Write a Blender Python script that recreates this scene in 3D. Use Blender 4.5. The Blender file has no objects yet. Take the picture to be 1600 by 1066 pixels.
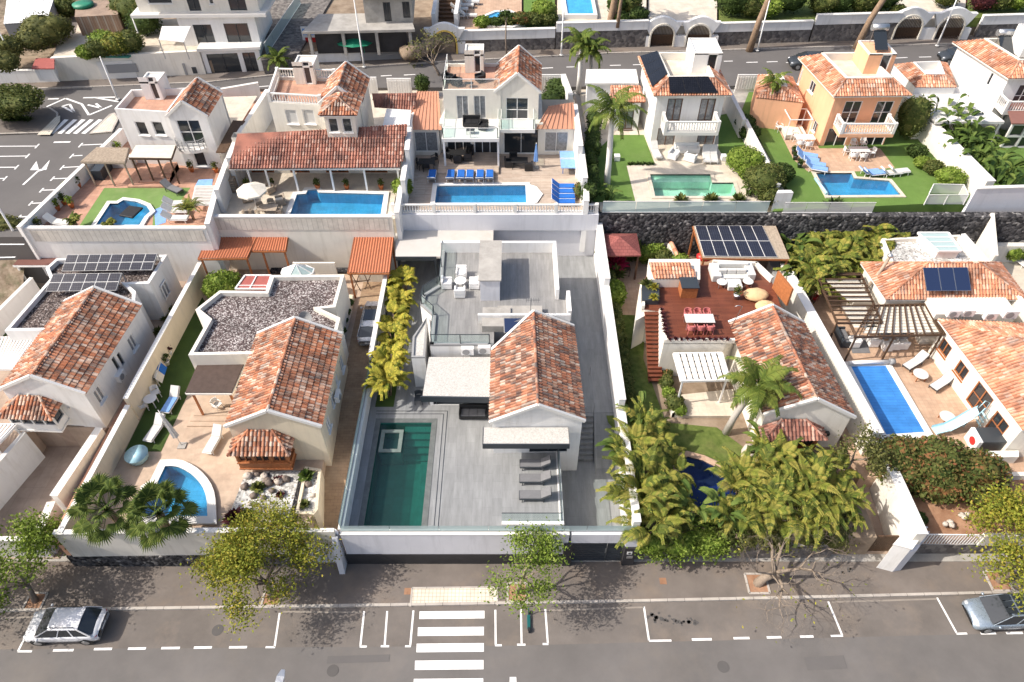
import bpy,math,random
from mathutils import Vector,Matrix,noise
rnd=random.Random(7)
R=math.radians
C=bpy.context.scene.collection
# ---------------------------------------------------------------- camera, sky, sun, exposure
FPX=1110.0;PITCH=R(45.6);CAMH=40.0
cam=bpy.data.cameras.new('camera');cam.sensor_width=36;cam.lens=36*FPX/1600
cam.clip_start=0.5;cam.clip_end=3000
camo=bpy.data.objects.new('camera',cam);C.objects.link(camo)
camo.location=(0,0,CAMH);camo.rotation_euler=(R(90)-PITCH,0,0)
bpy.context.scene.camera=camo
SUN_EL=R(44);SUN_DIR=Vector((math.cos(SUN_EL)*0.995,math.cos(SUN_EL)*0.16,-math.sin(SUN_EL))).normalized()
sl=bpy.data.lights.new('sun','SUN');sl.energy=3.9;sl.angle=R(0.55);sl.color=(1.0,0.935,0.85)
so=bpy.data.objects.new('sun',sl);C.objects.link(so)
so.rotation_euler=SUN_DIR.to_track_quat('-Z','Y').to_euler();so.location=(-40,-5,60)
w=bpy.data.worlds.new('World');bpy.context.scene.world=w;w.use_nodes=True
nt=w.node_tree;sky=nt.nodes.new('ShaderNodeTexSky');sky.sky_type='NISHITA';sky.sun_disc=False
sky.sun_elevation=SUN_EL;sky.sun_rotation=math.atan2(-SUN_DIR.x,-SUN_DIR.y);sky.dust_density=4.0
bgn=nt.nodes['Background'];bgn.inputs[1].default_value=0.15;nt.links.new(sky.outputs[0],bgn.inputs[0])
vs=bpy.context.scene.view_settings;vs.view_transform='Standard';vs.look='None';vs.gamma=1;vs.exposure=0.46
bpy.context.scene.cycles.max_bounces=8;bpy.context.scene.cycles.transparent_max_bounces=16
bpy.context.scene.cycles.caustics_reflective=False;bpy.context.scene.cycles.caustics_refractive=False
_c,_s=math.cos(PITCH),math.sin(PITCH)
def W(px,py,z=0.0):
 """point at height z seen at a place of the 1600 px photograph (used to survey the site)"""
 u=px-800;v=py-533;d=FPX*_s+v*_c;f=FPX*_c-v*_s;t=(CAMH-z)/d
 return Vector((u*t,f*t,z))
def W2(px,py,z=0.0):
 p=W(px,py,z);return(p.x,p.y)
 # ---------------------------------------------------------------- mesh builder
OFF={}
class MB:
 def __init__(s):s.v=[];s.f=[];s.uv=[];s.m=[];s.cm=0;s.sm=[];s.csm=False
 def face(s,pts,uv=None):
  n=len(s.v);s.v.extend([tuple(p)for p in pts]);s.f.append(tuple(range(n,n+len(pts))))
  s.uv.append(uv);s.m.append(s.cm);s.sm.append(s.csm)
 def add(s,verts,faces,uv=None):
  n=len(s.v);s.v.extend([tuple(p)for p in verts])
  for f in faces:s.f.append(tuple(i+n for i in f));s.uv.append(uv);s.m.append(s.cm);s.sm.append(s.csm)
 def box(s,x0,y0,z0,x1,y1,z1):
  s.prism([(x0,y0),(x1,y0),(x1,y1),(x0,y1)],z0,z1)
 def prism(s,pts,z0,z1,top=True,bottom=True):
  a=sum(pts[i][0]*pts[(i+1)%len(pts)][1]-pts[(i+1)%len(pts)][0]*pts[i][1]for i in range(len(pts)))
  if a<0:pts=pts[::-1]
  n=len(pts);v=[(p[0],p[1],z0)for p in pts]+[(p[0],p[1],z1)for p in pts]
  f=[(i,(i+1)%n,n+(i+1)%n,n+i)for i in range(n)]
  if top:f.append(tuple(range(n,2*n)))
  if bottom:f.append(tuple(range(n-1,-1,-1)))
  s.add(v,f)
 def bar(s,p,q,w_,h,up=Vector((0,0,1))):
  p=Vector(p);q=Vector(q);d=(q-p).normalized()
  sd=d.cross(up)
  if sd.length<1e-4:sd=Vector((1,0,0))
  sd.normalize();u=sd.cross(d)
  a,b=sd*w_/2,u*h/2
  v=[p-a-b,p+a-b,p+a+b,p-a+b,q-a-b,q+a-b,q+a+b,q-a+b]
  s.add(v,[(0,1,2,3),(7,6,5,4),(0,4,5,1),(1,5,6,2),(2,6,7,3),(3,7,4,0)])
 def tube(s,pts,rad,n=8,cap=True):
  pts=[Vector(p)for p in pts];rings=[]
  if not isinstance(rad,(list,tuple)):rad=[rad]*len(pts)
  o=s.csm;s.csm=True;base=len(s.v);a=None
  for i,p in enumerate(pts):
   d=(pts[min(i+1,len(pts)-1)]-pts[max(i-1,0)]).normalized()
   if a is None:a=d.cross(Vector((0.13,0.97,0.2)))
   a=(a-d*a.dot(d))
   if a.length<1e-4:a=d.orthogonal()
   a.normalize();b=d.cross(a)
   for k in range(n):
    t=2*math.pi*k/n;s.v.append(tuple(p+a*math.cos(t)*rad[i]+b*math.sin(t)*rad[i]))
  def fc(f):s.f.append(f);s.uv.append(None);s.m.append(s.cm);s.sm.append(s.csm)
  for i in range(len(pts)-1):
   for k in range(n):
    k2=(k+1)%n;fc((base+i*n+k,base+i*n+k2,base+(i+1)*n+k2,base+(i+1)*n+k))
  s.csm=False
  if cap:
   fc(tuple(base+k for k in range(n-1,-1,-1)));fc(tuple(base+(len(pts)-1)*n+k for k in range(n)))
  s.csm=o
 def lathe(s,prof,c=(0,0,0),n=16,cap=True):
  s.tube([(c[0],c[1],c[2]+z)for r,z in prof],[max(r,0.001)for r,z in prof],n,cap)
 def blob(s,c,r,n=8,m=6,jit=0.0,seed=0):
  base=len(s.v);rr=random.Random(seed);o=s.csm;s.csm=True
  for i in range(m+1):
   ph=math.pi*i/m
   for k in range(n):
    t=2*math.pi*k/n;j=1+rr.uniform(-jit,jit)
    s.v.append((c[0]+r[0]*j*math.sin(ph)*math.cos(t),c[1]+r[1]*j*math.sin(ph)*math.sin(t),c[2]+r[2]*j*math.cos(ph)))
  for i in range(m):
   for k in range(n):
    k2=(k+1)%n
    s.f.append((base+i*n+k,base+(i+1)*n+k,base+(i+1)*n+k2,base+i*n+k2));s.uv.append(None);s.m.append(s.cm);s.sm.append(True)
  s.csm=o
 def build(s,name,mat,parent=None,bevel=0.0):
  off=OFF.get(parent.name,Vector((0,0,0)))if parent else Vector((0,0,0))
  me=bpy.data.meshes.new(name)
  me.from_pydata([(v[0]-off.x,v[1]-off.y,v[2]-off.z)for v in s.v],[],s.f)
  for m_ in(mat if isinstance(mat,(list,tuple))else[mat]):me.materials.append(m_)
  me.polygons.foreach_set('material_index',s.m);me.polygons.foreach_set('use_smooth',s.sm)
  if any(u is not None for u in s.uv):
   l=me.uv_layers.new(name='uv');data=[0.0]*(2*len(me.loops));k=0
   for f,u in zip(s.f,s.uv):
    for j in range(len(f)):
     if u is not None:
      q=u[j]if isinstance(u[0],(tuple,list))else u
      data[2*k]=q[0];data[2*k+1]=q[1]
     k+=1
   l.data.foreach_set('uv',data)
  me.update()
  o=bpy.data.objects.new(name,me);C.objects.link(o)
  if parent:o.parent=parent
  OFF[o.name]=off.copy()
  if bevel>0:
   b=o.modifiers.new('bevel','BEVEL');b.width=bevel;b.segments=2;b.limit_method='ANGLE'
  return o
def tag(o,label=None,cat=None,group=None,kind=None):
 if label:o['label']=label
 if cat:o['category']=cat
 if group:o['group']=group
 if kind:o['kind']=kind
 return o
def thing(name,label,cat,loc=(0,0,0),group=None,rz=0):
 o=bpy.data.objects.new(name,None);C.objects.link(o);o.empty_display_size=0.2
 o.location=loc;o.rotation_euler=(0,0,rz);OFF[o.name]=Vector(loc)
 return tag(o,label,cat,group)
def struct(name,mb,mat):return tag(mb.build(name,mat),name.replace('_',' '),None,None,'structure')
KIDS={}
def copy_tree(o,parent=None):
 if not KIDS:
  pass
 c=o.copy();C.objects.link(c);c.parent=parent
 for ch in[x for x in bpy.data.objects if x.parent==o]:copy_tree(ch,c)
 return c
def place(proto,used,loc,rz=0,label=None,sc=None,group=None):
 """first call moves the prototype itself, later calls copy it with its parts"""
 o=proto if not used.get(proto.name)else copy_tree(proto)
 used[proto.name]=True;o.location=loc;o.rotation_euler=(0,0,rz)
 if sc:o.scale=(sc,sc,sc)if not isinstance(sc,tuple)else sc
 if label:o['label']=label
 if group:o['group']=group
 return o
USED={}
# ---------------------------------------------------------------- materials
def nmat(name):
 m=bpy.data.materials.new(name);m.use_nodes=True;n=m.node_tree.nodes;l=m.node_tree.links
 return m,n,l,n['Principled BSDF']
def ramp(n,cols,pos=None,interp='LINEAR'):
 r=n.new('ShaderNodeValToRGB');r.color_ramp.interpolation=interp;e=r.color_ramp.elements
 for i,c in enumerate(cols):
  p=pos[i]if pos else i/max(1,len(cols)-1)
  if i<2:e[i].position=p;e[i].color=(*c,1)
  else:x=e.new(p);x.color=(*c,1)
 return r
def lerp(a,b,t):return tuple(x+(y-x)*t for x,y in zip(a,b))
def mul(a,k):return tuple(min(1,x*k)for x in a)
def surf(name,col,var=0.12,scale=1.5,rough=0.85,bump=0.1,bscale=30,col2=None,metal=0.0,spec=0.3,stain=None,stain_scale=0.4,stain_amt=0.5,run=0.0):
 m,n,l,b=nmat(name);tc=n.new('ShaderNodeTexCoord')
 no=n.new('ShaderNodeTexNoise');no.inputs['Scale'].default_value=scale;no.inputs['Detail'].default_value=6;no.inputs['Roughness'].default_value=0.65
 l.new(tc.outputs['Object'],no.inputs['Vector'])
 r=ramp(n,[mul(col,1-var),col2 or mul(col,1+var)],[0.3,0.7]);l.new(no.outputs[0],r.inputs[0]);out=r.outputs[0]
 if stain:
  n3=n.new('ShaderNodeTexNoise');n3.inputs['Scale'].default_value=stain_scale;n3.inputs['Detail'].default_value=9;n3.inputs['Roughness'].default_value=0.7
  if run:mr=n.new('ShaderNodeMapping');mr.inputs['Scale'].default_value=(1,1,run);l.new(tc.outputs['Object'],mr.inputs['Vector']);l.new(mr.outputs[0],n3.inputs['Vector'])
  else:l.new(tc.outputs['Object'],n3.inputs['Vector'])
  r3=ramp(n,[(0,0,0),(stain_amt,)*3],[0.5,0.72]);l.new(n3.outputs[0],r3.inputs[0])
  mx=n.new('ShaderNodeMix');mx.data_type='RGBA';l.new(r3.outputs[0],mx.inputs[0]);l.new(out,mx.inputs[6]);mx.inputs[7].default_value=(*stain,1);out=mx.outputs[2]
 l.new(out,b.inputs['Base Color'])
 b.inputs['Roughness'].default_value=rough;b.inputs['Metallic'].default_value=metal;b.inputs['Specular IOR Level'].default_value=spec
 if bump:
  n2=n.new('ShaderNodeTexNoise');n2.inputs['Scale'].default_value=bscale;n2.inputs['Detail'].default_value=4;l.new(tc.outputs['Object'],n2.inputs['Vector'])
  bp=n.new('ShaderNodeBump');bp.inputs['Strength'].default_value=bump;bp.inputs['Distance'].default_value=0.03
  l.new(n2.outputs[0],bp.inputs['Height']);l.new(bp.outputs[0],b.inputs['Normal'])
 return m
def paving(name,col,col2,mortar,bw,bh,ms=0.01,rough=0.6,streak=0.0,ang=0.0,offset=0.5,bump=0.2,stain=None,wave=None):
 m,n,l,b=nmat(name);tc=n.new('ShaderNodeTexCoord');mp=n.new('ShaderNodeMapping');mp.inputs['Rotation'].default_value=(0,0,ang)
 l.new(tc.outputs['Object'],mp.inputs['Vector'])
 br=n.new('ShaderNodeTexBrick');br.inputs['Scale'].default_value=1.0;br.inputs['Brick Width'].default_value=bw;br.inputs['Row Height'].default_value=bh
 br.inputs['Mortar Size'].default_value=ms;br.inputs['Mortar Smooth'].default_value=0.3;br.offset=offset;br.inputs['Bias'].default_value=0.0
 br.inputs['Color1'].default_value=(*col,1);br.inputs['Color2'].default_value=(*col2,1);br.inputs['Mortar'].default_value=(*mortar,1)
 l.new(mp.outputs[0],br.inputs['Vector'])
 no=n.new('ShaderNodeTexNoise');no.inputs['Scale'].default_value=0.9;no.inputs['Detail'].default_value=7;no.inputs['Roughness'].default_value=0.7
 if streak:
  mp2=n.new('ShaderNodeMapping');mp2.inputs['Scale'].default_value=(3.2,0.5,1);mp2.inputs['Rotation'].default_value=(0,0,streak);l.new(tc.outputs['Object'],mp2.inputs['Vector']);l.new(mp2.outputs[0],no.inputs['Vector'])
 else:l.new(tc.outputs['Object'],no.inputs['Vector'])
 r=ramp(n,[(0.78,)*3,(1.12,)*3],[0.32,0.68]);l.new(no.outputs[0],r.inputs[0])
 mx=n.new('ShaderNodeMix');mx.data_type='RGBA';mx.blend_type='MULTIPLY';mx.inputs[0].default_value=1;l.new(br.outputs[0],mx.inputs[6]);l.new(r.outputs[0],mx.inputs[7])
 out=mx.outputs[2]
 if stain:
  n3=n.new('ShaderNodeTexNoise');n3.inputs['Scale'].default_value=0.45;n3.inputs['Detail'].default_value=8;l.new(tc.outputs['Object'],n3.inputs['Vector'])
  r3=ramp(n,[(0,0,0),(0.6,)*3],[0.5,0.75]);l.new(n3.outputs[0],r3.inputs[0])
  m3=n.new('ShaderNodeMix');m3.data_type='RGBA';l.new(r3.outputs[0],m3.inputs[0]);l.new(out,m3.inputs[6]);m3.inputs[7].default_value=(*stain,1);out=m3.outputs[2]
 l.new(out,b.inputs['Base Color']);b.inputs['Roughness'].default_value=rough;b.inputs['Specular IOR Level'].default_value=0.35
 bp=n.new('ShaderNodeBump');bp.inputs['Strength'].default_value=bump;bp.inputs['Distance'].default_value=0.01;bp.invert=True
 l.new(br.outputs['Fac'],bp.inputs['Height']);l.new(bp.outputs[0],b.inputs['Normal'])
 return m
def speck(name,cols,scale,rough=0.95,bump=0.6,pos=None,dist=0.03,big=None,rnd_=1.0):
 """stones or pebbles: one colour per voronoi cell"""
 m,n,l,b=nmat(name);tc=n.new('ShaderNodeTexCoord');vo=n.new('ShaderNodeTexVoronoi');vo.inputs['Scale'].default_value=scale
 l.new(tc.outputs['Object'],vo.inputs['Vector']);sp=n.new('ShaderNodeSeparateColor');l.new(vo.outputs['Color'],sp.inputs[0])
 r=ramp(n,cols,pos,'CONSTANT' if pos else 'LINEAR');l.new(sp.outputs[0],r.inputs[0]);out=r.outputs[0]
 if big:
  no=n.new('ShaderNodeTexNoise');no.inputs['Scale'].default_value=big;no.inputs['Detail'].default_value=5;l.new(tc.outputs['Object'],no.inputs['Vector'])
  r2=ramp(n,[(0.7,)*3,(1.2,)*3],[0.35,0.65]);l.new(no.outputs[0],r2.inputs[0])
  mx=n.new('ShaderNodeMix');mx.data_type='RGBA';mx.blend_type='MULTIPLY';mx.inputs[0].default_value=1;l.new(out,mx.inputs[6]);l.new(r2.outputs[0],mx.inputs[7]);out=mx.outputs[2]
 l.new(out,b.inputs['Base Color']);b.inputs['Roughness'].default_value=rough;b.inputs['Specular IOR Level'].default_value=0.2
 bp=n.new('ShaderNodeBump');bp.inputs['Strength'].default_value=bump;bp.inputs['Distance'].default_value=dist;bp.invert=True
 l.new(vo.outputs['Distance'],bp.inputs['Height']);l.new(bp.outputs[0],b.inputs['Normal'])
 return m
def uvmat(name,cols,pos=None,rough=0.85,big=0.0,trans=0.0,spec=0.25,hue=None,interp='LINEAR'):
 """colour picked per tile or leaf from a random number of its uv"""
 m,n,l,b=nmat(name);uv=n.new('ShaderNodeUVMap');uv.uv_map='uv';wn=n.new('ShaderNodeTexWhiteNoise');wn.noise_dimensions='2D'
 l.new(uv.outputs[0],wn.inputs['Vector']);r=ramp(n,cols,pos,interp);l.new(wn.outputs['Value'],r.inputs[0]);out=r.outputs[0]
 if big:
  tc=n.new('ShaderNodeTexCoord');no=n.new('ShaderNodeTexNoise');no.inputs['Scale'].default_value=big;no.inputs['Detail'].default_value=6;l.new(tc.outputs['Object'],no.inputs['Vector'])
  r2=ramp(n,[(0.58,0.62,0.66),(1.2,1.15,1.1)],[0.36,0.6]);l.new(no.outputs[0],r2.inputs[0])
  mx=n.new('ShaderNodeMix');mx.data_type='RGBA';mx.blend_type='MULTIPLY';mx.inputs[0].default_value=1;l.new(out,mx.inputs[6]);l.new(r2.outputs[0],mx.inputs[7]);out=mx.outputs[2]
 l.new(out,b.inputs['Base Color']);b.inputs['Roughness'].default_value=rough;b.inputs['Specular IOR Level'].default_value=spec
 if trans:
  tr=n.new('ShaderNodeBsdfTranslucent');l.new(out,tr.inputs[0]);ms=n.new('ShaderNodeMixShader');ms.inputs[0].default_value=trans
  l.new(b.outputs[0],ms.inputs[1]);l.new(tr.outputs[0],ms.inputs[2]);l.new(ms.outputs[0],n['Material Output'].inputs[0])
 return m
def plain(name,col,rough=0.5,metal=0.0,spec=0.5,coat=0.0):
 m,n,l,b=nmat(name);b.inputs['Base Color'].default_value=(*col,1);b.inputs['Roughness'].default_value=rough;b.inputs['Metallic'].default_value=metal
 b.inputs['Specular IOR Level'].default_value=spec;b.inputs['Coat Weight'].default_value=coat
 tc=n.new('ShaderNodeTexCoord');no=n.new('ShaderNodeTexNoise');no.inputs['Scale'].default_value=6;l.new(tc.outputs['Object'],no.inputs['Vector'])
 r=ramp(n,[(max(0,rough-0.08),)*3,(min(1,rough+0.1),)*3],[0.3,0.7]);l.new(no.outputs[0],r.inputs[0]);l.new(r.outputs[0],b.inputs['Roughness'])
 return m
def glassy(name,tint,alpha,rough=0.03):
 """pane or water sheet: tinted see-through with a fresnel mirror on top"""
 m,n,l,b=nmat(name);n.remove(b);t=n.new('ShaderNodeBsdfTransparent');t.inputs[0].default_value=(*tint,1)
 d=n.new('ShaderNodeBsdfDiffuse');d.inputs[0].default_value=(*tint,1);ms0=n.new('ShaderNodeMixShader');ms0.inputs[0].default_value=alpha
 l.new(t.outputs[0],ms0.inputs[1]);l.new(d.outputs[0],ms0.inputs[2])
 g=n.new('ShaderNodeBsdfGlossy');g.inputs['Roughness'].default_value=rough;fr=n.new('ShaderNodeFresnel');fr.inputs[0].default_value=1.4
 ge=n.new('ShaderNodeNewGeometry');mf=n.new('ShaderNodeMath');mf.operation='SUBTRACT';mf.use_clamp=True;l.new(fr.outputs[0],mf.inputs[0]);l.new(ge.outputs['Backfacing'],mf.inputs[1])
 ms=n.new('ShaderNodeMixShader');l.new(mf.outputs[0],ms.inputs[0]);l.new(ms0.outputs[0],ms.inputs[1]);l.new(g.outputs[0],ms.inputs[2]);l.new(ms.outputs[0],n['Material Output'].inputs[0])
 return m,n,l,g,fr
def pane(name,tint,alpha,rough=0.03):return glassy(name,tint,alpha,rough)[0]
def water(name,tint,alpha=0.25,wscale=2.2,bump=0.25):
 m,n,l,g,fr=glassy(name,tint,alpha,0.02);tc=n.new('ShaderNodeTexCoord');no=n.new('ShaderNodeTexNoise');no.inputs['Scale'].default_value=wscale;no.inputs['Detail'].default_value=3
 l.new(tc.outputs['Object'],no.inputs['Vector']);bp=n.new('ShaderNodeBump');bp.inputs['Strength'].default_value=bump;bp.inputs['Distance'].default_value=0.06
 l.new(no.outputs[0],bp.inputs['Height']);l.new(bp.outputs[0],g.inputs['Normal']);l.new(bp.outputs[0],fr.inputs['Normal']);return m
def cellgrid(name,col,line,bw,bh,ms=0.02,rough=0.15):
 m=paving(name,col,mul(col,1.15),line,bw,bh,ms,rough,offset=0.0,bump=0.0);return m
M={}
M['plaster']=surf('white_plaster',(0.74,0.73,0.71),0.05,0.8,0.85,0.08,40,stain=(0.50,0.47,0.42),stain_scale=2.2,stain_amt=0.5,run=0.12)
M['plaster_grey']=surf('cool_white_render',(0.66,0.66,0.69),0.04,0.6,0.8,0.05,40,stain=(0.44,0.44,0.46),stain_scale=1.6,stain_amt=0.5,run=0.12)
M['cream']=surf('cream_plaster',(0.70,0.61,0.46),0.05,0.8,0.85,0.08,40,stain=(0.5,0.43,0.33),stain_scale=2.2,stain_amt=0.5,run=0.12)
M['ivory']=surf('ivory_plaster',(0.74,0.70,0.62),0.05,0.8,0.85,0.08,40,stain=(0.5,0.46,0.38),stain_scale=2.2,stain_amt=0.5,run=0.12)
M['salmon']=surf('salmon_plaster',(0.76,0.42,0.25),0.06,0.8,0.85,0.08,40,stain=(0.5,0.27,0.16),stain_scale=2.2,stain_amt=0.5,run=0.12)
M['cap']=surf('white_coping',(0.72,0.70,0.66),0.07,1.2,0.8,0.08,30,stain=(0.5,0.48,0.44),stain_scale=1.2,stain_amt=0.35)
M['asphalt']=surf('street_asphalt',(0.140,0.130,0.123),0.16,0.25,0.92,0.25,60,stain=(0.19,0.165,0.14),stain_scale=0.16,stain_amt=0.55)
M['asphalt_patch']=surf('repaired_asphalt',(0.095,0.089,0.085),0.12,0.5,0.92,0.25,60)
M['asphalt2']=surf('upper_asphalt',(0.12,0.112,0.108),0.1,0.2,0.92,0.15,50,stain=(0.15,0.14,0.13),stain_scale=0.12,stain_amt=0.5)
M['pavement']=surf('pavement_asphalt',(0.16,0.137,0.12),0.2,0.4,0.92,0.25,50,stain=(0.26,0.195,0.14),stain_scale=0.22,stain_amt=0.6)
M['kerb']=paving('kerb_stone',(0.42,0.38,0.34),(0.46,0.42,0.37),(0.2,0.18,0.16),1.0,5.0,0.02,0.8,offset=0)
M['paint']=surf('road_paint',(0.78,0.77,0.75),0.06,3,0.7,0.1,60,stain=(0.45,0.43,0.41),stain_scale=1.6,stain_amt=0.5)
M['paint_old']=surf('worn_road_paint',(0.27,0.235,0.20),0.1,3,0.8,0.1,60,stain=(0.2,0.18,0.16),stain_scale=1.2,stain_amt=0.8)
M['earth']=surf('dry_earth',(0.22,0.155,0.105),0.25,0.8,1,0.5,12,col2=(0.32,0.25,0.18))
M['redearth']=surf('red_earth',(0.30,0.15,0.085),0.2,1.2,1,0.5,20,col2=(0.40,0.24,0.15))
M['lawn']=surf('lawn',(0.085,0.13,0.022),0.3,2.5,0.95,0.6,60,col2=(0.15,0.19,0.045),stain=(0.17,0.16,0.06),stain_scale=0.9,stain_amt=0.55)
M['turf']=surf('artificial_turf',(0.11,0.19,0.04),0.1,1.0,0.95,0.5,70,stain=(0.16,0.23,0.07),stain_scale=0.7,stain_amt=0.5)
M['turfdark']=surf('dark_turf',(0.05,0.085,0.018),0.15,1.0,0.95,0.5,70)
M['greendeck']=surf('green_pool_carpet',(0.15,0.24,0.07),0.12,1.0,0.95,0.3,50,stain=(0.28,0.32,0.15),stain_scale=0.6,stain_amt=0.5)
M['deckgrey']=paving('grey_stone_tiles',(0.245,0.25,0.25),(0.275,0.28,0.28),(0.19,0.195,0.195),1.2,0.6,0.006,0.55,streak=0.5,ang=R(90))
M['roofgrey']=paving('grey_terrace_tiles',(0.235,0.23,0.225),(0.265,0.26,0.25),(0.18,0.175,0.17),1.2,0.2,0.006,0.6,streak=0.05,ang=R(90))
M['beige']=paving('beige_patio_tiles',(0.46,0.34,0.25),(0.50,0.38,0.28),(0.46,0.35,0.26),0.4,0.4,0.008,0.7,offset=0)
M['sand']=paving('sand_stone_tiles',(0.58,0.51,0.41),(0.62,0.55,0.45),(0.48,0.41,0.33),0.6,0.6,0.008,0.7,offset=0)
M['terracotta']=paving('terracotta_floor_tiles',(0.46,0.25,0.17),(0.52,0.30,0.21),(0.36,0.22,0.16),0.35,0.35,0.01,0.75,offset=0)
M['pinkpave']=paving('pinkish_pavers',(0.47,0.31,0.21),(0.52,0.36,0.25),(0.38,0.26,0.18),0.3,0.3,0.01,0.75,offset=0)
M['browndrive']=paving('brown_driveway_pavers',(0.30,0.20,0.125),(0.36,0.25,0.155),(0.22,0.15,0.10),0.4,0.2,0.01,0.8,stain=(0.4,0.3,0.2))
M['drivepink']=paving('driveway_slabs',(0.36,0.27,0.21),(0.40,0.31,0.24),(0.28,0.21,0.17),0.8,0.8,0.01,0.85,offset=0)
M['woodpave']=paving('timber_look_paving',(0.42,0.33,0.26),(0.50,0.41,0.33),(0.30,0.23,0.18),1.6,0.18,0.008,0.7)
M['reddeck']=paving('red_brown_wood_deck',(0.145,0.042,0.022),(0.185,0.058,0.03),(0.05,0.018,0.012),2.2,0.14,0.008,0.55)
M['reddeck'].node_tree
M['tactile']=paving('cream_tactile_slabs',(0.66,0.60,0.49),(0.70,0.64,0.53),(0.46,0.39,0.30),0.22,0.22,0.02,0.8,offset=0)
M['gravelroof']=speck('pumice_gravel',[(0.07,0.052,0.05),(0.16,0.125,0.12),(0.30,0.265,0.255),(0.46,0.43,0.41)],13,pos=[0,0.45,0.66,0.86],big=0.5)
M['gravelroof_a']=speck('dark_lava_gravel',[(0.04,0.03,0.028),(0.11,0.085,0.075),(0.20,0.165,0.15),(0.36,0.32,0.30)],13,pos=[0,0.45,0.75,0.93],big=0.5)
M['whitegravel']=speck('white_gravel',[(0.34,0.33,0.31),(0.50,0.49,0.46),(0.62,0.61,0.58),(0.18,0.17,0.16)],8,pos=[0,0.3,0.6,0.93],big=0.6)
M['pebblewhite']=speck('white_pebble_roof',[(0.38,0.365,0.33),(0.50,0.48,0.45),(0.56,0.54,0.50)],22,bump=0.25)
M['paleroof']=surf('pale_canopy_roof',(0.50,0.475,0.44),0.05,1.0,0.8,0.05,30,stain=(0.42,0.38,0.32),stain_scale=0.8,stain_amt=0.5)
M['lavawall']=speck('black_lava_wall',[(0.035,0.034,0.036),(0.075,0.072,0.074),(0.125,0.12,0.12),(0.28,0.27,0.26)],4.5,pos=[0,0.4,0.75,0.96],bump=1.0,dist=0.08,big=0.7)
M['darkgravel']=speck('black_gravel',[(0.02,0.02,0.022),(0.05,0.048,0.05),(0.12,0.11,0.11)],12,pos=[0,0.5,0.9],bump=0.8)
M['stonewall']=speck('grey_stone_wall',[(0.10,0.09,0.085),(0.16,0.145,0.135),(0.23,0.21,0.19)],3.2,bump=0.8,dist=0.05)
M['scrubsoil']=surf('rocky_hillside',(0.16,0.115,0.075),0.3,1.6,1,1.0,5,col2=(0.34,0.27,0.20),stain=(0.06,0.075,0.03),stain_scale=0.9,stain_amt=0.8)
M['splitblock']=paving('split_face_block',(0.60,0.56,0.50),(0.68,0.64,0.57),(0.42,0.38,0.33),0.4,0.2,0.02,0.9,bump=0.6)
M['poolstone']=surf('dark_pool_edge_stone',(0.13,0.14,0.135),0.2,2.5,0.6,0.1,25)
M['spastone']=surf('green_grey_spa_stone',(0.16,0.20,0.18),0.2,2.5,0.6,0.1,25)
M['lane']=surf('parking_lane_asphalt',(0.15,0.132,0.118),0.2,0.35,0.92,0.3,60,stain=(0.235,0.19,0.15),stain_scale=0.3,stain_amt=0.65)
M['darkstone']=surf('dark_stone_plinth',(0.035,0.034,0.036),0.2,1.5,0.6,0.15,25)
M['tile_new']=uvmat('clay_tiles_mixed',[(0.20,0.085,0.055),(0.38,0.14,0.07),(0.47,0.20,0.11),(0.49,0.31,0.22),(0.55,0.44,0.36),(0.22,0.165,0.14)],[0,0.16,0.42,0.62,0.78,0.94],0.85,big=1.1,interp='CONSTANT')
M['tile_c']=uvmat('clay_tiles_speckled',[(0.14,0.08,0.065),(0.33,0.13,0.075),(0.43,0.19,0.11),(0.44,0.29,0.21),(0.50,0.41,0.34),(0.16,0.125,0.115)],[0,0.15,0.40,0.62,0.76,0.92],0.85,big=1.3,interp='CONSTANT')
M['tile_red']=uvmat('clay_tiles_red',[(0.22,0.10,0.075),(0.31,0.135,0.10),(0.37,0.18,0.135),(0.48,0.32,0.26)],[0,0.3,0.6,0.85],0.9,big=0.7,interp='CONSTANT')
M['tile_pink']=uvmat('clay_tiles_salmon',[(0.42,0.17,0.095),(0.53,0.25,0.15),(0.60,0.33,0.22),(0.66,0.47,0.37)],[0,0.3,0.6,0.85],0.9,big=0.8,interp='CONSTANT')
M['glass']=plain('window_glass_dark',(0.025,0.03,0.035),0.06,0,0.8)
M['glass_curtain']=surf('curtained_window',(0.22,0.23,0.24),0.35,5,0.12,0,spec=0.7)
M['glass_blue']=plain('blue_collector_glass',(0.018,0.03,0.075),0.12,0,0.8)
M['white']=plain('white_painted_metal',(0.76,0.75,0.73),0.65,0,0.3)
M['plastic']=plain('white_plastic',(0.76,0.75,0.73),0.6,0,0.35)
M['anthracite']=plain('anthracite_metal',(0.035,0.042,0.05),0.4)
M['black']=plain('black_plastic',(0.015,0.015,0.016),0.55)
M['steel']=plain('galvanised_steel',(0.5,0.51,0.52),0.35,0.8)
M['greymetal']=plain('grey_metal',(0.28,0.28,0.28),0.65,0,0.3)
M['wood']=surf('varnished_wood',(0.35,0.13,0.05),0.25,6,0.5,0.1,40)
M['woodgrey']=surf('weathered_wood',(0.36,0.29,0.22),0.25,6,0.8,0.1,40)
M['wooddark']=surf('dark_stained_wood',(0.085,0.05,0.03),0.25,6,0.6,0.1,40)
M['brownframe']=plain('brown_frame',(0.10,0.05,0.028),0.5)
M['blue']=surf('blue_fabric',(0.02,0.13,0.46),0.15,4,0.85,0.1,60)
M['bluepale']=surf('pale_blue_fabric',(0.20,0.36,0.66),0.15,4,0.85,0.1,60)
M['greyfab']=surf('grey_fabric',(0.17,0.17,0.175),0.1,4,0.9,0.1,60)
M['lightfab']=surf('light_grey_fabric',(0.58,0.57,0.54),0.08,4,0.9,0.1,60)
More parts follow.
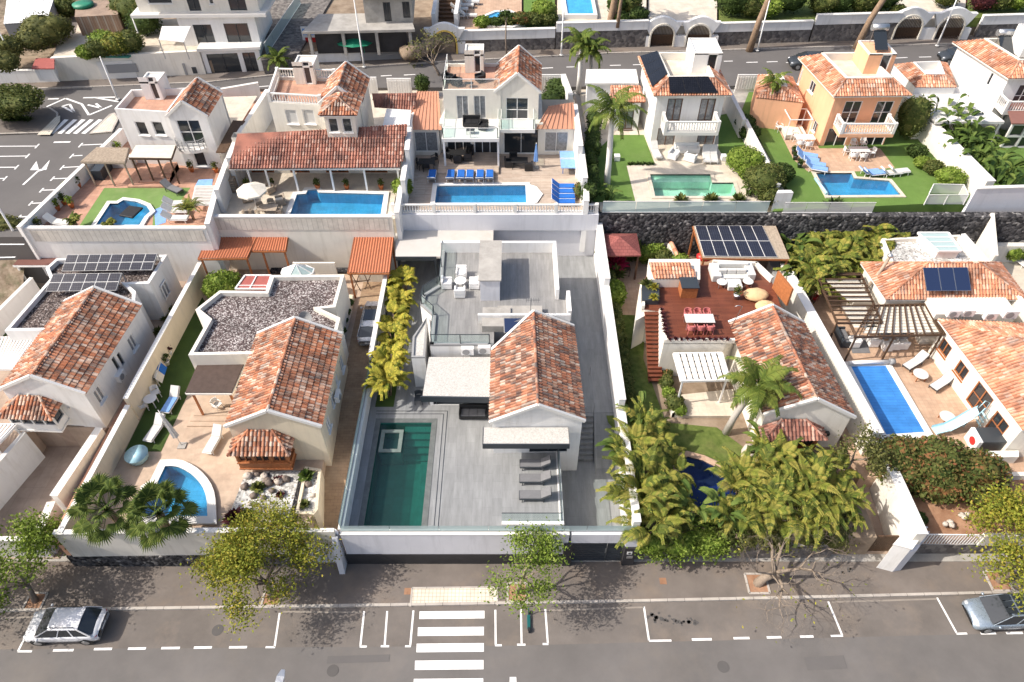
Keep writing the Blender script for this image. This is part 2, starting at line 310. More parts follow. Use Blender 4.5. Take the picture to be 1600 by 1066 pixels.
M['creamfab']=surf('cream_fabric',(0.70,0.65,0.55),0.1,4,0.9,0.1,60)
M['strawfab']=surf('straw_fabric',(0.60,0.42,0.23),0.12,4,0.9,0.1,60)
M['pink']=plain('pink_plastic',(0.50,0.16,0.15),0.5)
M['red']=plain('red_paint',(0.48,0.02,0.02),0.45)
M['redmat']=surf('faded_red_sheet',(0.34,0.10,0.085),0.1,3,0.8,0.05,30)
M['shingle']=paving('red_shingles',(0.27,0.085,0.075),(0.31,0.105,0.09),(0.17,0.05,0.045),0.3,0.25,0.02,0.9)
M['corr']=surf('terracotta_sheet',(0.42,0.15,0.075),0.08,1.2,0.6,0.0,30)
M['corrbrown']=surf('maroon_sheet',(0.22,0.105,0.085),0.08,1.2,0.7,0.0,30)
M['copper']=surf('salmon_metal_roof',(0.50,0.25,0.16),0.06,1.2,0.5,0.0,30)
M['brownmat']=surf('dark_brown_matting',(0.085,0.06,0.05),0.15,3,0.95,0.4,50)
M['reed']=surf('reed_matting',(0.36,0.29,0.22),0.3,6,0.95,0.3,50)
M['pv']=cellgrid('solar_cells',(0.018,0.02,0.035),(0.10,0.11,0.13),0.17,0.17,0.006,0.15)
M['pvblack']=cellgrid('black_solar_cells',(0.008,0.009,0.013),(0.03,0.03,0.035),0.17,0.17,0.005,0.15)
M['bark']=surf('bark',(0.24,0.19,0.15),0.3,4,0.95,0.6,20)
M['barkpale']=surf('pale_bark',(0.42,0.36,0.30),0.2,4,0.95,0.6,20)
M['palmtrunk']=surf('palm_trunk',(0.40,0.37,0.33),0.15,2,0.9,0.4,12)
M['palmbrown']=surf('rough_palm_trunk',(0.26,0.18,0.12),0.3,5,0.95,0.9,12)
G=lambda nme,cols,tr=0.25:uvmat(nme,cols,None,0.75,0,tr,0.25)
M['leaf']=G('street_tree_leaves',[(0.06,0.10,0.014),(0.16,0.23,0.026),(0.28,0.35,0.055)])
M['leafyel']=G('yellowing_leaves',[(0.075,0.10,0.014),(0.18,0.22,0.025),(0.33,0.34,0.045),(0.38,0.27,0.04)])
M['leafbright']=G('bright_leaves',[(0.07,0.12,0.012),(0.17,0.25,0.03),(0.30,0.36,0.08)])
M['leafdark']=G('dark_leaves',[(0.022,0.04,0.01),(0.05,0.085,0.018),(0.09,0.13,0.03)])
M['leafred']=G('shrub_leaves_with_red_tips',[(0.03,0.055,0.012),(0.08,0.11,0.025),(0.13,0.15,0.04),(0.30,0.10,0.05)])
M['leafhedge']=G('hedge_leaves',[(0.035,0.055,0.012),(0.09,0.115,0.025),(0.17,0.17,0.05)])
M['leafolive']=G('feathery_olive_leaves',[(0.05,0.06,0.018),(0.12,0.13,0.035),(0.20,0.19,0.06)])
M['palm']=G('palm_leaflets',[(0.045,0.075,0.012),(0.11,0.16,0.025),(0.20,0.22,0.04)],0.2)
M['palmgold']=G('golden_areca_leaflets',[(0.05,0.08,0.01),(0.24,0.26,0.025),(0.55,0.47,0.07),(0.42,0.34,0.05),(0.12,0.15,0.02)],0.2)
M['palmjungle']=G('areca_leaflets',[(0.025,0.045,0.008),(0.09,0.13,0.018),(0.22,0.24,0.035),(0.33,0.28,0.06),(0.05,0.08,0.012)],0.2)
M['fan']=G('fan_palm_leaves',[(0.025,0.045,0.008),(0.07,0.11,0.016),(0.18,0.21,0.045)],0.15)
M['blade']=G('paddle_leaves',[(0.035,0.07,0.012),(0.08,0.13,0.022),(0.17,0.22,0.05)],0.2)
M['succ']=G('succulent_leaves',[(0.05,0.07,0.02),(0.12,0.14,0.03),(0.2,0.2,0.06)],0.05)
M['maroon']=G('maroon_rosette',[(0.025,0.008,0.012),(0.07,0.015,0.02),(0.12,0.03,0.03)],0.05)
M['magenta']=G('magenta_cordyline',[(0.30,0.01,0.05),(0.5,0.03,0.10),(0.22,0.02,0.05)],0.2)
M['twig']=surf('dry_twigs',(0.25,0.20,0.155),0.25,8,0.95,0.2,30)
M['wtr_teal']=water('teal_water',(0.26,0.58,0.55),0.04)
M['wtr_blue']=water('blue_water',(0.74,0.95,1.0),0.02)
M['wtr_green']=water('pale_green_water',(0.88,1.0,0.96),0.02)
M['wtr_deep']=water('navy_water',(0.25,0.45,0.8),0.03)
def pooltile(name,c1,c2,caust=True):
 m=paving(name,c1,c2,mul(c1,0.85),0.3,0.3,0.01,0.5,offset=0,bump=0.05);return m
M['pt_teal']=paving('green_pool_stone',(0.035,0.185,0.145),(0.045,0.225,0.175),(0.03,0.15,0.12),0.6,0.6,0.01,0.6,offset=0)
M['pt_blue']=pooltile('blue_pool_mosaic',(0.06,0.38,0.70),(0.09,0.46,0.78))
M['pt_mid']=pooltile('mid_blue_pool_mosaic',(0.035,0.27,0.46),(0.05,0.31,0.52))
M['pt_pale']=pooltile('pale_pool_mosaic',(0.38,0.64,0.49),(0.42,0.68,0.53))
M['pt_navy']=pooltile('navy_pool_mosaic',(0.02,0.05,0.14),(0.03,0.07,0.18))
M['coverblue']=paving('blue_bubble_cover',(0.045,0.21,0.55),(0.05,0.23,0.59),(0.04,0.17,0.46),4.0,0.25,0.02,0.45)
M['frost']=pane('frosted_rail_glass',(0.55,0.68,0.68),0.6,0.25)
M['clear']=pane('clear_rail_glass',(0.80,0.90,0.88),0.12)
M['mesh']=pane('white_mesh_infill',(0.8,0.8,0.8),0.55,0.5)
M['carwhite']=plain('white_car_paint',(0.68,0.68,0.69),0.22,0,0.6,0.6)
M['carsilver']=plain('silver_blue_car_paint',(0.30,0.36,0.42),0.28,0.5,0.6,0.6)
M['cargrey']=plain('pale_car_paint',(0.60,0.60,0.60),0.25,0.2,0.6,0.6)
M['rubber']=plain('tyre_rubber',(0.02,0.02,0.02),0.8)
M['lamp']=plain('headlamp_lens',(0.55,0.57,0.6),0.1,0.2,0.8)
M['teal_scooter']=plain('teal_scooter_paint',(0.01,0.10,0.10),0.35)
M['rock']=surf('garden_rock',(0.20,0.16,0.135),0.3,3,0.95,0.7,8)
M['rockpale']=surf('pale_rock',(0.50,0.44,0.38),0.2,3,0.95,0.7,8)
M['brick']=paving('brown_brick',(0.25,0.16,0.11),(0.30,0.20,0.14),(0.36,0.31,0.26),0.3,0.12,0.015,0.9)
M['concrete']=surf('bare_concrete',(0.36,0.34,0.31),0.18,1.0,0.9,0.3,15,stain=(0.2,0.19,0.17),stain_scale=0.7,stain_amt=0.6)
M['yellow']=surf('yellow_trim',(0.72,0.50,0.12),0.06,2,0.8,0.05,30)
M['slideblue']=plain('pale_blue_slide',(0.42,0.66,0.74),0.3)
M['orange']=surf('orange_terracotta',(0.50,0.16,0.055),0.1,4,0.7,0.05,30)
M['greenplastic']=plain('green_plastic',(0.01,0.18,0.10),0.5)
# ---------------------------------------------------------------- building helpers
def v2(p):return Vector((p[0],p[1]))
def inset(pts,t):
 n=len(pts);out=[]
 for i in range(n):
  a,b,c=v2(pts[i-1]),v2(pts[i]),v2(pts[(i+1)%n]);d1=(b-a).normalized();d2=(c-b).normalized()
  n1=Vector((-d1.y,d1.x));n2=Vector((-d2.y,d2.x));k=n1+n2;k=k/max(0.3,k.dot(n1))if k.length>1e-4 else n1
  out.append(tuple(b+k*t))
 return out
def ccw(pts):
 a=sum(pts[i][0]*pts[(i+1)%len(pts)][1]-pts[(i+1)%len(pts)][0]*pts[i][1]for i in range(len(pts)))
 return pts if a>0 else pts[::-1]
def rect(fl,fr,depth):
 """footprint from the front edge and a depth"""
 fl,fr=v2(fl),v2(fr);d=(fr-fl).normalized();n=Vector((-d.y,d.x))*depth
 return[tuple(fl),tuple(fr),tuple(fr+n),tuple(fl+n)]
def facade(mb,p,q,z0,z1,ops,dep=0.14):
 p,q=v2(p),v2(q);L=(q-p).length;d=(q-p).normalized();nrm=Vector((d.y,-d.x))
 us=sorted({0,L}|{o[0]for o in ops}|{o[1]for o in ops});zs=sorted({z0,z1}|{o[2]for o in ops}|{o[3]for o in ops})
 def pt(u,z,k=0):x=p+d*u-nrm*k;return(x.x,x.y,z)
 for i in range(len(us)-1):
  for j in range(len(zs)-1):
   uc=(us[i]+us[i+1])/2;zc=(zs[j]+zs[j+1])/2
   if any(o[0]<uc<o[1]and o[2]<zc<o[3]for o in ops):continue
   mb.face([pt(us[i],zs[j]),pt(us[i+1],zs[j]),pt(us[i+1],zs[j+1]),pt(us[i],zs[j+1])])
 for(a,b,c,e)in[o[:4]for o in ops]:
  mb.face([pt(a,c),pt(a,e),pt(a,e,dep),pt(a,c,dep)]);mb.face([pt(b,e),pt(b,c),pt(b,c,dep),pt(b,e,dep)])
  mb.face([pt(a,c),pt(a,c,dep),pt(b,c,dep),pt(b,c)]);mb.face([pt(a,e),pt(b,e),pt(b,e,dep),pt(a,e,dep)])
STY={'w':('white','glass',2,0.06),'d':('white','glass',2,0.05),'c':('white','glass_curtain',2,0.05),'b':('brownframe','glass_curtain',2,0.08),'g':('anthracite','glass',2,0.05),'s':('white','lightfab',1,0.07),'h':('white','greymetal',2,0.09),'o':('wood','glass',2,0.08),'x':('white','glass',1,0.07),'v':('greymetal','glass',1,0.05),'m':('white','glass',3,0.06)}
def window(parent,p,q,u0,u1,z0,z1,sty='w',dep=0.1,name='window'):
 fm,gm,nm,fw=STY[sty];p,q=v2(p),v2(q);d=(q-p).normalized();nrm=Vector((d.y,-d.x))
 def P3(u,z,k):x=p+d*u-nrm*k;return Vector((x.x,x.y,z))
 mb=MB();k=dep-0.035
 ub=Vector((0,0,1))
 for z in(z0+fw/2,z1-fw/2):mb.bar(P3(u0,z,k),P3(u1,z,k),0.07,fw)
 for i in range(nm+1):
  u=u0+fw/2+(u1-u0-fw)*i/nm;mb.bar(P3(u,z0+fw,k),P3(u,z1-fw,k),fw,0.068,up=Vector((nrm.x,nrm.y,0)))
 if z1-z0>1.7 and sty in 'ow':mb.bar(P3(u0+fw,(z0+z1)/2,k),P3(u1-fw,(z0+z1)/2,k),0.06,0.04)
 if sty in 'wsxboh' and z1-z0<1.9:mb.bar(P3(u0-0.06,z0-0.03,-0.03),P3(u1+0.06,z0-0.03,-0.03),0.16,0.05)
 f=mb.build(name,M[fm],parent);g=MB();k=dep
 g.face([P3(u0,z0,k),P3(u1,z0,k),P3(u1,z1,k),P3(u0,z1,k)]);g.build('pane',M[gm],f);return f
def shell(parent,name,mat,pts,z0,z1,wins=None,gables=None,top=False):
 """walls round a ccw footprint; wins[edge] = (from, to, z0, z1, style) with from/to as shares of the edge"""
 mb=MB();n=len(pts);wins=wins or{};gables=gables or{}
 for i in range(n):
  p,q=pts[i],pts[(i+1)%n];L=(v2(q)-v2(p)).length
  ops=[(a*L,b*L,c,e,s)for(a,b,c,e,s)in wins.get(i,[])]
  facade(mb,p,q,z0,z1,ops)
  for o in ops:window(parent,p,q,o[0],o[1],o[2],o[3],o[4])
  if i in gables:
   m_=(v2(p)+v2(q))/2;mb.face([(p[0],p[1],z1),(q[0],q[1],z1),(m_.x,m_.y,gables[i])])
 if top:mb.face([(p[0],p[1],z1)for p in pts])
 return mb.build(name,mat,parent)
def tiles(mb,poly,a,b,col=0.23,row=0.38,rad=0.085):
 """barrel tiles over a convex sloping polygon; a to b is the eave, left to right from outside"""
 poly=[Vector(p)for p in poly];a,b=Vector(a),Vector(b);e=(b-a).normalized()
 nr=Vector((0,0,0))
 for i in range(1,len(poly)-1):nr+=(poly[i]-poly[0]).cross(poly[i+1]-poly[0])
 nr.normalize();nr=nr if nr.z>0 else-nr
 up=nr.cross(e);L2=[((p-a).dot(e),(p-a).dot(up))for p in poly]
 umin,umax=min(p[0]for p in L2),max(p[0]for p in L2);vmin=min(p[1]for p in L2);n=len(L2)
 def P3(u,v,h):return a+e*u+up*v+nr*h
 nc=max(1,int(round((umax-umin)/col)));col=(umax-umin)/nc
 sid=rnd.uniform(0,1000)
 for i in range(nc):
  uc=umin+(i+0.5)*col;xs=[]
  for k in range(n):
   p,q=L2[k],L2[(k+1)%n]
   if(p[0]-uc)*(q[0]-uc)<0:t=(uc-p[0])/(q[0]-p[0]);xs.append(p[1]+t*(q[1]-p[1]))
  if len(xs)<2:continue
  v0,v1=min(xs),max(xs);j0=int((v0-vmin)/row);v=vmin+j0*row+0.0
  j=j0
  while v<v1-0.03:
   s,t=max(v,v0),min(v+row,v1)
   if t-s>0.04:
    uv=(i*0.731+sid,j*0.577+3.1);uv2=(i*0.417+sid+77,j*0.277+9.1);jt=rnd.uniform(-0.008,0.008)
    base=[];N=4
    for(vv,lift)in((s-0.02,0.03),(t,0.002)):
     r_=rad*(1.0 if lift>0.01 else 0.85)
     for k in range(N+1):
      an=math.pi*k/N;base.append(P3(uc+jt-math.cos(an)*r_,vv,0.025+lift+math.sin(an)*r_*0.85))
    mb.add(base,[(k,k+1,N+2+k,N+1+k)for k in range(N)]+[tuple(range(N,-1,-1))],uv)
    mb.add([P3(uc+rad*.7,s,0.035),P3(uc+col-rad*.7,s,0.035),P3(uc+col-rad*.7,t,0.01),P3(uc+rad*.7,t,0.01)],[(0,1,2,3)],uv2)
   v+=row;j+=1
 mb.face([p-nr*0.06 for p in poly],(0.3,0.1));mb.face([p+nr*0.004 for p in poly],(sid,0.7))
def ridge(mb,p,q,r=0.11,step=0.4):
 p,q=Vector(p),Vector(q);L=(q-p).length;n=max(1,int(L/step));d=(q-p)/n;sd=d.cross(Vector((0,0,1))).normalized();up=sd.cross(d).normalized()
 if up.z<0:up=-up
 for i in range(n):
  a,b=p+d*i-d*0.05,p+d*(i+1);v=[]
  for(c,rr)in((a,r),(b,r*0.85)):
   for k in range(5):an=math.pi*k/4;v.append(c+sd*math.cos(an)*rr+up*(math.sin(an)*rr+0.03))
  mb.add(v,[(k,k+1,6+k,5+k)for k in range(4)]+[(4,3,2,1,0)],(i*0.37+rnd.random()*9,5.5))
def gable(parent,fp,ze,zr,mat,ov=0.18,capmat=None,caps=True,name='roof',left=True,right=True,cutl=0.0):
 """two slopes over footprint fp (FL, FR, BR, BL), ridge runs front to back"""
 FL,FR,BR,BL=[v2(p)for p in fp];mf,mb_=(FL+FR)/2,(BL+BR)/2;sl_=(zr-ze)/((FR-FL).length/2)
 out=(FR-FL).normalized()*ov;z=ze-sl_*ov;mb=MB()
 g3=lambda p,zz:Vector((p.x,p.y,zz))
 if right:tiles(mb,[g3(FR+out,z),g3(BR+out,z),g3(mb_,zr),g3(mf,zr)],g3(FR+out,z),g3(BR+out,z))
 if left:
  BLc=BL+(FL-BL)*cutl;
  tiles(mb,[g3(BLc-out,z),g3(FL-out,z),g3(mf,zr),g3(mb_,zr)],g3(BLc-out,z),g3(FL-out,z))
 ridge(mb,g3(mf,zr),g3(mb_,zr));r_=mb.build(name,mat,parent)
 if caps:
  dd=(mb_-mf).normalized()
  for(A,B,Mid,k)in((FL,FR,mf,1),(BL,BR,mb_,-1)):
   c=MB()
   for E_,o in((A,-out),(B,out)):
    if k<0 and E_ is BL:E_=BL+(FL-BL)*cutl
    c.bar(g3(E_+o,z+0.05)-g3(dd*k*0.07,0),g3(Mid,zr+0.07)-g3(dd*k*0.07,0),0.17,0.2)
   c.build('verge',capmat or M['cap'],r_)
 return r_
def hip(parent,fp,ze,zr,mat,ov=0.25,ridge_in=None,name='roof',skip=()):
 """hip roof: ridge along the longer direction between edges 0 and 2, or a point when square"""
 pts=inset(fp,-ov);A,B,Cc,D=[v2(p)for p in pts];w_=(B-A).length;h_=(D-A).length;g3=lambda p,zz:Vector((p[0],p[1],zz));mb=MB()
 if w_>=h_:
  ri=ridge_in if ridge_in is not None else h_/2;l,r_=(A+D)/2+(B-A).normalized()*ri,(B+Cc)/2-(B-A).normalized()*ri
  S=[([A,B],[r_,l]),([B,Cc],[r_]),([Cc,D],[l,r_]),([D,A],[l])]
 else:
  ri=ridge_in if ridge_in is not None else w_/2;l,r_=(A+B)/2+(D-A).normalized()*ri,(D+Cc)/2-(D-A).normalized()*ri
  S=[([A,B],[l]),([B,Cc],[r_,l]),([Cc,D],[r_]),([D,A],[l,r_])]
 for i,(e_,t_)in enumerate(S):
  if i in skip:continue
  tiles(mb,[g3(p,ze)for p in e_]+[g3(p,zr)for p in t_],g3(e_[0],ze),g3(e_[1],ze))
  ridge(mb,g3(e_[0],ze),g3(t_[-1]if len(t_)>1 else t_[0],zr),0.09)
 if(l-r_).length>0.3:ridge(mb,g3(l,zr),g3(r_,zr),0.09)
 c=mb;r3=mb.build(name,mat,parent);f=MB();f.prism(pts,ze-0.14,ze-0.07);f.build('fascia',M['cap'],r3);return r3
def leanto(parent,p4,mat,name='roof',under=None):
 """one slope; p4 = front-left, front-right, back-right, back-left in 3-D"""
 mb=MB();tiles(mb,p4,p4[0],p4[1]);r_=mb.build(name,mat,parent)
 if under:u=MB();u.add([Vector(p)-Vector((0,0,.1))for p in p4]+[Vector(p)-Vector((0,0,.2))for p in p4],[(0,1,2,3),(7,6,5,4),(0,4,5,1),(1,5,6,2),(2,6,7,3),(3,7,4,0)]);u.build('roof_frame',under,r_)
 return r_
def parapet(parent,pts,z0,z1,t=0.22,mat=None,name='parapet'):
 mb=MB();i_=inset(pts,t);n=len(pts)
 for k in range(n):
  a,b,c,d=pts[k],pts[(k+1)%n],i_[(k+1)%n],i_[k]
  mb.prism([a,b,c,d],z0,z1)
 return mb.build(name,mat or M['cap'],parent)
def slab(parent,name,pts,z0,z1,mat):
 mb=MB();mb.prism(pts,z0,z1);return mb.build(name,mat,parent)
def flat(parent,pts,z0,zt,ph,mat,roofmat,wins=None,t=0.22,wallname='wall',pmat=None):
 shell(parent,wallname,mat,pts,z0,zt+ph,wins);p=MB();i_=inset(pts,t);n=len(pts)
 for k in range(n):
  a,b,c,d=pts[k],pts[(k+1)%n],i_[(k+1)%n],i_[k]
  p.face([(a[0],a[1],zt+ph),(b[0],b[1],zt+ph),(c[0],c[1],zt+ph),(d[0],d[1],zt+ph)]);p.face([(d[0],d[1],zt),(c[0],c[1],zt),(c[0],c[1],zt+ph),(d[0],d[1],zt+ph)][::-1])
 p.build('parapet',pmat or mat,parent);r_=MB();r_.face([(q[0],q[1],zt)for q in i_]);return r_.build('flat_roof',roofmat,parent)
def balcony_rail(parent,path,z0,h=0.95,kind='bal',mat=None,name='balustrade'):
 """railing along a path: turned balusters, plain bars, or glass panes"""
 mb=MB();g=MB();mat=mat or M['cap']
 for i in range(len(path)-1):
  p,q=v2(path[i]),v2(path[i+1]);L=(q-p).length;d=(q-p)/L;P3=lambda s,z:Vector((p.x+d.x*s,p.y+d.y*s,z))
  if kind=='bal':
   mb.bar(P3(0,z0+h-0.05),P3(L,z0+h-0.05),0.16,0.1);mb.bar(P3(0,z0+0.05),P3(L,z0+0.05),0.16,0.1);n=max(2,int(L/0.22))
   for k in range(n+1):
    x=P3(L*k/n,0)
    mb.lathe([(0.04,z0+.1),(0.065,z0+h*.32),(0.03,z0+h*.6),(0.05,z0+h-.1)],(x.x,x.y,0),6,False)
   m_=max(1,int(L/3))
   for k in range(m_+1):x=P3(L*k/m_,0);r_=.12+.004*i+.002*k;mb.box(x.x-r_,x.y-r_,z0-.001*i,x.x+r_,x.y+r_,z0+h+.06+.004*i)
  elif kind=='bar':
   mb.bar(P3(0,z0+h),P3(L,z0+h),0.05,0.05);n=max(1,int(L/1.3))
   for k in(0.3,0.55,0.8):mb.bar(P3(0,z0+h*k),P3(L,z0+h*k),0.025,0.025)
   for k in range(n+1):mb.bar(P3(L*k/n,z0),P3(L*k/n,z0+h),0.05,0.05,Vector((d.x,d.y,0)))
  else:
   mb.bar(P3(0,z0+h),P3(L,z0+h),0.04,0.04);n=max(1,int(round(L/1.9)))
   for k in range(n+1):mb.bar(P3(L*k/n,z0),P3(L*k/n,z0+h),0.06,0.06,Vector((d.x,d.y,0)))
   g.face([P3(0,z0+.05),P3(L,z0+.05),P3(L,z0+h-.03),P3(0,z0+h-.03)])
 r_=mb.build(name,mat,parent)
 if kind not in('bal','bar'):g.build('glass_panel',M[kind],r_ if parent or True else parent)
 return r_
def stairs(mb,p,q,w_,z0,z1,n):
 p,q=v2(p),v2(q);d=(q-p).normalized();sd=Vector((-d.y,d.x))*w_/2;L=(q-p).length
 for i in range(n):
  a,b=p+d*L*i/n,q;mb.prism([tuple(a-sd),tuple(b-sd),tuple(b+sd),tuple(a+sd)],z0+(z1-z0)*i/n-(0.01 if i else 0.0),z0+(z1-z0)*(i+1)/n)
def bwall(name,label,segs,z0,th=0.25,mat=None,capmat=None,cap=0.04,cat='wall'):
 """boundary wall; segs = [(xy, xy, top height[, top height 2])]"""
 mat=mat or M['plaster'];mb=MB();c=MB()
 for sg in segs:
  p,q,zt=v2(sg[0]),v2(sg[1]),sg[2];zt2=sg[3]if len(sg)>3 else zt
  d=(q-p).normalized();s=Vector((-d.y,d.x))*th/2;s2=s*(1+0.06/th)
  def hex_(B,s_,za,zb,zc,zd,e=0.0):
   pp,qq=p-d*e,q+d*e;a=[pp-s_,qq-s_,qq+s_,pp+s_];B.add([(a[0].x,a[0].y,za),(a[1].x,a[1].y,zb),(a[2].x,a[2].y,zb),(a[3].x,a[3].y,za),(a[0].x,a[0].y,zc),(a[1].x,a[1].y,zd),(a[2].x,a[2].y,zd),(a[3].x,a[3].y,zc)],[(0,1,5,4),(1,2,6,5),(2,3,7,6),(3,0,4,7),(4,5,6,7),(3,2,1,0)])
  hex_(mb,s,z0,z0,zt,zt2)
  if cap:hex_(c,s2,zt+.002,zt2+.002,zt+cap,zt2+cap,0.02)
 if not cap:return tag(mb.build(name,mat),label,cat)
 t=thing(name,label,cat,(segs[0][0][0],segs[0][0][1],z0));mb.build('wall',mat,t);c.build('coping',capmat or M['cap'],t);return t
def pool(name,label,pts,zw,mat_t,mat_w,cop=0.4,copmat=None,zc=None,depth=0.9,floor_z=None):
 """basin, coping ring and water sheet"""
 zc=zc if zc is not None else zw+0.08;t=thing(name,label,'swimming pool',(pts[0][0],pts[0][1],zw));pts=ccw(pts);b=MB();n=len(pts)
 for k in range(n):
  p,q=pts[k],pts[(k+1)%n];b.face([(q[0],q[1],zw-depth),(p[0],p[1],zw-depth),(p[0],p[1],zc),(q[0],q[1],zc)])
 b.face([(p[0],p[1],zw-depth)for p in pts]);b.build('basin',mat_t,t);w_=MB();w_.face([(p[0],p[1],zw)for p in pts]);w_.build('water',mat_w,t)
 o=inset(pts,-cop);c=MB()
 for k in range(n):c.prism([pts[k],o[k],o[(k+1)%n],pts[(k+1)%n]],zc-0.12,zc+0.02)
 c.build('coping',copmat or M['cap'],t);return t
def ground_with_hole(name,outer,hole,z,mat,zb=None):
 """floor sheet with a pool opening, as a ring of strips joined by a bridge"""
 import mathutils
 o=[Vector((p[0],p[1],z))for p in ccw(outer)];hs=[[Vector((p[0],p[1],z))for p in ccw(h)][::-1]for h in hole]
 tr=mathutils.geometry.tessellate_polygon([o]+hs);al=o+[p for h in hs for p in h];mb=MB()
 for t in tr:
  a,b,c=[al[i]for i in t]
  if(b-a).cross(c-a).z<0:b,c=c,b
  mb.face([a,b,c])
 if zb is not None:
  for k in range(len(o)):
   p,q=o[k],o[(k+1)%len(o)];mb.face([(p.x,p.y,zb),(q.x,q.y,zb),q,p])
 return struct(name,mb,mat)
 # ---------------------------------------------------------------- plants
def leafquad(mb,c,s,rr,el=1.6,flat=0.5):
 a=Vector((rr.gauss(0,1),rr.gauss(0,1),rr.gauss(0,1)*flat)).normalized();b=a.cross(Vector((rr.gauss(0,1),rr.gauss(0,1),rr.gauss(0,1)))).normalized()
 u,v=a*s*el/2,b*s/2;mb.face([c-u,c-v*.9,c+u,c+v*.9],(rr.random()*50,rr.random()*50))
def crown(mb,blobs,n,s,seed,shell_=0.55,el=1.6,flat=0.6,clump=0):
 rr=random.Random(seed);tot=sum(b[3]*b[4]*b[5]for b in blobs)
 for b in blobs:
  k=int(n*b[3]*b[4]*b[5]/tot);cl=[]
  if clump:
   for _ in range(max(3,k//clump)):
    d=Vector((rr.gauss(0,1),rr.gauss(0,1),rr.gauss(0,1))).normalized()*rr.uniform(shell_,1.0);cl.append(Vector((b[0]+d.x*b[3],b[1]+d.y*b[4],b[2]+d.z*b[5])))
  for _ in range(k):
   if clump:c=rr.choice(cl)+Vector((rr.gauss(0,1),rr.gauss(0,1),rr.gauss(0,.7)))*s*2.0
   else:
    d=Vector((rr.gauss(0,1),rr.gauss(0,1),rr.gauss(0,1))).normalized()*rr.uniform(shell_,1.0);c=Vector((b[0]+d.x*b[3],b[1]+d.y*b[4],b[2]+d.z*b[5]))
   leafquad(mb,c,s*rr.uniform(0.6,1.3),rr,el,flat)
def limb(mb,p,d,L,r,dep,rr,tips,spread=0.7,up=0.15,n=4):
 pts=[Vector(p)];rad=[r];dd=Vector(d).normalized()
 for i in range(n):
  dd=(dd+Vector((rr.gauss(0,.14),rr.gauss(0,.14),rr.gauss(0,.1)+up*.3))).normalized();pts.append(pts[-1]+dd*L/n);rad.append(r*(1-0.4*(i+1)/n))
 mb.tube(pts,rad,6 if dep>1 else 4)
 if dep<=0:tips.append(pts[-1]);tips.append(pts[len(pts)//2]);return
 for k in range(rr.choice((2,3,3))):
  an=rr.uniform(0,6.28);o=dd.orthogonal().normalized();o=Matrix.Rotation(an,3,dd)@o
  nd=(dd+o*spread*rr.uniform(.6,1.2)+Vector((0,0,up))).normalized();limb(mb,pts[-1],nd,L*rr.uniform(.65,.85),rad[-1]*.78,dep-1,rr,tips,spread,up,n)
def tree(name,label,base,H,rad,leafmat,nleaf=2500,s=0.16,seed=1,lean=(0,0),trunk_r=0.16,dep=3,barkm='bark',trunk_h=0.35,squash=0.55,clump=26,cat='tree',spread=0.75):
 rr=random.Random(seed);t=thing(name,label,cat,base);b=Vector(base);tm=MB();tips=[]
 top=b+Vector((lean[0]*.4,lean[1]*.4,H*trunk_h));tm.tube([b-Vector((0,0,.2)),b+(top-b)*.5+Vector((rr.uniform(-.1,.1),rr.uniform(-.1,.1),0)),top],[trunk_r*1.3,trunk_r,trunk_r*.9],8)
 n=5;cc=b+Vector((lean[0],lean[1],H*.72))
 for k in range(n):
  an=6.28*k/n+rr.uniform(-.4,.4);d=(cc-top).normalized()*.6+Vector((math.cos(an)*spread,math.sin(an)*spread,.35));limb(tm,top,d,rad*.48,trunk_r*.55,dep-1,rr,tips,spread,.12)
 tm.build('trunk',M[barkm],t)
 if nleaf:
  lm=MB();cen=[p for p in tips if(p-cc).length<rad*1.6]or tips
  for _ in range(nleaf):
   c=rr.choice(cen)+Vector((rr.gauss(0,1),rr.gauss(0,1),rr.gauss(0,.7)))*rad*.14;leafquad(lm,c,s*rr.uniform(.6,1.3),rr,1.7,.6)
  lm.build('crown',M[leafmat],t)
 return t
def bush(name,label,c,r,mat,n=1200,s=0.12,seed=1,cat='shrub',core=True,blobs=None,group=None,clump=0):
 t=thing(name,label,cat,(c[0],c[1],c[2]),group);rr=random.Random(seed);mb=MB()
 bl=blobs or[(c[0],c[1],c[2]+r[2],*r)]+[(c[0]+r[0]*rr.uniform(-.5,.5),c[1]+r[1]*rr.uniform(-.5,.5),c[2]+r[2]*rr.uniform(1.0,1.4),r[0]*.55,r[1]*.55,r[2]*.55)for _ in range(4)]
 crown(mb,bl,n,s,seed,.75,clump=clump);mb.build('foliage',M[mat],t)
 if core:
  k=MB();
  for i,b in enumerate(bl):k.blob((b[0],b[1],b[2]),(b[3]*.8,b[4]*.8,b[5]*.8),10,7,.12,seed+i)
  for i in range(len(k.f)):k.uv[i]=(i*.37,i*.21)
  k.build('inner_foliage',M[mat],t)
 else:s_=MB();s_.tube([(c[0],c[1],c[2]),(c[0],c[1],c[2]+r[2])],[.05,.02],6);s_.build('stem',M['bark'],t)
 return t
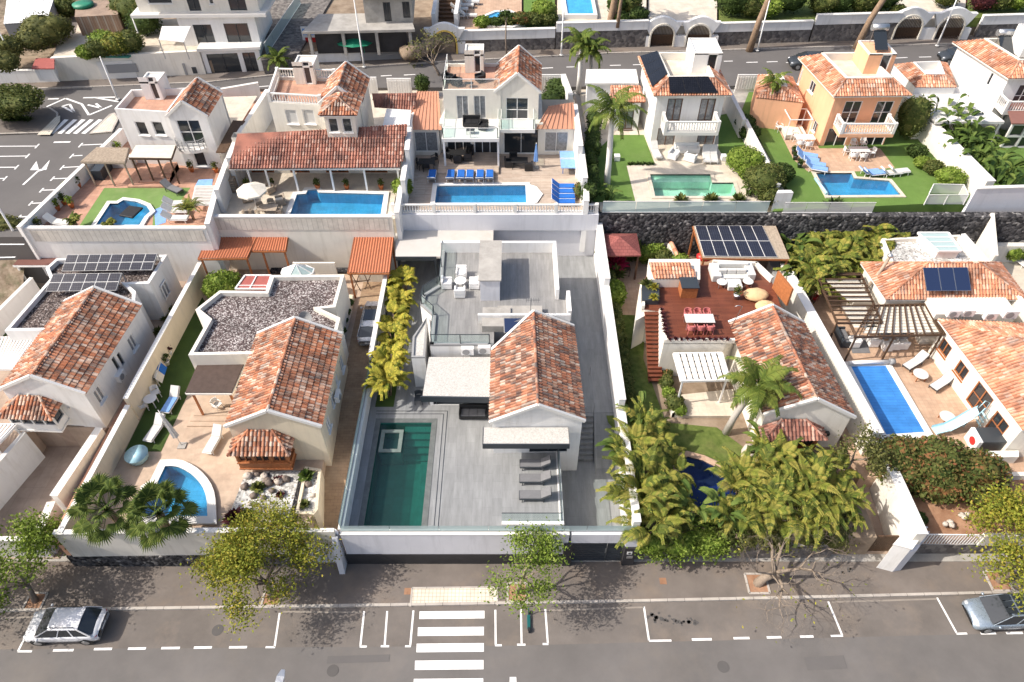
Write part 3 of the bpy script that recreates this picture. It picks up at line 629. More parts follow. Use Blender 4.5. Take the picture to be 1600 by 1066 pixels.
def frond(mb,st,base,az,el,L,droop,ll,n=18,wl=0.05,rr=rnd,tw=0.5):
 base=Vector(base);h=Vector((math.cos(az),math.sin(az),0));p=base;a=el;pts=[p];m=8
 for i in range(m):a-=droop/m*(0.5+i/m);p=p+(h*math.cos(a)+Vector((0,0,math.sin(a))))*L/m;pts.append(p)
 st.tube(pts,[0.035*(1-.85*i/m)for i in range(m+1)],4);sd0=h.cross(Vector((0,0,1)))
 fu=(rr.random()*40,rr.random()*40)
 for i in range(n):
  t=0.12+0.88*i/(n-1);k=min(m-1,int(t*m));f=t*m-k;q=pts[k].lerp(pts[k+1],min(1,f));d=(pts[k+1]-pts[k]).normalized();lw=ll*(math.sin(min(1,t*1.15+.12)*math.pi)*.75+.3)
  for sg in(-1,1):
   dr=(sd0*sg+d*.55+Vector((0,0,.15-tw*rr.uniform(.5,1.2)))).normalized();e=q+dr*lw;wv=d*wl
   md=q.lerp(e,.55)+Vector((0,0,lw*.1));e=e-Vector((0,0,lw*.18))
   u=(fu[0]+i*7//n*.37,fu[1])if rr.random()<.8 else(rr.random()*40,1.0);mb.face([q-wv*.6,q+wv*.6,md+wv,md-wv],u);mb.face([md-wv,md+wv,e],u)
def palm(name,label,base,H,nf=16,L=2.6,ll=.7,mat='palm',seed=3,lean=(0,0),tr=.17,trunkmat='palmtrunk',n=22,wl=.045,shaft=True,cat='palm tree',elr=(-.3,1.25),ctop=None):
 rr=random.Random(seed);t=thing(name,label,cat,base);b=Vector(base);top=b+Vector((lean[0],lean[1],H));k=MB();k.tube([b-Vector((0,0,.2)),b+Vector((lean[0]*.2,lean[1]*.2,H*.35)),b+Vector((lean[0]*.6,lean[1]*.6,H*.7)),top],[tr*1.35,tr*1.05,tr,tr*.8],10);k.build('trunk',M[trunkmat],t)
 if shaft:s_=MB();s_.tube([top-Vector((0,0,.1)),top+Vector((0,0,.7))],[tr*.85,tr*.4],8);s_.build('crownshaft',M['blade'],t)
 c=top+Vector((0,0,.5 if shaft else 0));lf=MB()
 for i in range(nf):
  az=i*2.4+rr.uniform(-.2,.2);e=elr[1]+(elr[0]-elr[1])*(i/nf);lf.cm=0;frond(lf,lf,c,az,e,L*rr.uniform(.85,1.1),rr.uniform(1.2,1.9),ll,n,wl,rr)
 for i in range(len(lf.uv)):
  if lf.uv[i]is None:lf.uv[i]=(3.3,1.7)
 lf.build('fronds',M[mat],t);return t
def areca(name,label,base,H=2.6,ns=7,mat='palmgold',seed=1,spread=.5,L=1.9,ll=.5,nf=5,n=13,wl=.055,tw=.6,cat='palm',group=None):
 """clump of slender stems with arching fronds"""
 rr=random.Random(seed);t=thing(name,label,cat,base,group);k=MB();lf=MB();b=Vector(base)
 for j in range(ns):
  a=6.28*j/ns+rr.uniform(-.3,.3);o=Vector((math.cos(a),math.sin(a),0))*spread*rr.uniform(.2,1);h=H*rr.uniform(.35,.8);tp=b+o*1.6+Vector((0,0,h));k.tube([b+o*.6-Vector((0,0,.05)),tp],[.05,.035],5)
  for i in range(nf):
   az=a+rr.uniform(-1.7,1.7)if spread>.2 else rr.uniform(0,6.28);frond(lf,lf,tp,az,rr.uniform(.5,1.35),L*rr.uniform(.75,1.15),rr.uniform(1.2,2.0),ll,n,wl,rr,tw)
 for i in range(len(lf.uv)):
  if lf.uv[i]is None:lf.uv[i]=(3.3,1.7)
 k.build('stems',M['palmbrown'],t);lf.build('fronds',M[mat],t);return t
def fanpalm(name,label,base,H,nf=26,L=1.2,rf=.75,seed=1,lean=(0,0),tr=.2):
 rr=random.Random(seed);t=thing(name,label,'palm tree',base);b=Vector(base);top=b+Vector((lean[0],lean[1],H));k=MB();k.tube([b-Vector((0,0,.1)),b.lerp(top,.5),top],[tr*1.5,tr,tr*1.1],10);k.build('trunk',M['palmbrown'],t);lf=MB()
 for i in range(nf):
  az=i*2.4;el=1.35-1.75*i/nf+rr.uniform(-.1,.1);h=Vector((math.cos(az),math.sin(az),0));d=h*math.cos(el)+Vector((0,0,math.sin(el)));c=top+d*L*rr.uniform(.8,1.1)
  lf.tube([top,c],[.025,.018],4);sd=h.cross(Vector((0,0,1)));fwd=(d+Vector((0,0,-.35))).normalized();up=sd.cross(fwd).normalized();m=22;u=(rr.random()*40,rr.random()*40)
  for s_ in range(m):
   a0=-2.2+4.4*s_/m;a1=-2.2+4.4*(s_+1)/m;am=(a0+a1)/2;r_=rf*(1-.12*abs(am))*rr.uniform(.9,1.08)
   pa=c+(fwd*math.cos(a0)+sd*math.sin(a0))*r_*.62;pb=c+(fwd*math.cos(a1)+sd*math.sin(a1))*r_*.62;pm=c+(fwd*math.cos(am)+sd*math.sin(am))*r_*.6+up*.05*r_
   tip=c+(fwd*math.cos(am)+sd*math.sin(am))*r_-Vector((0,0,.22*r_));u2=(u[0]+(s_%5)*.3,u[1])
   lf.face([c,pa,pm],u2);lf.face([c,pm,pb],u2);lf.face([pa,tip,pm],u2);lf.face([pm,tip,pb],u2)
 for i in range(len(lf.uv)):
  if lf.uv[i]is None:lf.uv[i]=(3.3,1.7)
 lf.build('fan_leaves',M['fan'],t);return t
def paddles(name,label,base,H=2.6,nl=12,L=1.5,wd=.42,mat='blade',seed=1,spread=.35,cat='plant',group=None):
 rr=random.Random(seed);t=thing(name,label,cat,base,group);mb=MB();b=Vector(base)
 for i in range(nl):
  az=rr.uniform(0,6.28);h=Vector((math.cos(az),math.sin(az),0));sd=Vector((-h.y,h.x,0));r0=b+h*rr.uniform(0,spread);a=rr.uniform(.9,1.45);hh=H*rr.uniform(.35,.75);p=r0+h*hh*.25+Vector((0,0,hh));mb.tube([r0,p],[.04,.025],4);m=6;u=(rr.random()*40,rr.random()*40);pr=None;l_=L*rr.uniform(.7,1.1)
  for k in range(m+1):
   t_=k/m;w_=wd*math.sin(min(1,t_*.92+.08)*math.pi)**.6*rr.uniform(.85,1.05)*.5+.01;c=p;lf_=c+sd*w_+Vector((0,0,w_*.35));rt=c-sd*w_+Vector((0,0,w_*.35))
   if pr:mb.face([pr[0],c,lf_,pr[1]],u);mb.face([pr[0],pr[2],rt,c],u)
   pr=(c,lf_,rt);a-=rr.uniform(.2,.38);p=p+(h*math.cos(a)+Vector((0,0,math.sin(a))))*l_/m
 for i in range(len(mb.uv)):
  if mb.uv[i]is None:mb.uv[i]=(3.3,1.7)
 mb.build('leaves',M[mat],t);return t
def rosette(name,label,base,r=.4,n=26,mat='succ',seed=1,cat='succulent',up=.9,wd=.07,pot=None,group=None):
 rr=random.Random(seed);t=thing(name,label,cat,base,group);mb=MB();b=Vector(base)+Vector((0,0,(.35 if pot else 0)))
 for i in range(n):
  az=i*2.4;el=rr.uniform(.1,up*1.4);h=Vector((math.cos(az),math.sin(az),0));sd=Vector((-h.y,h.x,0))*wd*r/.4;tip=b+(h*math.cos(el)+Vector((0,0,math.sin(el))))*r*rr.uniform(.8,1.2);md=b.lerp(tip,.5)+Vector((0,0,r*.1));u=(rr.random()*40,rr.random()*40)
  mb.face([b-sd*.5,b+sd*.5,md+sd,md-sd],u);mb.face([md-sd,md+sd,tip],u)
 mb.build('leaves',M[mat],t)
 if pot:k=MB();k.lathe([(.13,0),(.2,.36),(.22,.38),(.22,.4),(.17,.4)],base,14);k.build('pot',M[pot],t)
 return t
 # ---------------------------------------------------------------- furniture and equipment
def mk_lounger(mat_c,frame='white',head=None,kind='sun_lounger',back=.5,wheels=False):
 """1.95 m lounger along +y, head towards +y"""
 t=thing(kind,'sun lounger','sun lounger');f=MB();w_=.31
 for x in(-w_,w_):f.bar((x,-.95,.3),(x,.35,.3),.05,.06)
 for y in(-.95,-.3,.35):f.bar((-w_,y,.3),(w_,y,.3),.05,.05)
 for x in(-w_,w_):f.bar((x,.35,.3),(x,.95,.3+back),.05,.05)
 f.bar((-w_,.95,.3+back),(w_,.95,.3+back),.05,.05);f.build('frame',M[frame],t)
 for(x,y)in((-w_,-.8),(w_,-.8),(-w_,.5),(w_,.5)):l=MB();l.bar((x,y,0),(x,y+.04,.3),.045,.045);l.build('leg',M[frame],t)
 s_=MB();s_.add([(-.29,-.94,.34),(.29,-.94,.34),(.29,.35,.34),(-.29,.35,.34),(-.29,-.94,.40),(.29,-.94,.40),(.29,.33,.40),(-.29,.33,.40)],[(3,2,1,0),(4,5,6,7),(0,1,5,4),(1,2,6,5),(2,3,7,6),(3,0,4,7)]);s_.build('seat_pad',M[mat_c],t)
 bb=MB();bb.add([(-.29,.36,.35),(.29,.36,.35),(.29,.95,.35+back),(-.29,.95,.35+back),(-.29,.34,.42),(.29,.34,.42),(.29,.93,.42+back),(-.29,.93,.42+back)],[(3,2,1,0),(4,5,6,7),(0,1,5,4),(1,2,6,5),(2,3,7,6),(3,0,4,7)]);bb.build('back_pad',M[head or mat_c],t)
 return t
def mk_chair(mat='plastic',kind='garden_chair',arms=True,wd=.5,shell_=False):
 t=thing(kind,'garden chair','chair');h=wd/2;s_=MB();s_.add([(-h,-h,.42),(h,-h,.42),(h,h,.40),(-h,h,.40),(-h,-h,.46),(h,-h,.46),(h,h,.44),(-h,h,.44)],[(3,2,1,0),(4,5,6,7),(0,1,5,4),(1,2,6,5),(2,3,7,6),(3,0,4,7)]);s_.build('seat',M[mat],t)
 b=MB();n=5;pr=[]
 for i in range(n+1):x=-h+wd*i/n;y=h+.05-.12*abs(i/n*2-1)**2;pr.append((x,y))
 for i in range(n):b.bar((pr[i][0],pr[i][1]+.02,.66),(pr[i+1][0],pr[i+1][1]+.02,.66),.035,.42 if shell_ else .36)
 b.build('backrest',M[mat],t)
 for(x,y)in((-h+.03,-h+.03),(h-.03,-h+.03),(-h+.03,h-.03),(h-.03,h-.03)):l=MB();l.bar((x*1.08,y*1.08,0),(x,y,.43),.035,.035);l.build('leg',M[mat],t)
 if arms:
  for x in(-h,h):a=MB();a.bar((x,-h+.05,.64),(x,h,.68),.05,.03);a.bar((x,-h+.06,.44),(x,-h+.06,.64),.03,.03);a.build('armrest',M[mat],t)
 return t
def mk_armchair(mat='black',kind='armchair',wd=.75,cush=None,n_=1):
 t=thing(kind,'armchair','armchair');h=wd/2;b=MB();b.prism([(-h,-.36),(h,-.36),(h,.38),(-h,.38)],.06,.38);b.build('base',M[mat],t,.03)
 a=MB();a.prism([(-h,.26),(h,.26),(h,.40),(-h,.40)],.39,.78);a.build('backrest',M[mat],t,.03)
 for s_ in(-1,1):r_=MB();x0,x1=sorted((s_*h,s_*(h-.12)));r_.prism([(x0,-.36),(x1,-.36),(x1,.255),(x0,.255)],.385,.62);r_.build('armrest',M[mat],t,.03)
 for k in range(n_):c=MB();x0=-h+.13+(wd-.26)*k/n_;x1=-h+.13+(wd-.26)*(k+1)/n_-.01;c.prism([(x0,-.35),(x1,-.35),(x1,.25),(x0,.25)],.385,.48);c.build('cushion',M[cush or mat],t,.03)
 return t
def mk_table(mat='plastic',L=1.6,wd=.9,h=.74,kind='garden_table',legs='plastic',round_=False):
 t=thing(kind,'garden table','table');b=MB()
 if round_:b.lathe([(L/2,h-.04),(L/2+.01,h-.02),(L/2,h)],(0,0,0),24)
 else:b.prism([(-L/2,-wd/2),(L/2,-wd/2),(L/2,wd/2),(-L/2,wd/2)],h-.04,h)
 b.build('tabletop',M[mat],t,.008);wd=L if round_ else wd;k=.62 if round_ else .88
 for sx in(-1,1):
  for sy in(-1,1):l=MB();l.bar((sx*L/2*k,sy*wd/2*k,0),(sx*L/2*k,sy*wd/2*k,h-.041),.05,.05);l.build('leg',M[legs],t)
 return t
def parasol(label,base,fabric,open_=True,r=1.4,h=2.3,lean=(0,0)):
 t=thing('parasol',label,'parasol',base);b=Vector(base);tp=b+Vector((lean[0],lean[1],h));p=MB();p.tube([b,tp+Vector((0,0,.1))],[.025,.02],8);p.build('pole',M['white'],t)
 k=MB();k.box(b.x-.25,b.y-.25,b.z,b.x+.25,b.y+.25,b.z+.08);k.build('foot',M['concrete'],t);c=MB();n=8
 if open_:
  for i in range(n):
   a0,a1=6.283*i/n,6.283*(i+1)/n;q0=b+Vector((math.cos(a0)*r,math.sin(a0)*r,h-.5));q1=b+Vector((math.cos(a1)*r,math.sin(a1)*r,h-.5));dn=Vector((0,0,-.14));c.face([tp,q0,q1]);c.face([q0+dn,q1+dn,q1,q0]);c.face([tp-Vector((0,0,.02)),q1,q0])
 else:
  for i in range(n*2):
   a0,a1=3.1416*i/n,3.1416*(i+1)/n;f=lambda a,rr_,z,ii:b+(tp-b)*(z/h)+Vector((math.cos(a)*rr_*(1 if ii%2 else .6),math.sin(a)*rr_*(1 if ii%2 else .6),0))
   for(z0,r0,z1,r1)in((h*.28,.22,h*.6,.16),(h*.6,.16,h,.03)):c.face([f(a0,r0,z0,i),f(a1,r0,z0,i+1),f(a1,r1,z1,i+1),f(a0,r1,z1,i)])
 c.build('canopy',M[fabric],t);return t
def ac_unit(label,base,rz=0,sc=1.0):
 t=thing('air_conditioner',label,'air conditioner',base,None,rz);o=MB();o.prism([(-.42,-.16),(.42,-.16),(.42,.16),(-.42,.16)],.06,.66);OFF[t.name]=Vector((0,0,0));o.build('casing',M['plastic'],t,.015)
 g=MB();g.tube([(-.1,-.165,.36),(-.1,-.185,.36)],[.24,.24],20);g.build('fan_grille',M['greymetal'],t)
 for x in(-.3,.3):f=MB();f.box(x-.03,-.15,0,x+.03,.15,.058);f.build('foot',M['greymetal'],t)
 t.scale=(sc,sc,sc);return t
def bench_box(name,label,cat,pts,z0,z1,mat,bev=.02):
 mb=MB();mb.prism(pts,z0,z1);return tag(mb.build(name,M[mat],None,bev),label,cat)
def pot_plant(label,base,mat='leafdark',pot='orange',h=.8,r=.3,seed=1,cat='potted plant'):
 t=thing('potted_plant',label,cat,base);k=MB();k.lathe([(.14,0),(.22,.34),(.24,.36),(.24,.4),(.19,.4)],base,14);k.build('pot',M[pot],t)
 mb=MB();rr=random.Random(seed);crown(mb,[(base[0],base[1],base[2]+.4+h*.45,r,r,h*.5)],160,.11,seed,.2);mb.build('foliage',M[mat],t);s_=MB();s_.tube([(base[0],base[1],base[2]+.38),(base[0],base[1],base[2]+.4+h*.6)],[.02,.01],5);s_.build('stem',M['bark'],t);return t
def lamp_post(label,base,H=8.0,arm=(1.2,0),mat='white'):
 t=thing('street_lamp',label,'street lamp',base);b=Vector(base);p=MB();p.tube([b,b+Vector((0,0,1.2)),b+Vector((0,0,H))],[.1,.085,.05],10);p.tube([b,b+Vector((0,0,.04))],[.2,.2],10);p.build('pole',M[mat],t);a=Vector((arm[0],arm[1],0));tp=b+Vector((0,0,H))
 if a.length>.01:
  q=MB();q.tube([tp-Vector((0,0,.15)),tp+a*.5+Vector((0,0,.1)),tp+a+Vector((0,0,.15))],[.04,.035,.03],8);q.build('arm',M[mat],t);d=a.normalized();h=MB();s_=Vector((-d.y,d.x,0));e=tp+a+Vector((0,0,.15))
  v=[]
  for(l,w_,z0,z1)in((-.1,.05,-.03,.05),(.15,.16,-.06,.1),(.55,.17,-.05,.1),(.85,.08,-.02,.05)):
   for(sg,z)in((-1,z0),(1,z0),(1,z1),(-1,z1)):v.append(e+d*l+s_*w_*sg+Vector((0,0,z)))
  h.add(v,[(3,2,1,0),(12,13,14,15)]+[(4*i+k,4*i+(k+1)%4,4*i+4+(k+1)%4,4*i+4+k)for i in range(3)for k in range(4)]);h.build('lamp_head',M['steel']if mat!='white' else M['greymetal'],t)
 return t
def pv_array(label,fl,fr,br,bl,nx,ny,mat='pv',frame='white',name='solar_array',tilt_frame=True):
 """solar panels over a sloping quad, each panel a part"""
 fl,fr,br,bl=map(Vector,(fl,fr,br,bl));t=thing(name,label,'solar array',tuple(fl));nr=(fr-fl).cross(bl-fl).normalized();g=.006
 for i in range(nx):
  for j in range(ny):
   def q(u,v):return fl.lerp(fr,u).lerp(bl.lerp(br,u),v)
   u0,u1,v0,v1=i/nx+g/nx*1.2,(i+1)/nx-g/nx*1.2,j/ny+g/ny,(j+1)/ny-g/ny
   c=[q(u0,v0),q(u1,v0),q(u1,v1),q(u0,v1)];f=MB();f.add([p-nr*.035 for p in c]+[p for p in c],[(3,2,1,0),(4,5,6,7),(0,1,5,4),(1,2,6,5),(2,3,7,6),(3,0,4,7)]);fo=f.build('solar_panel',M[frame],t)
   s_=MB();w_=(fr-fl).length/nx;h_=(bl-fl).length/ny;a,b=.018/w_,.018/h_;qq=lambda x,y:c[0].lerp(c[1],x).lerp(c[3].lerp(c[2],x),y)+nr*.004;s_.face([qq(a,b),qq(1-a,b),qq(1-a,1-b),qq(a,1-b)]);s_.build('cells',M[mat],fo)
 if tilt_frame:
  r_=MB()
  for k in range(nx+1):
   a,b=fl.lerp(fr,k/nx),bl.lerp(br,k/nx);r_.bar(a-nr*.08,b-nr*.08,.05,.05);zg=min(fl.z,bl.z)-.12;hi=b if b.z>a.z else a;r_.bar(hi-nr*.1,Vector((hi.x,hi.y,zg)),.05,.05,Vector((1,0,0)))
  r_.build('mounting_rail',M['greymetal'],t)
 return t
def louvre(name,label,p4,n,lw=.12,mat='white',frame='white',posts=(),zg=2.4,along=0,lh=.05,cat='pergola',tilt=False,sheet=None,beams=0,bm=None):
 """pergola: frame, slats, posts; p4 = FL FR BR BL in 3-D; along 0: slats run left-right"""
 FL,FR,BR,BL=map(Vector,p4);t=thing(name,label,cat,tuple(FL));f=MB();lw=min(lw,.8*((BL-FL)if along==0 else(FR-FL)).length/n)
 for a,b in((FL,FR),(FR,BR),(BR,BL),(BL,FL)):f.bar(a,b,.1,.16)
 f.build('frame',M[frame],t);s_=MB()
 for i in range(n):
  k=(i+.5)/n;a,b=(FL.lerp(BL,k),FR.lerp(BR,k))if along==0 else(FL.lerp(FR,k),BL.lerp(BR,k));u=Vector((0,0,.1));s_.bar(a+u,b+u,lw,lh)
 s_.build('slats',M[mat],t)
 if beams:
  g=MB()
  for i in range(beams):
   k=(i+.5)/beams;a,b=(FL.lerp(FR,k),BL.lerp(BR,k))if along==0 else(FL.lerp(BL,k),FR.lerp(BR,k));g.bar(a+Vector((0,0,.02)),b+Vector((0,0,.02)),.07,.1)
  g.build('rafters',M[bm or frame],t)
 if sheet:h=MB();o=Vector((0,0,.16));h.add([FL+o,FR+o,BR+o,BL+o,FL+o*1.15,FR+o*1.15,BR+o*1.15,BL+o*1.15],[(3,2,1,0),(4,5,6,7),(0,1,5,4),(1,2,6,5),(2,3,7,6),(3,0,4,7)]);h.build('roof_sheet',M[sheet],t)
 for(u,v)in posts:
  p=FL.lerp(FR,u).lerp(BL.lerp(BR,u),v);q=MB();q.bar((p.x,p.y,zg),(p.x,p.y,p.z-.08),.1,.1,Vector((1,0,0)));q.build('post',M[frame],t)
 return t
def corr_roof(name,label,p4,mat,posts,zg,pitch=.18,frame='wood',cat='canopy',amp=.03,th=0):
 """corrugated sheet roof on posts; corrugations run front to back"""
 FL,FR,BR,BL=map(Vector,p4);t=thing(name,label,cat,tuple(FL));mb=MB();n=max(2,int((FR-FL).length/pitch))*4;v=[]
 for i in range(n+1):
  h=amp*math.cos(i*math.pi/2);a,b=FL.lerp(FR,i/n),BL.lerp(BR,i/n);v+=[a+Vector((0,0,h)),b+Vector((0,0,h))]
 mb.csm=False;mb.add(v,[(2*i,2*i+2,2*i+3,2*i+1)for i in range(n)]);mb.build('roof_sheet',M[mat],t);f=MB();dn=Vector((0,0,-.1-amp))
 for a,b in((FL,FR),(FR,BR),(BR,BL),(BL,FL),(FL.lerp(FR,.5),BL.lerp(BR,.5))):f.bar(a+dn,b+dn,.1,.12)
 f.build('frame',M[frame],t)
 for(u,v_)in posts:p=FL.lerp(FR,u).lerp(BL.lerp(BR,u),v_);q=MB();q.bar((p.x,p.y,zg),(p.x,p.y,p.z-.1),.13,.13,Vector((1,0,0)));q.build('post',M[frame],t)
 return t
def chimney(parent,x,y,z0,z1,w_=.5,mat='plaster'):
 c=MB();c.box(x-w_/2,y-w_/2,z0,x+w_/2,y+w_/2,z1);o=c.build('chimney',M[mat],parent);k=MB();k.box(x-w_/2-.06,y-w_/2-.06,z1+.12,x+w_/2+.06,y+w_/2+.06,z1+.18)
 for sx in(-1,1):
  for sy in(-1,1):k.box(x+sx*w_*.38-.05,y+sy*w_*.38-.05,z1,x+sx*w_*.38+.05,y+sy*w_*.38+.05,z1+.12)
 k.build('chimney_cap',M['cap'],o);return o
def car(name,label,loc,rz,paint,L=4.2,Wd=1.78,Hh=1.58,style='suv',roofglass=0,rails=True,group=None):
 """car along +x (front at +x)"""
 t=thing(name,label,'car',loc,group,rz);OFF[t.name]=Vector((0,0,0));h=Wd/2;sh=.92
 # stations: x, half width low, half width at belt, sill z, belt z (shoulder), crown z
 S=[(-.5,.80,.72,.42,.80,.84),(-.485,.92,.84,.30,.92,.97),(-.42,.98,.92,.24,.96,1.0),(-.3,1.0,.95,.22,.97,1.0),(-.1,1.0,.96,.2,.96,.99),(.12,1.0,.96,.2,.94,.97),(.24,1.0,.95,.2,.92,.97),(.34,1.0,.92,.22,.87,.93),(.44,.97,.86,.26,.77,.84),(.485,.88,.74,.32,.66,.72),(.5,.74,.62,.42,.56,.60)]
 mb=MB();mb.csm=True;V=[]
 for(x,a,b,z0,z1,z2)in S:
  X=x*L;V+=[(X,-h*a*.9,z0),(X,-h*a,(z0+z1)*.5-.05),(X,-h*a,z1-.14),(X,-h*b,z1),(X,-h*b*.55,z2),(X,0,z2+.015),(X,h*b*.55,z2),(X,h*b,z1),(X,h*a,z1-.14),(X,h*a,(z0+z1)*.5-.05),(X,h*a*.9,z0)]
 n=11;F_=[(i*n+k,(i+1)*n+k,(i+1)*n+k+1,i*n+k+1)for i in range(len(S)-1)for k in range(n-1)]+[(i*n+n-1,(i+1)*n+n-1,(i+1)*n,i*n)for i in range(len(S)-1)]
 F_=[f[::-1]for f in F_]+[tuple(range(n)),tuple(range((len(S)-1)*n+n-1,(len(S)-1)*n-1,-1))]
 mb.add(V,F_);body=mb.build('body',M[paint],t)
 # greenhouse
 rw=.66;zr=Hh;zb=.965;xr0,xr1=(-.29 if style=='suv' else-.41)*L,.11*L;xb0,xb1=(-.455 if style=='suv' else-.465)*L,.31*L
 ro=MB();ro.csm=True;m_=6;V=[]
 for i in range(m_+1):
  x=xr0+(xr1-xr0)*i/m_;dz=-.09*(abs(i/m_*2-1))**2.2;
  for(y,z)in((-rw,-.08),(-rw*.8,-.02),(0,.02),(rw*.8,-.02),(rw,-.08)):V.append((x,y*h/.89*.97,zr+dz+z))
 ro.add(V,[(i*5+k,(i+1)*5+k,(i+1)*5+k+1,i*5+k+1)for i in range(m_)for k in range(4)][::1]);ro.build('roof',M[paint],t)
 rwh=rw*h/.89*.97;zte=zr-.115
 def glass(nm,pts,mt='glass'):g=MB();g.face(pts);return g.build(nm,M[mt],t)
 bw=h*.93
 glass('windshield',[(xb1,-bw*.93,zb),(xb1,bw*.93,zb),(xr1,rwh*.98,zte),(xr1,-rwh*.98,zte)])
 glass('rear_window',[(xb0+.03,bw*.88,zb+.02),(xb0+.03,-bw*.88,zb+.02),(xr0,-rwh*.98,zte),(xr0,rwh*.98,zte)])
 for sg in(-1,1):
  g=MB();p=[(xb0+.03,sg*bw,zb-.02),(xb1,sg*bw,zb-.02),(xr1,sg*rwh,zte+.0),(xr0,sg*rwh,zte+.0)];g.face(p if sg<0 else p[::-1]);g.build('side_window',M['glass'],t)
  pl=MB()
  lp=lambda u:(Vector(p[0]).lerp(Vector(p[1]),u),Vector(p[3]).lerp(Vector(p[2]),u))
  for u,ww in((.02,.2),(.31,.07),(.60,.05),(.985,.05)):
   a,b=lp(u);o=Vector((0,sg*.006,0));pl.bar(a+o,b+o,ww,.02,Vector((0,sg,0)))
  a0,a1=lp(0)[1],lp(1)[1];pl.bar(a0,a1,.03,.04);pl.build('window_pillar',M[paint],t)
  mi=MB();mi.blob((xb1-.28,sg*(h+.09),zb+.06),(.08,.1,.07),8,6);mi.build('wing_mirror',M[paint],t)
  hl=MB();hl.blob((.455*L,sg*h*.72,.70),(.16,.15,.07),8,6);hl.build('headlight',M['lamp'],t)
  tl=MB();tl.blob((-.478*L,sg*h*.76,.82),(.08,.14,.07),8,6);tl.build('tail_light',M['red'],t)
  for x in(-.02,-.25):hd=MB();hd.box(x*L-.08,sg*(h+.005)-.012,.80,x*L+.08,sg*(h+.005)+.012,.825);hd.build('door_handle',M['steel'],t)
  if rails:rl=MB();rl.tube([(xr0+.1,sg*rwh*.9,zr+.0),(xr0+.2,sg*rwh*.9,zr+.05),(xr1-.2,sg*rwh*.9,zr+.05),(xr1-.05,sg*rwh*.9,zr-.01)],.018,6);rl.build('roof_rail',M['black'],t)
  for x in(-.315,.315):
   wh=MB();y0=sg*(h-.19);y1=sg*(h+.012);wh.tube([(x*L,y0,.33),(x*L,y1-sg*.02,.33),(x*L,y1,.33)],[.33,.33,.31],22);tyre=wh.build('tyre',M['rubber'],t)
   rm=MB();rm.tube([(x*L,y1+sg*.001,.33),(x*L,y1+sg*.008,.33)],[.21,.2],14);rm.build('rim',M['steel'],tyre)
   ar=MB();ar.tube([(x*L,sg*(h-.2),.37),(x*L,sg*(h-.002),.37)],[.385,.385],22);ar.build('wheel_arch',M['black'],t)
 bp=MB();bp.box(.497*L,-.45,.42,.502*L,.45,.56);bp.build('grille',M['black'],t);np_=MB();np_.box(-.505*L,-.26,.55,-.5*L,.26,.66);np_.build('number_plate',M['plastic'],t)
 if roofglass:
  rg=MB()
  if roofglass==2:rg.box(xr0+.55,-.5,zr+.012,xr1-.1,.5,zr+.03)
  for i in range(3 if roofglass==1 else 0):
   for j in range(3):
    x0=xr0+.5+i*.72;y0=-.54+j*.37;rg.box(x0,y0,zr+.012,x0+.62,y0+.32,zr+.03)
  rg.build('roof_window',M['glass'],t)
 return t
 # ================================================================ SETTING
def sheet(name,pts,z,mat):
 mb=MB();mb.face([(p[0],p[1],z)for p in ccw([tuple(q)for q in pts])]);return struct(name,mb,M[mat])
def block(name,pts,z0,z1,mat):
 mb=MB();mb.prism(pts,z0,z1);return struct(name,mb,M[mat])
PL=lambda lst,z:[W2(a,b,z)for a,b in lst]
mb=MB();mb.face([(-500,-400,-.3),(500,-400,-.3),(500,20.3,-.3),(-500,20.3,-.3)]);struct('ground',mb,M['earth'])
kb=[W2(0,957),W2(400,951.5),W2(640,948),W2(1000,942),W2(1300,935.5),W2(1600,928)]
kb=[(-140,kb[0][1]-1.0)]+kb+[(140,kb[-1][1]+2.2)]
sheet('road',[(-140,5.5),(140,5.5)]+kb[::-1],0.0,'asphalt')
block('opposite_pavement',[(-140,2),(140,2),(140,5.5),(-140,5.5)],-.2,.12,'pavement')
mb=MB();mb2=MB()
for i in range(len(kb)-1):
 a,b=Vector(kb[i]),Vector(kb[i+1]);mb.prism([a,b,b+Vector((0,.16)),a+Vector((0,.16))],-.2,.14);mb2.prism([a+Vector((0,.16)),b+Vector((0,.16)),(b.x,21.6),(a.x,21.6)],-.2,.12)
struct('kerb',mb,M['kerb']);struct('pavement',mb2,M['pavement'])
block('garden_ground',[(-140,20.45),(140,20.45),(140,47.1),(-140,47.1)],-.3,.16,'concrete')
block('upper_terrace_ground',[(-37,54.5),(90,54.5),(90,70),(-34.5,70)],-.3,6.5,'concrete');block('upper_terrace_fill',[(-37.8,47.12),(90,47.12),(90,54.49),(-37,54.49)],-.3,5.3,'concrete')
# upper road and car park
ZR=6.9
fk=[W2(-300,150,ZR),W2(160,136,ZR),W2(326,129,ZR),W2(420,119,ZR),W2(505,110,ZR),W2(676,98,ZR),W2(950,84,ZR),W2(1128,79,ZR),W2(1300,74,ZR),W2(1600,66,ZR),W2(2200,60,ZR)]
mb=MB();pk=[(-140,47.12),(-38.6,46.2),(-38.4,60),(-36,66.5),(-24,67.5),(140,68.5),(140,fk[-1][1])]+fk[::-1]+[(-140,fk[0][1])]
Q1,Q2=W2(30,357,7.7),W2(190,203,7.7)
block('upper_road',[(-140,43.5),(Q1[0]-.1,43.5),(Q1[0]-.1,Q1[1]),(Q2[0]-.1,Q2[1]),(Q2[0]+1.0,66.6),(-24,67.8),(140,69.8)]+[(140,fk[-1][1])]+fk[::-1]+[(-140,fk[0][1])],-.3,ZR,'asphalt2')
fb=[(p[0],p[1]+2.1)for p in fk]
mb=MB();
for i in range(len(fk)-1):mb.prism([fk[i],fk[i+1],fb[i+1],fb[i]],5,ZR+.13)
struct('upper_pavement',mb,M['pavement'])
mb=MB()
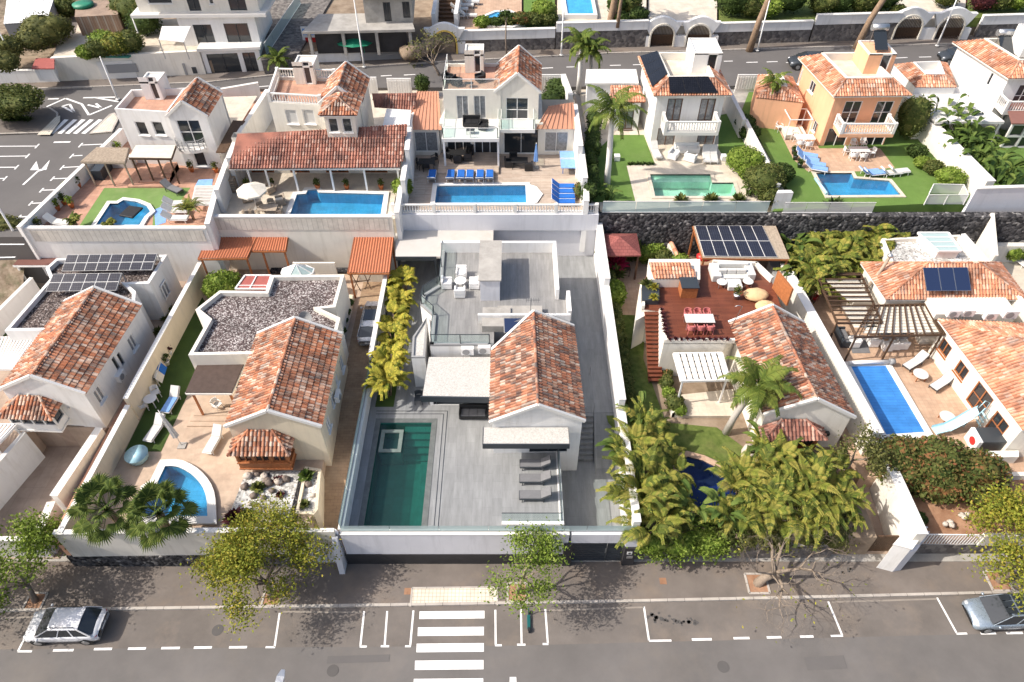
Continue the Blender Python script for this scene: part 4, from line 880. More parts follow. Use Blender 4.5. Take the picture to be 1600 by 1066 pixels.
for i in range(len(fk)-1):
 a,b=Vector(fk[i]),Vector(fk[i+1]);mb.prism([a-Vector((0,.15)),b-Vector((0,.15)),b,a],5,ZR+.145)
struct('upper_kerb',mb,M['kerb'])
mb=MB();mb.prism([(-500,fk[0][1]+1)]+[(p[0],p[1]+1.9)for p in fk]+[(500,fk[-1][1]+1),(500,500),(-500,500)],-.3,8.3);struct('far_ground',mb,M['earth'])
# scrub slope below the car park, left
mb=MB();N=26;g=[]
for i in range(N+1):
 r_=[]
 for j in range(13):
  x=-80+(80-38.2)*i/N;y=38+7.6*j/12;z=2.25+4.5*max(0,(y-40.5)/5)**1.2;z=min(6.8,z)+noise.noise(Vector((x*.6,y*.6,0)))*.35;r_.append((x,y,z))
 g.append(r_)
for i in range(N):
 for j in range(12):mb.face([g[i][j],g[i+1][j],g[i+1][j+1],g[i][j+1]])
struct('scrub_slope',mb,M['scrubsoil'])
sheet('parking_lane',[(-140,15.35),W2(0,1015),W2(800,1009),W2(1600,989),(140,16.8)]+kb[::-1],.004,'lane')
mb=MB();rr=random.Random(9)
for(cx,cy,w_,h_)in((560,1030,3.4,.4),(1290,1036,2.2,.7)):
 p=W(cx,cy,0);mb.face([(p.x+sx*w_/2,p.y+sy*h_/2+sx*.05,.0125)for sx,sy in((-1,-1),(1,-1),(1,1),(-1,1))])
struct('asphalt_patches',mb,M['asphalt2'])
mb=MB()
for(cx,cy)in((520,1048),(1130,1042),(340,985)):p=W(cx,cy,0);mb.tube([(p.x,p.y,.004),(p.x,p.y,.016)],.32,20)
struct('manhole_covers',mb,M['asphalt_patch'])
# painted markings
def line(mb,a,b,wd,z):
 p=W(a[0],a[1],z);q=W(b[0],b[1],z);p,q=Vector((p.x,p.y)),Vector((q.x,q.y));d=(q-p).normalized();s_=Vector((-d.y,d.x))*wd/2
 mb.face([(v.x,v.y,z+.008)for v in(p-s_,q-s_,q+s_,p+s_)])
mb=MB();LN=[((56,963),(28,1018)),((28,1018),(50,1018)),((437,958),(429,1011)),((415,1011.5),(430,1011.5)),((569,955),(563,1010)),((562,1010.5),(573,1010.5)),((605,955),(601,1009)),((595,1010),(608,1010)),((646,954),(641,1009)),((633,1010),(642,1010)),((774,953),(774.5,1008)),((773.5,1008.5),(784,1008.5)),((814,952),(815,1007)),((808,1007.5),(821,1007.5)),((852,952),(856,1006)),((848,1006.5),(857,1006.5)),((1006,948),(1014,1001)),((1014,1001.5),(1049,1001)),((1294,940),(1316,993)),((1298,994),(1317,993.5)),((1464,934),(1495,990)),((1494,990.5),(1511,990))]
for a,b in LN:line(mb,a,b,.11,0)
for(x0,x1,y)in[(83,115,1016.5),(147,175,1014.5),(200,228,1013.8),(252,281,1013),(303,331,1012.2),(358,386,1011.8),(1081,1112,999.5),(1146,1171,997.5),(1198,1221,996.3),(1250,1271,995),(1532,1556,990),(1572,1598,989.5),(-60,-20,1019)]:line(mb,(x0,y),(x1,y-.4),.13,0)
struct('parking_bay_lines',mb,M['paint'])
mb=MB();line(mb,(440,956),(566,957),.1,0);line(mb,(858,954),(1006,949),.1,0);line(mb,(1300,941),(1464,936),.1,0);line(mb,(0,967),(52,964),.1,0);struct('worn_kerb_line',mb,M['paint_old'])
mb=MB()
for(y0,y1,xa,xb)in[(955,967.5,655,757),(980,994,652.5,756),(1005.5,1019.5,650.5,756),(1032,1047,648,755.5),(1060.5,1077,646,755),(1092,1109,643,755)]:
 a,b,c,d=[W(*q,0)for q in((xa,y1),(xb,y1-1),(xb,y0-.5),(xa+.6,y0+.5))];mb.face([(p.x,p.y,.008)for p in(a,b,c,d)])
a,b,c,d=[W(*q,0)for q in((796,1075),(808,1075),(806.5,1058),(796.5,1058))];mb.face([(p.x,p.y,.004)for p in(a,b,c,d)])
struct('zebra_crossing',mb,M['paint'])
a,b,c,d=[W2(*q,.12)for q in((641,946),(776,944),(776,918),(645,920))];sheet('tactile_paving',[a,b,c,d],.128,'tactile')
mb=MB();
for a,b in(((641,948),(644,919)),((777,946),(777,918)),((644,919),(777,917.5))):
 p,q=W(*a,.12),W(*b,.12);mb.bar(p+Vector((0,0,.01)),q+Vector((0,0,.01)),.1,.03)
struct('tactile_paving_edge',mb,M['kerb'])
mb=MB();rr=random.Random(5)
for(cx,cy,n,sp)in((1031,964,16,11),(1068,971,26,14),(1320,895,6,10)):
 for _ in range(n):
  p=W(cx+rr.gauss(0,sp),cy+rr.gauss(0,3.2),0);r_=rr.uniform(.04,.14);mb.face([(p.x+r_*math.cos(k*.9)*rr.uniform(.7,1.2),p.y+r_*math.sin(k*.9)*rr.uniform(.7,1.2),.012 if cy>930 else .124)for k in range(7)])
struct('oil_stains',mb,M['asphalt_patch'])
# upper markings
mb=MB();z=ZR
for(x0,y0,x1,y1)in[(343,141,388,137),(390,137,420,134.5),(-10,130,30,128),(595,119,612,118),(631,117.5,649,116.5),(845,107,864,106),(885,105,900,104.6),(953,102.5,970,102),(989,101.5,1005,101),(1131,96,1145,95.6),(1166,97.8,1184,97.3),(1198,97,1215,96.4),(1228,98,1248,97.5),(1436,89.5,1455,89),(1398,91,1418,90),(430,131,450,129)]:line(mb,(x0,y0),(x1,y1),.14,z)
for(x0,y0,x1,y1)in[(73,167,102,154),(103,154,128,163),(128,163,139,180),(139,180,175,165),(130,153,180,152),(150,153,185,159),(137,164,158,169),(158,169,150,162),(97,166,109,163),(109,163,116,176),(116,176,97,166),(48,159,62,158),(75,155,92,154.5),(84,222.5,110,222)]:line(mb,(x0,y0),(x1,y1),.22,z)
for k,x in enumerate((80,93,105,117,130,143)):line(mb,(x,209),(x+24+k*.8,187),.42,z)
for(x0,y0,x1,y1)in[(-40,229,58,228.5),(-40,245,43,244),(-40,262,26,261.5),(-40,280,8,279),(160,225.5,126,227),(129,243,112,244),(135,260,97,262),(113,278.5,82,279.5),(93,296.5,65,297.5),(71,317,48,318),(48,338,30,339.5),(0,382,38,382),(-20,403,24,402)]:
 line(mb,(x0,y0),(x1,y1),.12,z)
for(x,y)in[(58,228.5),(43,244),(26,261.5),(8,279),(126,227),(112,244),(97,262),(82,279.5),(65,297.5),(48,318),(30,339.5)]:line(mb,(x-3.2,y+3.4),(x+3.2,y-3.4),.14,z)
line(mb,(36,289),(60,267),.18,z);line(mb,(60,267),(73,263),.3,z)
for tri in([(47,266),(57,252),(61,266)],[(66,263),(78,250),(72,266)]):mb.face([(p.x,p.y,z+.005)for p in[W(*q,z)for q in tri]][::-1])
struct('upper_road_markings',mb,M['paint'])
# kerbed islands of the car park junction
def island(name,pts,z,h=.14,mat='pavement'):
 p=PL(pts,z);t=MB();t.prism(p,z-.2,z+h);o=struct(name,t,M[mat]);k=MB();i_=inset(ccw(p),.18)
 pp=ccw(p)
 for a in range(len(pp)):k.prism([pp[a],pp[(a+1)%len(pp)],i_[(a+1)%len(pp)],i_[a]],z+.02,z+h+.012)
 struct(name+'_kerb',k,M['kerb']);return o
island('junction_island',[(-40,213),(62,210),(78,206),(92,188),(92,178),(80,170),(-40,169)],ZR)
sheet('crossing_landing',PL([(58,211),(78,211),(94,190),(94,181),(86,184)],ZR+.14),ZR+.155,'tactile')
island('car_park_strip',[(140,211),(176,208),(187,186),(180,178),(172,180)],ZR,.12,'tactile')
# ================================================================ LOT C: the white villa with green pool in the middle
D=2.4;XL,XR=-9.75,6.95;YF=20.5
def X_at(px,py,z):return W(px,py,z).x
DECKX=2.93
PC=[W2(585,657,D),W2(684,655,D),W2(672,818,D),W2(560,818,D)]
px0,px1=-8.75,-5.35;py0,py1=20.9,29.2
ground_with_hole('villa_terrace',[(XL,YF+.1),(DECKX,YF+.1),(DECKX,27),(3.2,27),(3.2,47),(XL,47)],[[(px0,py0),(px1,py0),(px1,py1),(px0,py1)]],D,M['deckgrey'],0.1)
block('villa_side_passage',[(DECKX+.01,YF+.1),(XR,YF+.1),(XR,30.06),(DECKX+.01,30.06)],.1,.3,'deckgrey')
block('villa_rear_passage',[(3.21,30.07),(XR,30.07),(XR,47),(3.21,47)],.1,D,'deckgrey')
mb=MB();stairs(mb,(4.9,27.6),(4.9,30.05),1.1,.31,D,9);tag(mb.build('garden_steps',M['deckgrey']),'grey stone steps climbing the passage right of the villa','steps')
mb=MB();mb.add([(5.5,27.0,.31),(XR,27.0,.31),(XR,30.05,D),(5.5,30.05,D),(5.5,30.05,.31),(XR,30.05,.31)],[(0,1,2,3),(0,3,4),(1,5,2)]);struct('passage_ramp',mb,M['deckgrey'])
t=MB();t.bar((5.5,26.6,1.3),(5.5,30.1,3.35),.04,.05);t.bar((5.5,26.6,.31),(5.5,26.6,1.3),.04,.04,Vector((1,0,0)));t.bar((5.5,30.1,D),(5.5,30.1,3.35),.04,.04,Vector((1,0,0)));t.bar((5.5,30.1,3.35),(5.5,33.5,3.35),.04,.05);t.bar((5.5,33.5,D),(5.5,33.5,3.35),.04,.04,Vector((1,0,0)))
tag(t.build('handrail',M['greymetal']),'thin grey handrail along the passage steps','handrail')
# pool with spa box and steps
P=thing('swimming_pool','long dark green stone pool with spa box and submerged steps','swimming pool',(px0,py0,D))
b=MB();ZB=.9
for(a,c_)in(((px0,py0),(px1,py0)),((px1,py0),(px1,py1)),((px1,py1),(px0,py1)),((px0,py1),(px0,py0))):b.face([(c_[0],c_[1],ZB),(a[0],a[1],ZB),(a[0],a[1],D),(c_[0],c_[1],D)])
b.face([(px0,py0,ZB),(px1,py0,ZB),(px1,py1,ZB),(px0,py1,ZB)])
b.box(px1-.55,py0+.002,ZB,px1-.002,py1-2.6,ZB+.75)
b.build('basin',M['pt_teal'],P)
b=MB()
for i in range(5):b.box(px0+1.62,py1-.55-i*.42,ZB+.01,px1-.004,py1-.1-i*.42,D-.28-i*.22)
b.build('steps',M['pt_teal'],P)
b=MB();sx0,sx1,sy0,sy1=px0+.15,px0+1.6,py1-2.35,py1-.55
for(x0,y0,x1,y1)in((sx0,sy0,sx1,sy0+.25),(sx0,sy1-.25,sx1,sy1),(sx0,sy0+.25,sx0+.25,sy1-.25),(sx1-.25,sy0+.25,sx1,sy1-.25)):b.box(x0,y0,ZB+.01,x1,y1,D-.02)
b.box(sx0+.25,sy0+.25,ZB+.01,sx1-.25,sy1-.25,D-.75);b.build('spa_box',M['spastone'],P)
wmb=MB();wmb.face([(px0,py0,D-.12),(px1,py0,D-.12),(px1,py1,D-.12),(px0,py1,D-.12)]);wmb.build('water',M['wtr_teal'],P)
c_=MB();pts=[(px0,py0),(px1,py0),(px1,py1),(px0,py1)];o_=[(px0-.35,py0-.2),(px1+.35,py0-.2),(px1+.35,py1+.35),(px0-.35,py1+.35)]
for k in range(4):c_.prism([pts[k],o_[k],o_[(k+1)%4],pts[(k+1)%4]],D+.003,D+.025)
c_.build('coping',M['poolstone'],P)
mb=MB()
for(a,b_)in(((px1+.75,py0-.2),(px1+.75,py1+.75)),((px0-.4,py1+.75),(px1+.75,py1+.75)),((px1+1.0,py0-.2),(px1+1.0,py1+1.0)),((px0-.4,py1+1.0),(px1+1.0,py1+1.0))):mb.bar((a[0],a[1],D+.003),(b_[0],b_[1],D+.003),.05,.006)
struct('drain_channel',mb,M['anthracite'])
# walls
bwall('front_wall','long cool white rendered front wall of the villa with dark stone base',[((XL,YF),(3.25,YF),3.5)],.1,.3,M['plaster_grey'],M['cap'])
mb=MB();mb.prism([(3.4,YF-.15),(6.55,YF-.15),(6.55,YF+.15),(3.4,YF+.15)],2.55,3.5);mb.prism([(6.56,YF-.2),(7.3,YF-.2),(7.3,YF+.2),(6.56,YF+.2)],2.2,3.5);tag(mb.build('gate_lintel',M['plaster_grey']),'white lintel beam above the dark slatted driveway gate','lintel')
mb=MB();mb.box(XL-.1,YF-.2,.12,3.25,YF-.152,1.25);tag(mb.build('wall_plinth',M['darkstone']),'black stone plinth along the foot of the white front wall','plinth')
mb=MB();mb.box(3.0,YF-.34,.12,3.5,YF-.21,2.6);mb.box(3.26,YF-.2,.12,3.5,YF+.2,2.54);tag(mb.build('gate_pillar',M['darkstone']),'dark stone pillar left of the slatted driveway gate','pillar')
g=thing('driveway_gate','anthracite slatted driveway gate with two leaves under white beam','gate',(3.5,YF,.12))
for(x0,x1)in((3.52,5.55),(5.58,6.5)):
 l=MB()
 for x in(x0,x1-.06):l.box(x,YF-.02,.16,x+.06,YF+.04,2.5)
 for k in range(9):z=.18+k*.26;l.box(x0+.062,YF-.01,z,x1-.062,YF+.03,z+.22)
 lo=l.build('gate_leaf',M['anthracite'],g)
h=MB();h.bar((5.5,YF-.05,1.2),(5.5,YF-.05,1.7),.03,.03,Vector((1,0,0)));h.build('handle',M['steel'],g)
p_=thing('entry_post','black stone entry post with small white notice and letterbox','pillar',(6.9,YF,.12));mb=MB();mb.box(6.56,YF-.3,.12,7.25,YF+.15,2.19);mb.build('post',M['darkstone'],p_)
mb=MB();mb.box(6.72,YF-.315,1.5,7.02,YF-.301,1.8);sg=mb.build('notice',M['plastic'],p_);mb=MB();mb.box(6.8,YF-.325,1.58,6.94,YF-.3155,1.72);mb.build('emblem',M['black'],sg);mb=MB();mb.box(6.75,YF-.33,1.05,7.1,YF-.301,1.3);mb.build('letterbox',M['steel'],p_)
bwall('villa_left_wall','white wall between green pool and neighbour driveway',[((XL-.02,YF+.16),(XL-.02,33.5),3.55),((XL-.02,33.54),(XL-.02,46.9),4.3)],.1,.26,M['plaster'],M['cap'])
bwall('villa_right_wall','bright white wall between villa passage and garden lawn',[((XR+.1,YF+.2),(XR+.1,29),4.3),((XR+.1,29.04),(XR+.1,40),5.0),((XR+.1,40.04),(XR+.1,47),5.7)],.1,.4,M['plaster'],M['cap'])
mb=MB();mb.prism([W2(523,832,3.4),(XL-.16,YF-.1),(XL-.16,YF+.12),W2(523,826,3.4)],.12,3.4);mb.add([(XL-.5,18.9+.75,.12),(XL-.17,18.9+.75,.12),(XL-.17,YF-.16,.12),(XL-.5,YF-.16,.12),(XL-.5,19.9,2.6),(XL-.17,19.9,2.6),(XL-.17,YF-.16,3.4),(XL-.5,YF-.16,3.4)],[(0,1,5,4),(1,2,6,5),(2,3,7,6),(3,0,4,7),(4,5,6,7)]);tag(mb.build('wall_buttress',M['plaster_grey']),'white sloping buttress at the left corner of the front wall','buttress')
# glass screens on the walls
def screen(name,label,path,z0,h,mat='frost',n=1.9,fr='greymetal',cat='glass railing'):
 t=thing(name,label,cat,(path[0][0],path[0][1],z0));r_=MB();g=[]
 for i in range(len(path)-1):
  p,q=v2(path[i]),v2(path[i+1]);L=(q-p).length;d=(q-p)/L;k=max(1,int(round(L/n)));nr=Vector((d.y,-d.x))
  r_.bar((p.x,p.y,z0+.03),(q.x,q.y,z0+.03),.05,.05)
  if fr!='none':r_.bar((p.x,p.y,z0+h),(q.x,q.y,z0+h),.035,.035)
  for j in range(k):
   a,b=p+d*(L*j/k+.015),p+d*(L*(j+1)/k-.015);m_=MB();u,v_=nr*.006,z0+.056
   m_.add([(a.x,a.y,v_),(b.x,b.y,v_),(b.x,b.y,z0+h-.02),(a.x,a.y,z0+h-.02)],[(0,1,2,3)]);m_.build('glass_panel',M[mat],t)
 r_.build('rail',M['greymetal' if fr=='none' else fr],t);return t
screen('glass_screen','frosted glass screen along the top of the white front wall',[(XL+.02,YF+.05),(XR+.1,YF+.05)],3.545,.62,'frost',2.8,'none')
screen('glass_screen','frosted glass screen on the left wall beside the green pool',[(XL-.05,YF+.2),(XL-.05,33.4)],3.60,.7,'frost',2.6,'none')
mb=MB();mb.box(DECKX-.12,21.6,.3,DECKX+.14,27.0,D+.08);mb.box(-.6,21.55,D-.1,DECKX+.14,21.78,D+.16);tag(mb.build('terrace_edge',M['plaster']),'white raised edge around the sun terrace stairwell','parapet')
screen('glass_railing','clear glass railing round the deck beside the three grey loungers',[(-.6,21.75),(DECKX,21.75),(DECKX,27.6)],D+.1,1.0,'clear',1.8,'anthracite')
# grass strip and golden palms
sheet('grass_strip',PL([(586,636),(615,636),(645,455),(622,455)],D),D+.006,'turfdark')
for i,(x,y,s_)in enumerate([(626,462,1.0),(620,490,.95),(613,520,1.0),(610,548,.95),(604,585,1.1),(600,618,1.15)]):
 p=W(x,y,D);areca('golden_palm',['golden areca palm at the back end of the villa grass strip','golden areca palm second from the back on the grass strip','golden areca palm third from the back beside the parked white car','golden areca palm fourth from the back on the grass strip','broad golden areca palm second from the pool','broad golden areca palm nearest the green pool'][i],(p.x+.3,p.y,D),2.2*s_,6,'palmgold',20+i,.3,1.35*s_,.42,5,20,.055,.35,'palm','golden palms along the villa wall')
 # ---- house
H=thing('villa','white modern villa with speckled tile roof and grey roof terrace','house',(-1.2,26.6,D))
wing=[(-1.2,26.75),(4.29,26.86),(4.1,35.0),(-1.2,34.6)]
ZE,ZRG=5.72,7.2
shell(H,'wing_wall',M['plaster'],wing,.2,ZE,{0:[(.42,.86,D+.05,4.55,'g')]},{0:ZRG-.05,2:ZRG-.05})
gable(H,wing,ZE,ZRG,M['tile_c'],.16,M['cap'],True,'tile_roof',cutl=.24)
# porch canopy
c_=MB();c_.box(-1.75,25.5,4.95,3.45,26.73,5.12);c_.build('porch_canopy',M['pebblewhite'],H);c_=MB();c_.box(-1.78,25.42,4.72,3.48,25.495,5.15);c_.box(-1.78,25.5,4.72,-1.755,26.73,5.15);c_.box(3.455,25.5,4.72,3.48,26.73,5.15);c_.build('fascia',M['anthracite'],H)
# pebble-roofed living wing
lw=[(-5.45,29.85),(-1.22,29.85),(-1.22,34.0),(-5.0,34.0)]
RC=[W2(660,620,5.2),W2(768,622,5.2),W2(766,558,5.2),W2(670,558,5.2)]
slab(H,'pebble_roof',RC,4.98,5.2,M['pebblewhite'])
f=MB();a,b=RC[0],RC[1];f.bar((a[0]-.1,a[1]-.06,5.06),(b[0],b[1]-.06,5.06),.1,.5);f.build('dark_fascia',M['anthracite'],H)
shell(H,'living_wall',M['plaster'],[(RC[0][0]+.15,RC[0][1]+1.6),(-1.22,RC[0][1]+1.6),(-1.22,RC[3][1]-.1),(RC[0][0]+.2,RC[3][1]-.1)],D,4.97,{0:[(.05,.97,D+.05,4.8,'g')],3:[(.1,.8,D+.05,4.7,'g')]})
# roof terrace block
ZT_=5.75;hi=ZT_+.95
TP=[W2(672,541,ZT_),W2(772,541,ZT_),W2(858,541,ZT_),W2(868,500,ZT_),W2(874,455,ZT_),W2(862,395,ZT_),W2(690,395,ZT_),W2(686,447,ZT_),W2(660,463,ZT_),W2(657,478,ZT_),W2(676,495,ZT_)]
TP=[(x,y)for x,y in TP];TP[1]=(-1.25,TP[0][1]);TP[2]=(-1.24,TP[0][1]);
TP=[TP[0],(-1.22,TP[0][1]),(-1.22,34.75),(4.12,35.1),(4.1,37.6),(3.35,37.7),(3.35,TP[5][1]+0.25),(TP[6][0],TP[6][1]+.25),TP[7],TP[8],TP[9],TP[10]]
shell(H,'terrace_wall',M['plaster'],TP,D,ZT_-.02,{7:[(.15,.75,D+.3,4.9,'g')],9:[(.2,.8,D+.3,4.9,'g')],11:[(.25,.6,3.0,4.9,'g')]})
slab(H,'terrace_floor',TP,ZT_-.02,ZT_+.0,M['roofgrey'])
pp=MB();A_,B_,C_=TP[4],TP[6],TP[7]
def pw(mbb,a,b,t,z0,z1):
 a,b=v2(a),v2(b);d=(b-a).normalized();n_=Vector((-d.y,d.x))*t;mbb.prism([tuple(a),tuple(b),tuple(b+n_),tuple(a+n_)],z0,z1)
pw(pp,(3.35,TP[6][1]),TP[7],.25,ZT_,hi);pw(pp,(3.35,37.71),(3.35,TP[6][1]-.25),.25,ZT_,hi);pw(pp,(4.1,35.6),(4.1,37.7),.25,ZT_,hi-.1);pp.build('parapet',M['plaster'],H)
screen_pts=[TP[7],TP[8],TP[9],TP[10],TP[11],TP[0],(-1.6,TP[0][1])]
kb_=MB()
for i in range(len(screen_pts)-1):
 a,b=v2(screen_pts[i]),v2(screen_pts[i+1]);d=(b-a).normalized();n_=Vector((-d.y,d.x))*.26;kb_.prism([tuple(a),tuple(b),tuple(b+n_),tuple(a+n_)],ZT_+.001,ZT_+.16)
kb_.build('terrace_kerb',M['greymetal'],H)
balcony_rail(H,[tuple(v2(p))for p in inset(TP,.1)[7:12]]+[(TP[0][0]+.1,TP[0][1]+.1)],ZT_+.16,.85,'clear',M['anthracite'],'terrace_railing')
balcony_rail(H,[(TP[0][0]+.1,TP[0][1]+.1),(-1.5,TP[0][1]+.1)],ZT_+.16,.85,'clear',M['anthracite'],'terrace_railing')
# stair housing and slabs on the terrace
bx=[W2(752,475,ZT_),W2(783,475,ZT_)]
sx0,sx1=X_at(751,470,ZT_),X_at(781,470,ZT_)
y0,y1=W(760,470,ZT_).y,W(760,398,ZT_).y-.9
mb=MB();mb.box(sx0,y0,ZT_,sx1,y1,ZT_+1.9);mb.build('stair_housing',M['plaster_grey'],H);mb=MB();mb.box(sx0-.12,y0-.1,ZT_+1.9,sx1+.12,y1+.1,ZT_+1.98);mb.build('stair_housing_cap',M['concrete'],H)
mb=MB();mb.box(sx0-.1,y0-2.35,ZT_+.001,4.0,y0-2.15,ZT_+.8);mb.build('plant_screen',M['plaster'],H)
mb=MB();mb.box(sx0+.2,34.4,ZT_+.001,-.1,36.3,ZT_+.55);mb.build('plant_housing',M['concrete'],H)
mb=MB();mb.box(-1.0,34.7,ZT_-.0,2.1,36.6,ZT_+.42);mb.build('plant_plinth',M['concrete'],H)
# curved bay on the left
bay=[W2(643,560,5.3),W2(664,560,5.3),W2(667,497,5.3),W2(645,528,5.3)]
shell(H,'bay_wall',M['plaster'],bay,D,5.3);slab(H,'bay_roof',inset(bay,.12),5.15,5.302,M['pebblewhite']);parapet(H,bay,5.301,5.42,.14,M['greymetal'],'bay_parapet')
t=pv_array('dark blue solar collector lying on the villa roof behind the tile ridge',W(788,520,ZT_+.5),W(833,520,ZT_+.5),W(831,497,ZT_+.75),W(787,497,ZT_+.75),1,1,'glass_blue','greymetal','solar_collector');t['category']='solar collector'
pa=W(731,553,5.25);ac_unit('left of two white air conditioners behind the pebble roof',(pa.x,pa.y,5.21));pa=W(757,551,5.25);ac_unit('right of two white air conditioners behind the pebble roof',(pa.x,pa.y,5.21))
t=thing('roof_aerial','thin black television aerial beside the villa tile ridge','aerial',tuple(W(829,492,6.7)));a=W(829,492,6.7);m_=MB();m_.tube([a-Vector((0,0,.6)),a+Vector((0,0,1.5))],.02,5)
for k in range(6):m_.bar(a+Vector((-.3+k*.16,-.22,1.35)),a+Vector((-.3+k*.16,.22,1.35)),.018,.018)
m_.bar(a+Vector((-.35,0,1.35)),a+Vector((.6,0,1.35)),.02,.02);m_.build('mast',M['anthracite'],t)
# rear car port
cp=[W2(622,408,5.0),W2(688,403,5.0),W2(690,396,5.0),W2(770,396,5.0),W2(772,357,5.0),W2(617,357,5.0)]
t=thing('carport','pale grey flat roofed carport against the white rear wall','carport',(*cp[0],D));cpp=[W2(618,401,5.2),W2(682,401,5.2),W2(770,399,5.2),W2(771,359,5.2),W2(618,359,5.2)];cpp=[(x,min(y,46.6))for x,y in cpp]
slab(t,'roof',cpp,5.0,5.2,M['paleroof']);f=MB();f.bar((cpp[0][0],cpp[0][1]-.07,5.05),(cpp[1][0],cpp[1][1]-.07,5.05),.1,.35);f.build('fascia',M['anthracite'],t)
for(x,y)in((cpp[0][0]+.15,cpp[0][1]+.15),(cpp[1][0]-.15,cpp[1][1]+.15)):f=MB();f.box(x-.08,y-.08,D,x+.08,y+.08,4.99);f.build('post',M['anthracite'],t)
# furniture of the villa
lg=mk_lounger('greyfab','anthracite',None,'grey_sun_lounger',.42)
for i,(y,nm)in enumerate(((729,'farthest of the three on the villa terrace, below the porch'),(752,'middle one of the three on the villa terrace'),(778,'nearest the glass railing on the villa terrace'))):
 p=W(836,y,D);place(lg,USED,(p.x,p.y,D),R(-90),'grey sun lounger, '+nm,None,'grey sun loungers on the villa terrace')
ec=mk_armchair('plastic','white_terrace_armchair',.78)
cx,cy=W2(720,447,ZT_)
for dx,dy,rz,nm in((-.98,-.05,90,'left'),(1.0,-.05,-90,'right'),(0,1.1,0,'far'),(0,-1.0,180,'near')):place(ec,USED,(cx+dx,cy+dy,ZT_),R(rz),'white armchair on the %s side of the round roof terrace table'%nm,None,'white armchairs on the grey roof terrace')
rt=mk_table('plastic',.85,.85,.55,'round_terrace_table','plastic',True);place(rt,USED,(cx,cy,ZT_),0,'small round white table among four armchairs on the roof terrace');rt['category']='table'
sf=mk_armchair('black','outdoor_sofa',1.9,'greyfab',3);p=W(740,650,D);place(sf,USED,(p.x,p.y,D),R(0),'charcoal outdoor sofa beneath the edge of the pebble roof');sf['category']='sofa'
bc=mk_chair('anthracite','folding_deck_chair',False,.55)
for x,nm in((655,'left'),(677,'right')):p=W(x,628,D);place(bc,USED,(p.x,p.y,D),0,'low dark deck chair, %s one of the pair under the pebble roof'%nm,None,'dark deck chairs by the villa')
# ================================================================ the street: trees, cars, scooter, lamp
def pit(px,py,w_=1.1,label=''):
 p=W(px,py,.12);t=thing('tree_pit',label,'tree pit',(p.x,p.y,.12));m_=MB();m_.box(p.x-w_/2,p.y-w_/2,.122,p.x+w_/2,p.y+w_/2,.128);m_.build('soil',M['redearth'],t);k=MB()
 for(a,b)in(((-1,-1),(1,-1)),((1,-1),(1,1)),((1,1),(-1,1)),((-1,1),(-1,-1))):k.bar((p.x+a[0]*w_/2,p.y+a[1]*w_/2,.14),(p.x+b[0]*w_/2,p.y+b[1]*w_/2,.14),.12,.05)
 k.build('edging',M['kerb'],t);return(p.x,p.y,.13)
b1=pit(55,940,1.0,'square soil pit under the leafy tree at the left edge');b2=pit(425,934,1.0,'square soil pit under the big yellow-green street tree');b3=pit(808,926,1.1,'square reddish soil pit under the small pruned tree');b4=pit(1183,912,1.2,'square soil pit under the leafless street tree');b5=pit(1560,908,1.2,'square soil pit under the yellow street tree at the right')
tree('street_tree','leafy green street tree at the left edge behind the white car',b1,3.4,2.8,'leaf',12000,.11,11,(-.3,1.1),.16,5,'bark',.33,.5,26,'tree',.9)
tree('street_tree','big yellow-green street tree left of the zebra crossing',b2,4.0,2.8,'leafyel',18000,.10,12,(-.3,.9),.19,5,'bark',.3,.5,26,'tree',.9)
tree('street_tree','small sparse bright green street tree right of the zebra crossing',b3,4.0,2.4,'leafbright',4600,.10,13,(.9,.1),.13,4,'bark',.42,.5,26,'tree',.85)
tree('street_tree','leafless grey street tree with leaning trunk',b4,2.9,3.0,'leafyel',120,.1,14,(2.1,.5),.25,7,'twig',.3,.5,26,'tree',.95)
tree('street_tree','golden yellow street tree at the right edge above the silver car',b5,4.3,3.0,'leafyel',17000,.11,15,(.9,.9),.19,5,'bark',.3,.5,26,'tree',.9)
p=W(112,988,0);car('parked_car','white compact suv parked at the left by the kerb',(p.x-.1,p.y+.15,0),R(181),'carwhite',4.15,1.78,1.56)
p=W(1556,962,0);car('parked_car','silver blue family car with glass roof panels at the right edge',(p.x+.25,p.y-.1,0),R(182),'carsilver',4.35,1.75,1.75,'mpv',1)
s_=thing('electric_scooter','teal and black electric kick scooter standing in a parking bay','scooter',tuple(W(826,970,0)));b=W(826,972,0);k=MB();k.box(b.x-.09,b.y-.45,.12,b.x+.09,b.y+.35,.17);k.build('deck',M['teal_scooter'],s_,.01)
k=MB();k.tube([b+Vector((0,.38,.16)),b+Vector((0,.5,.55)),b+Vector((0,.42,1.12))],[.035,.03,.022],8);k.build('stem',M['teal_scooter'],s_);k=MB();k.tube([b+Vector((-.25,.4,1.12)),b+Vector((.25,.4,1.12))],.02,6);k.build('handlebar',M['black'],s_)
for dy in(-.55,.52):k=MB();k.tube([b+Vector((-.03,dy,.12)),b+Vector((.03,dy,.12))],.12,16);k.build('wheel',M['rubber'],s_)
k=MB();k.box(b.x-.06,b.y-.62,.22,b.x+.06,b.y-.4,.26);k.build('mudguard',M['black'],s_)
lp=W(440,1052,8.0);lamp_post('grey street lamp reaching over the road at the bottom',(lp.x-.12,lp.y-1.95,.12),7.85,(.12,1.2),'steel')
mb=MB();p=W(1036,908,.12);mb.box(p.x-.2,p.y-.2,.121,p.x+.2,p.y+.2,.127);tag(mb.build('drain_cover',M['redearth']),'small rusty square cover in the pavement','drain cover')
mb=MB();p=W(637,924,.12);mb.box(p.x-.2,p.y-.2,.121,p.x+.2,p.y+.2,.127);tag(mb.build('drain_cover',M['redearth']),'small reddish cover beside the cream tactile slabs','drain cover')
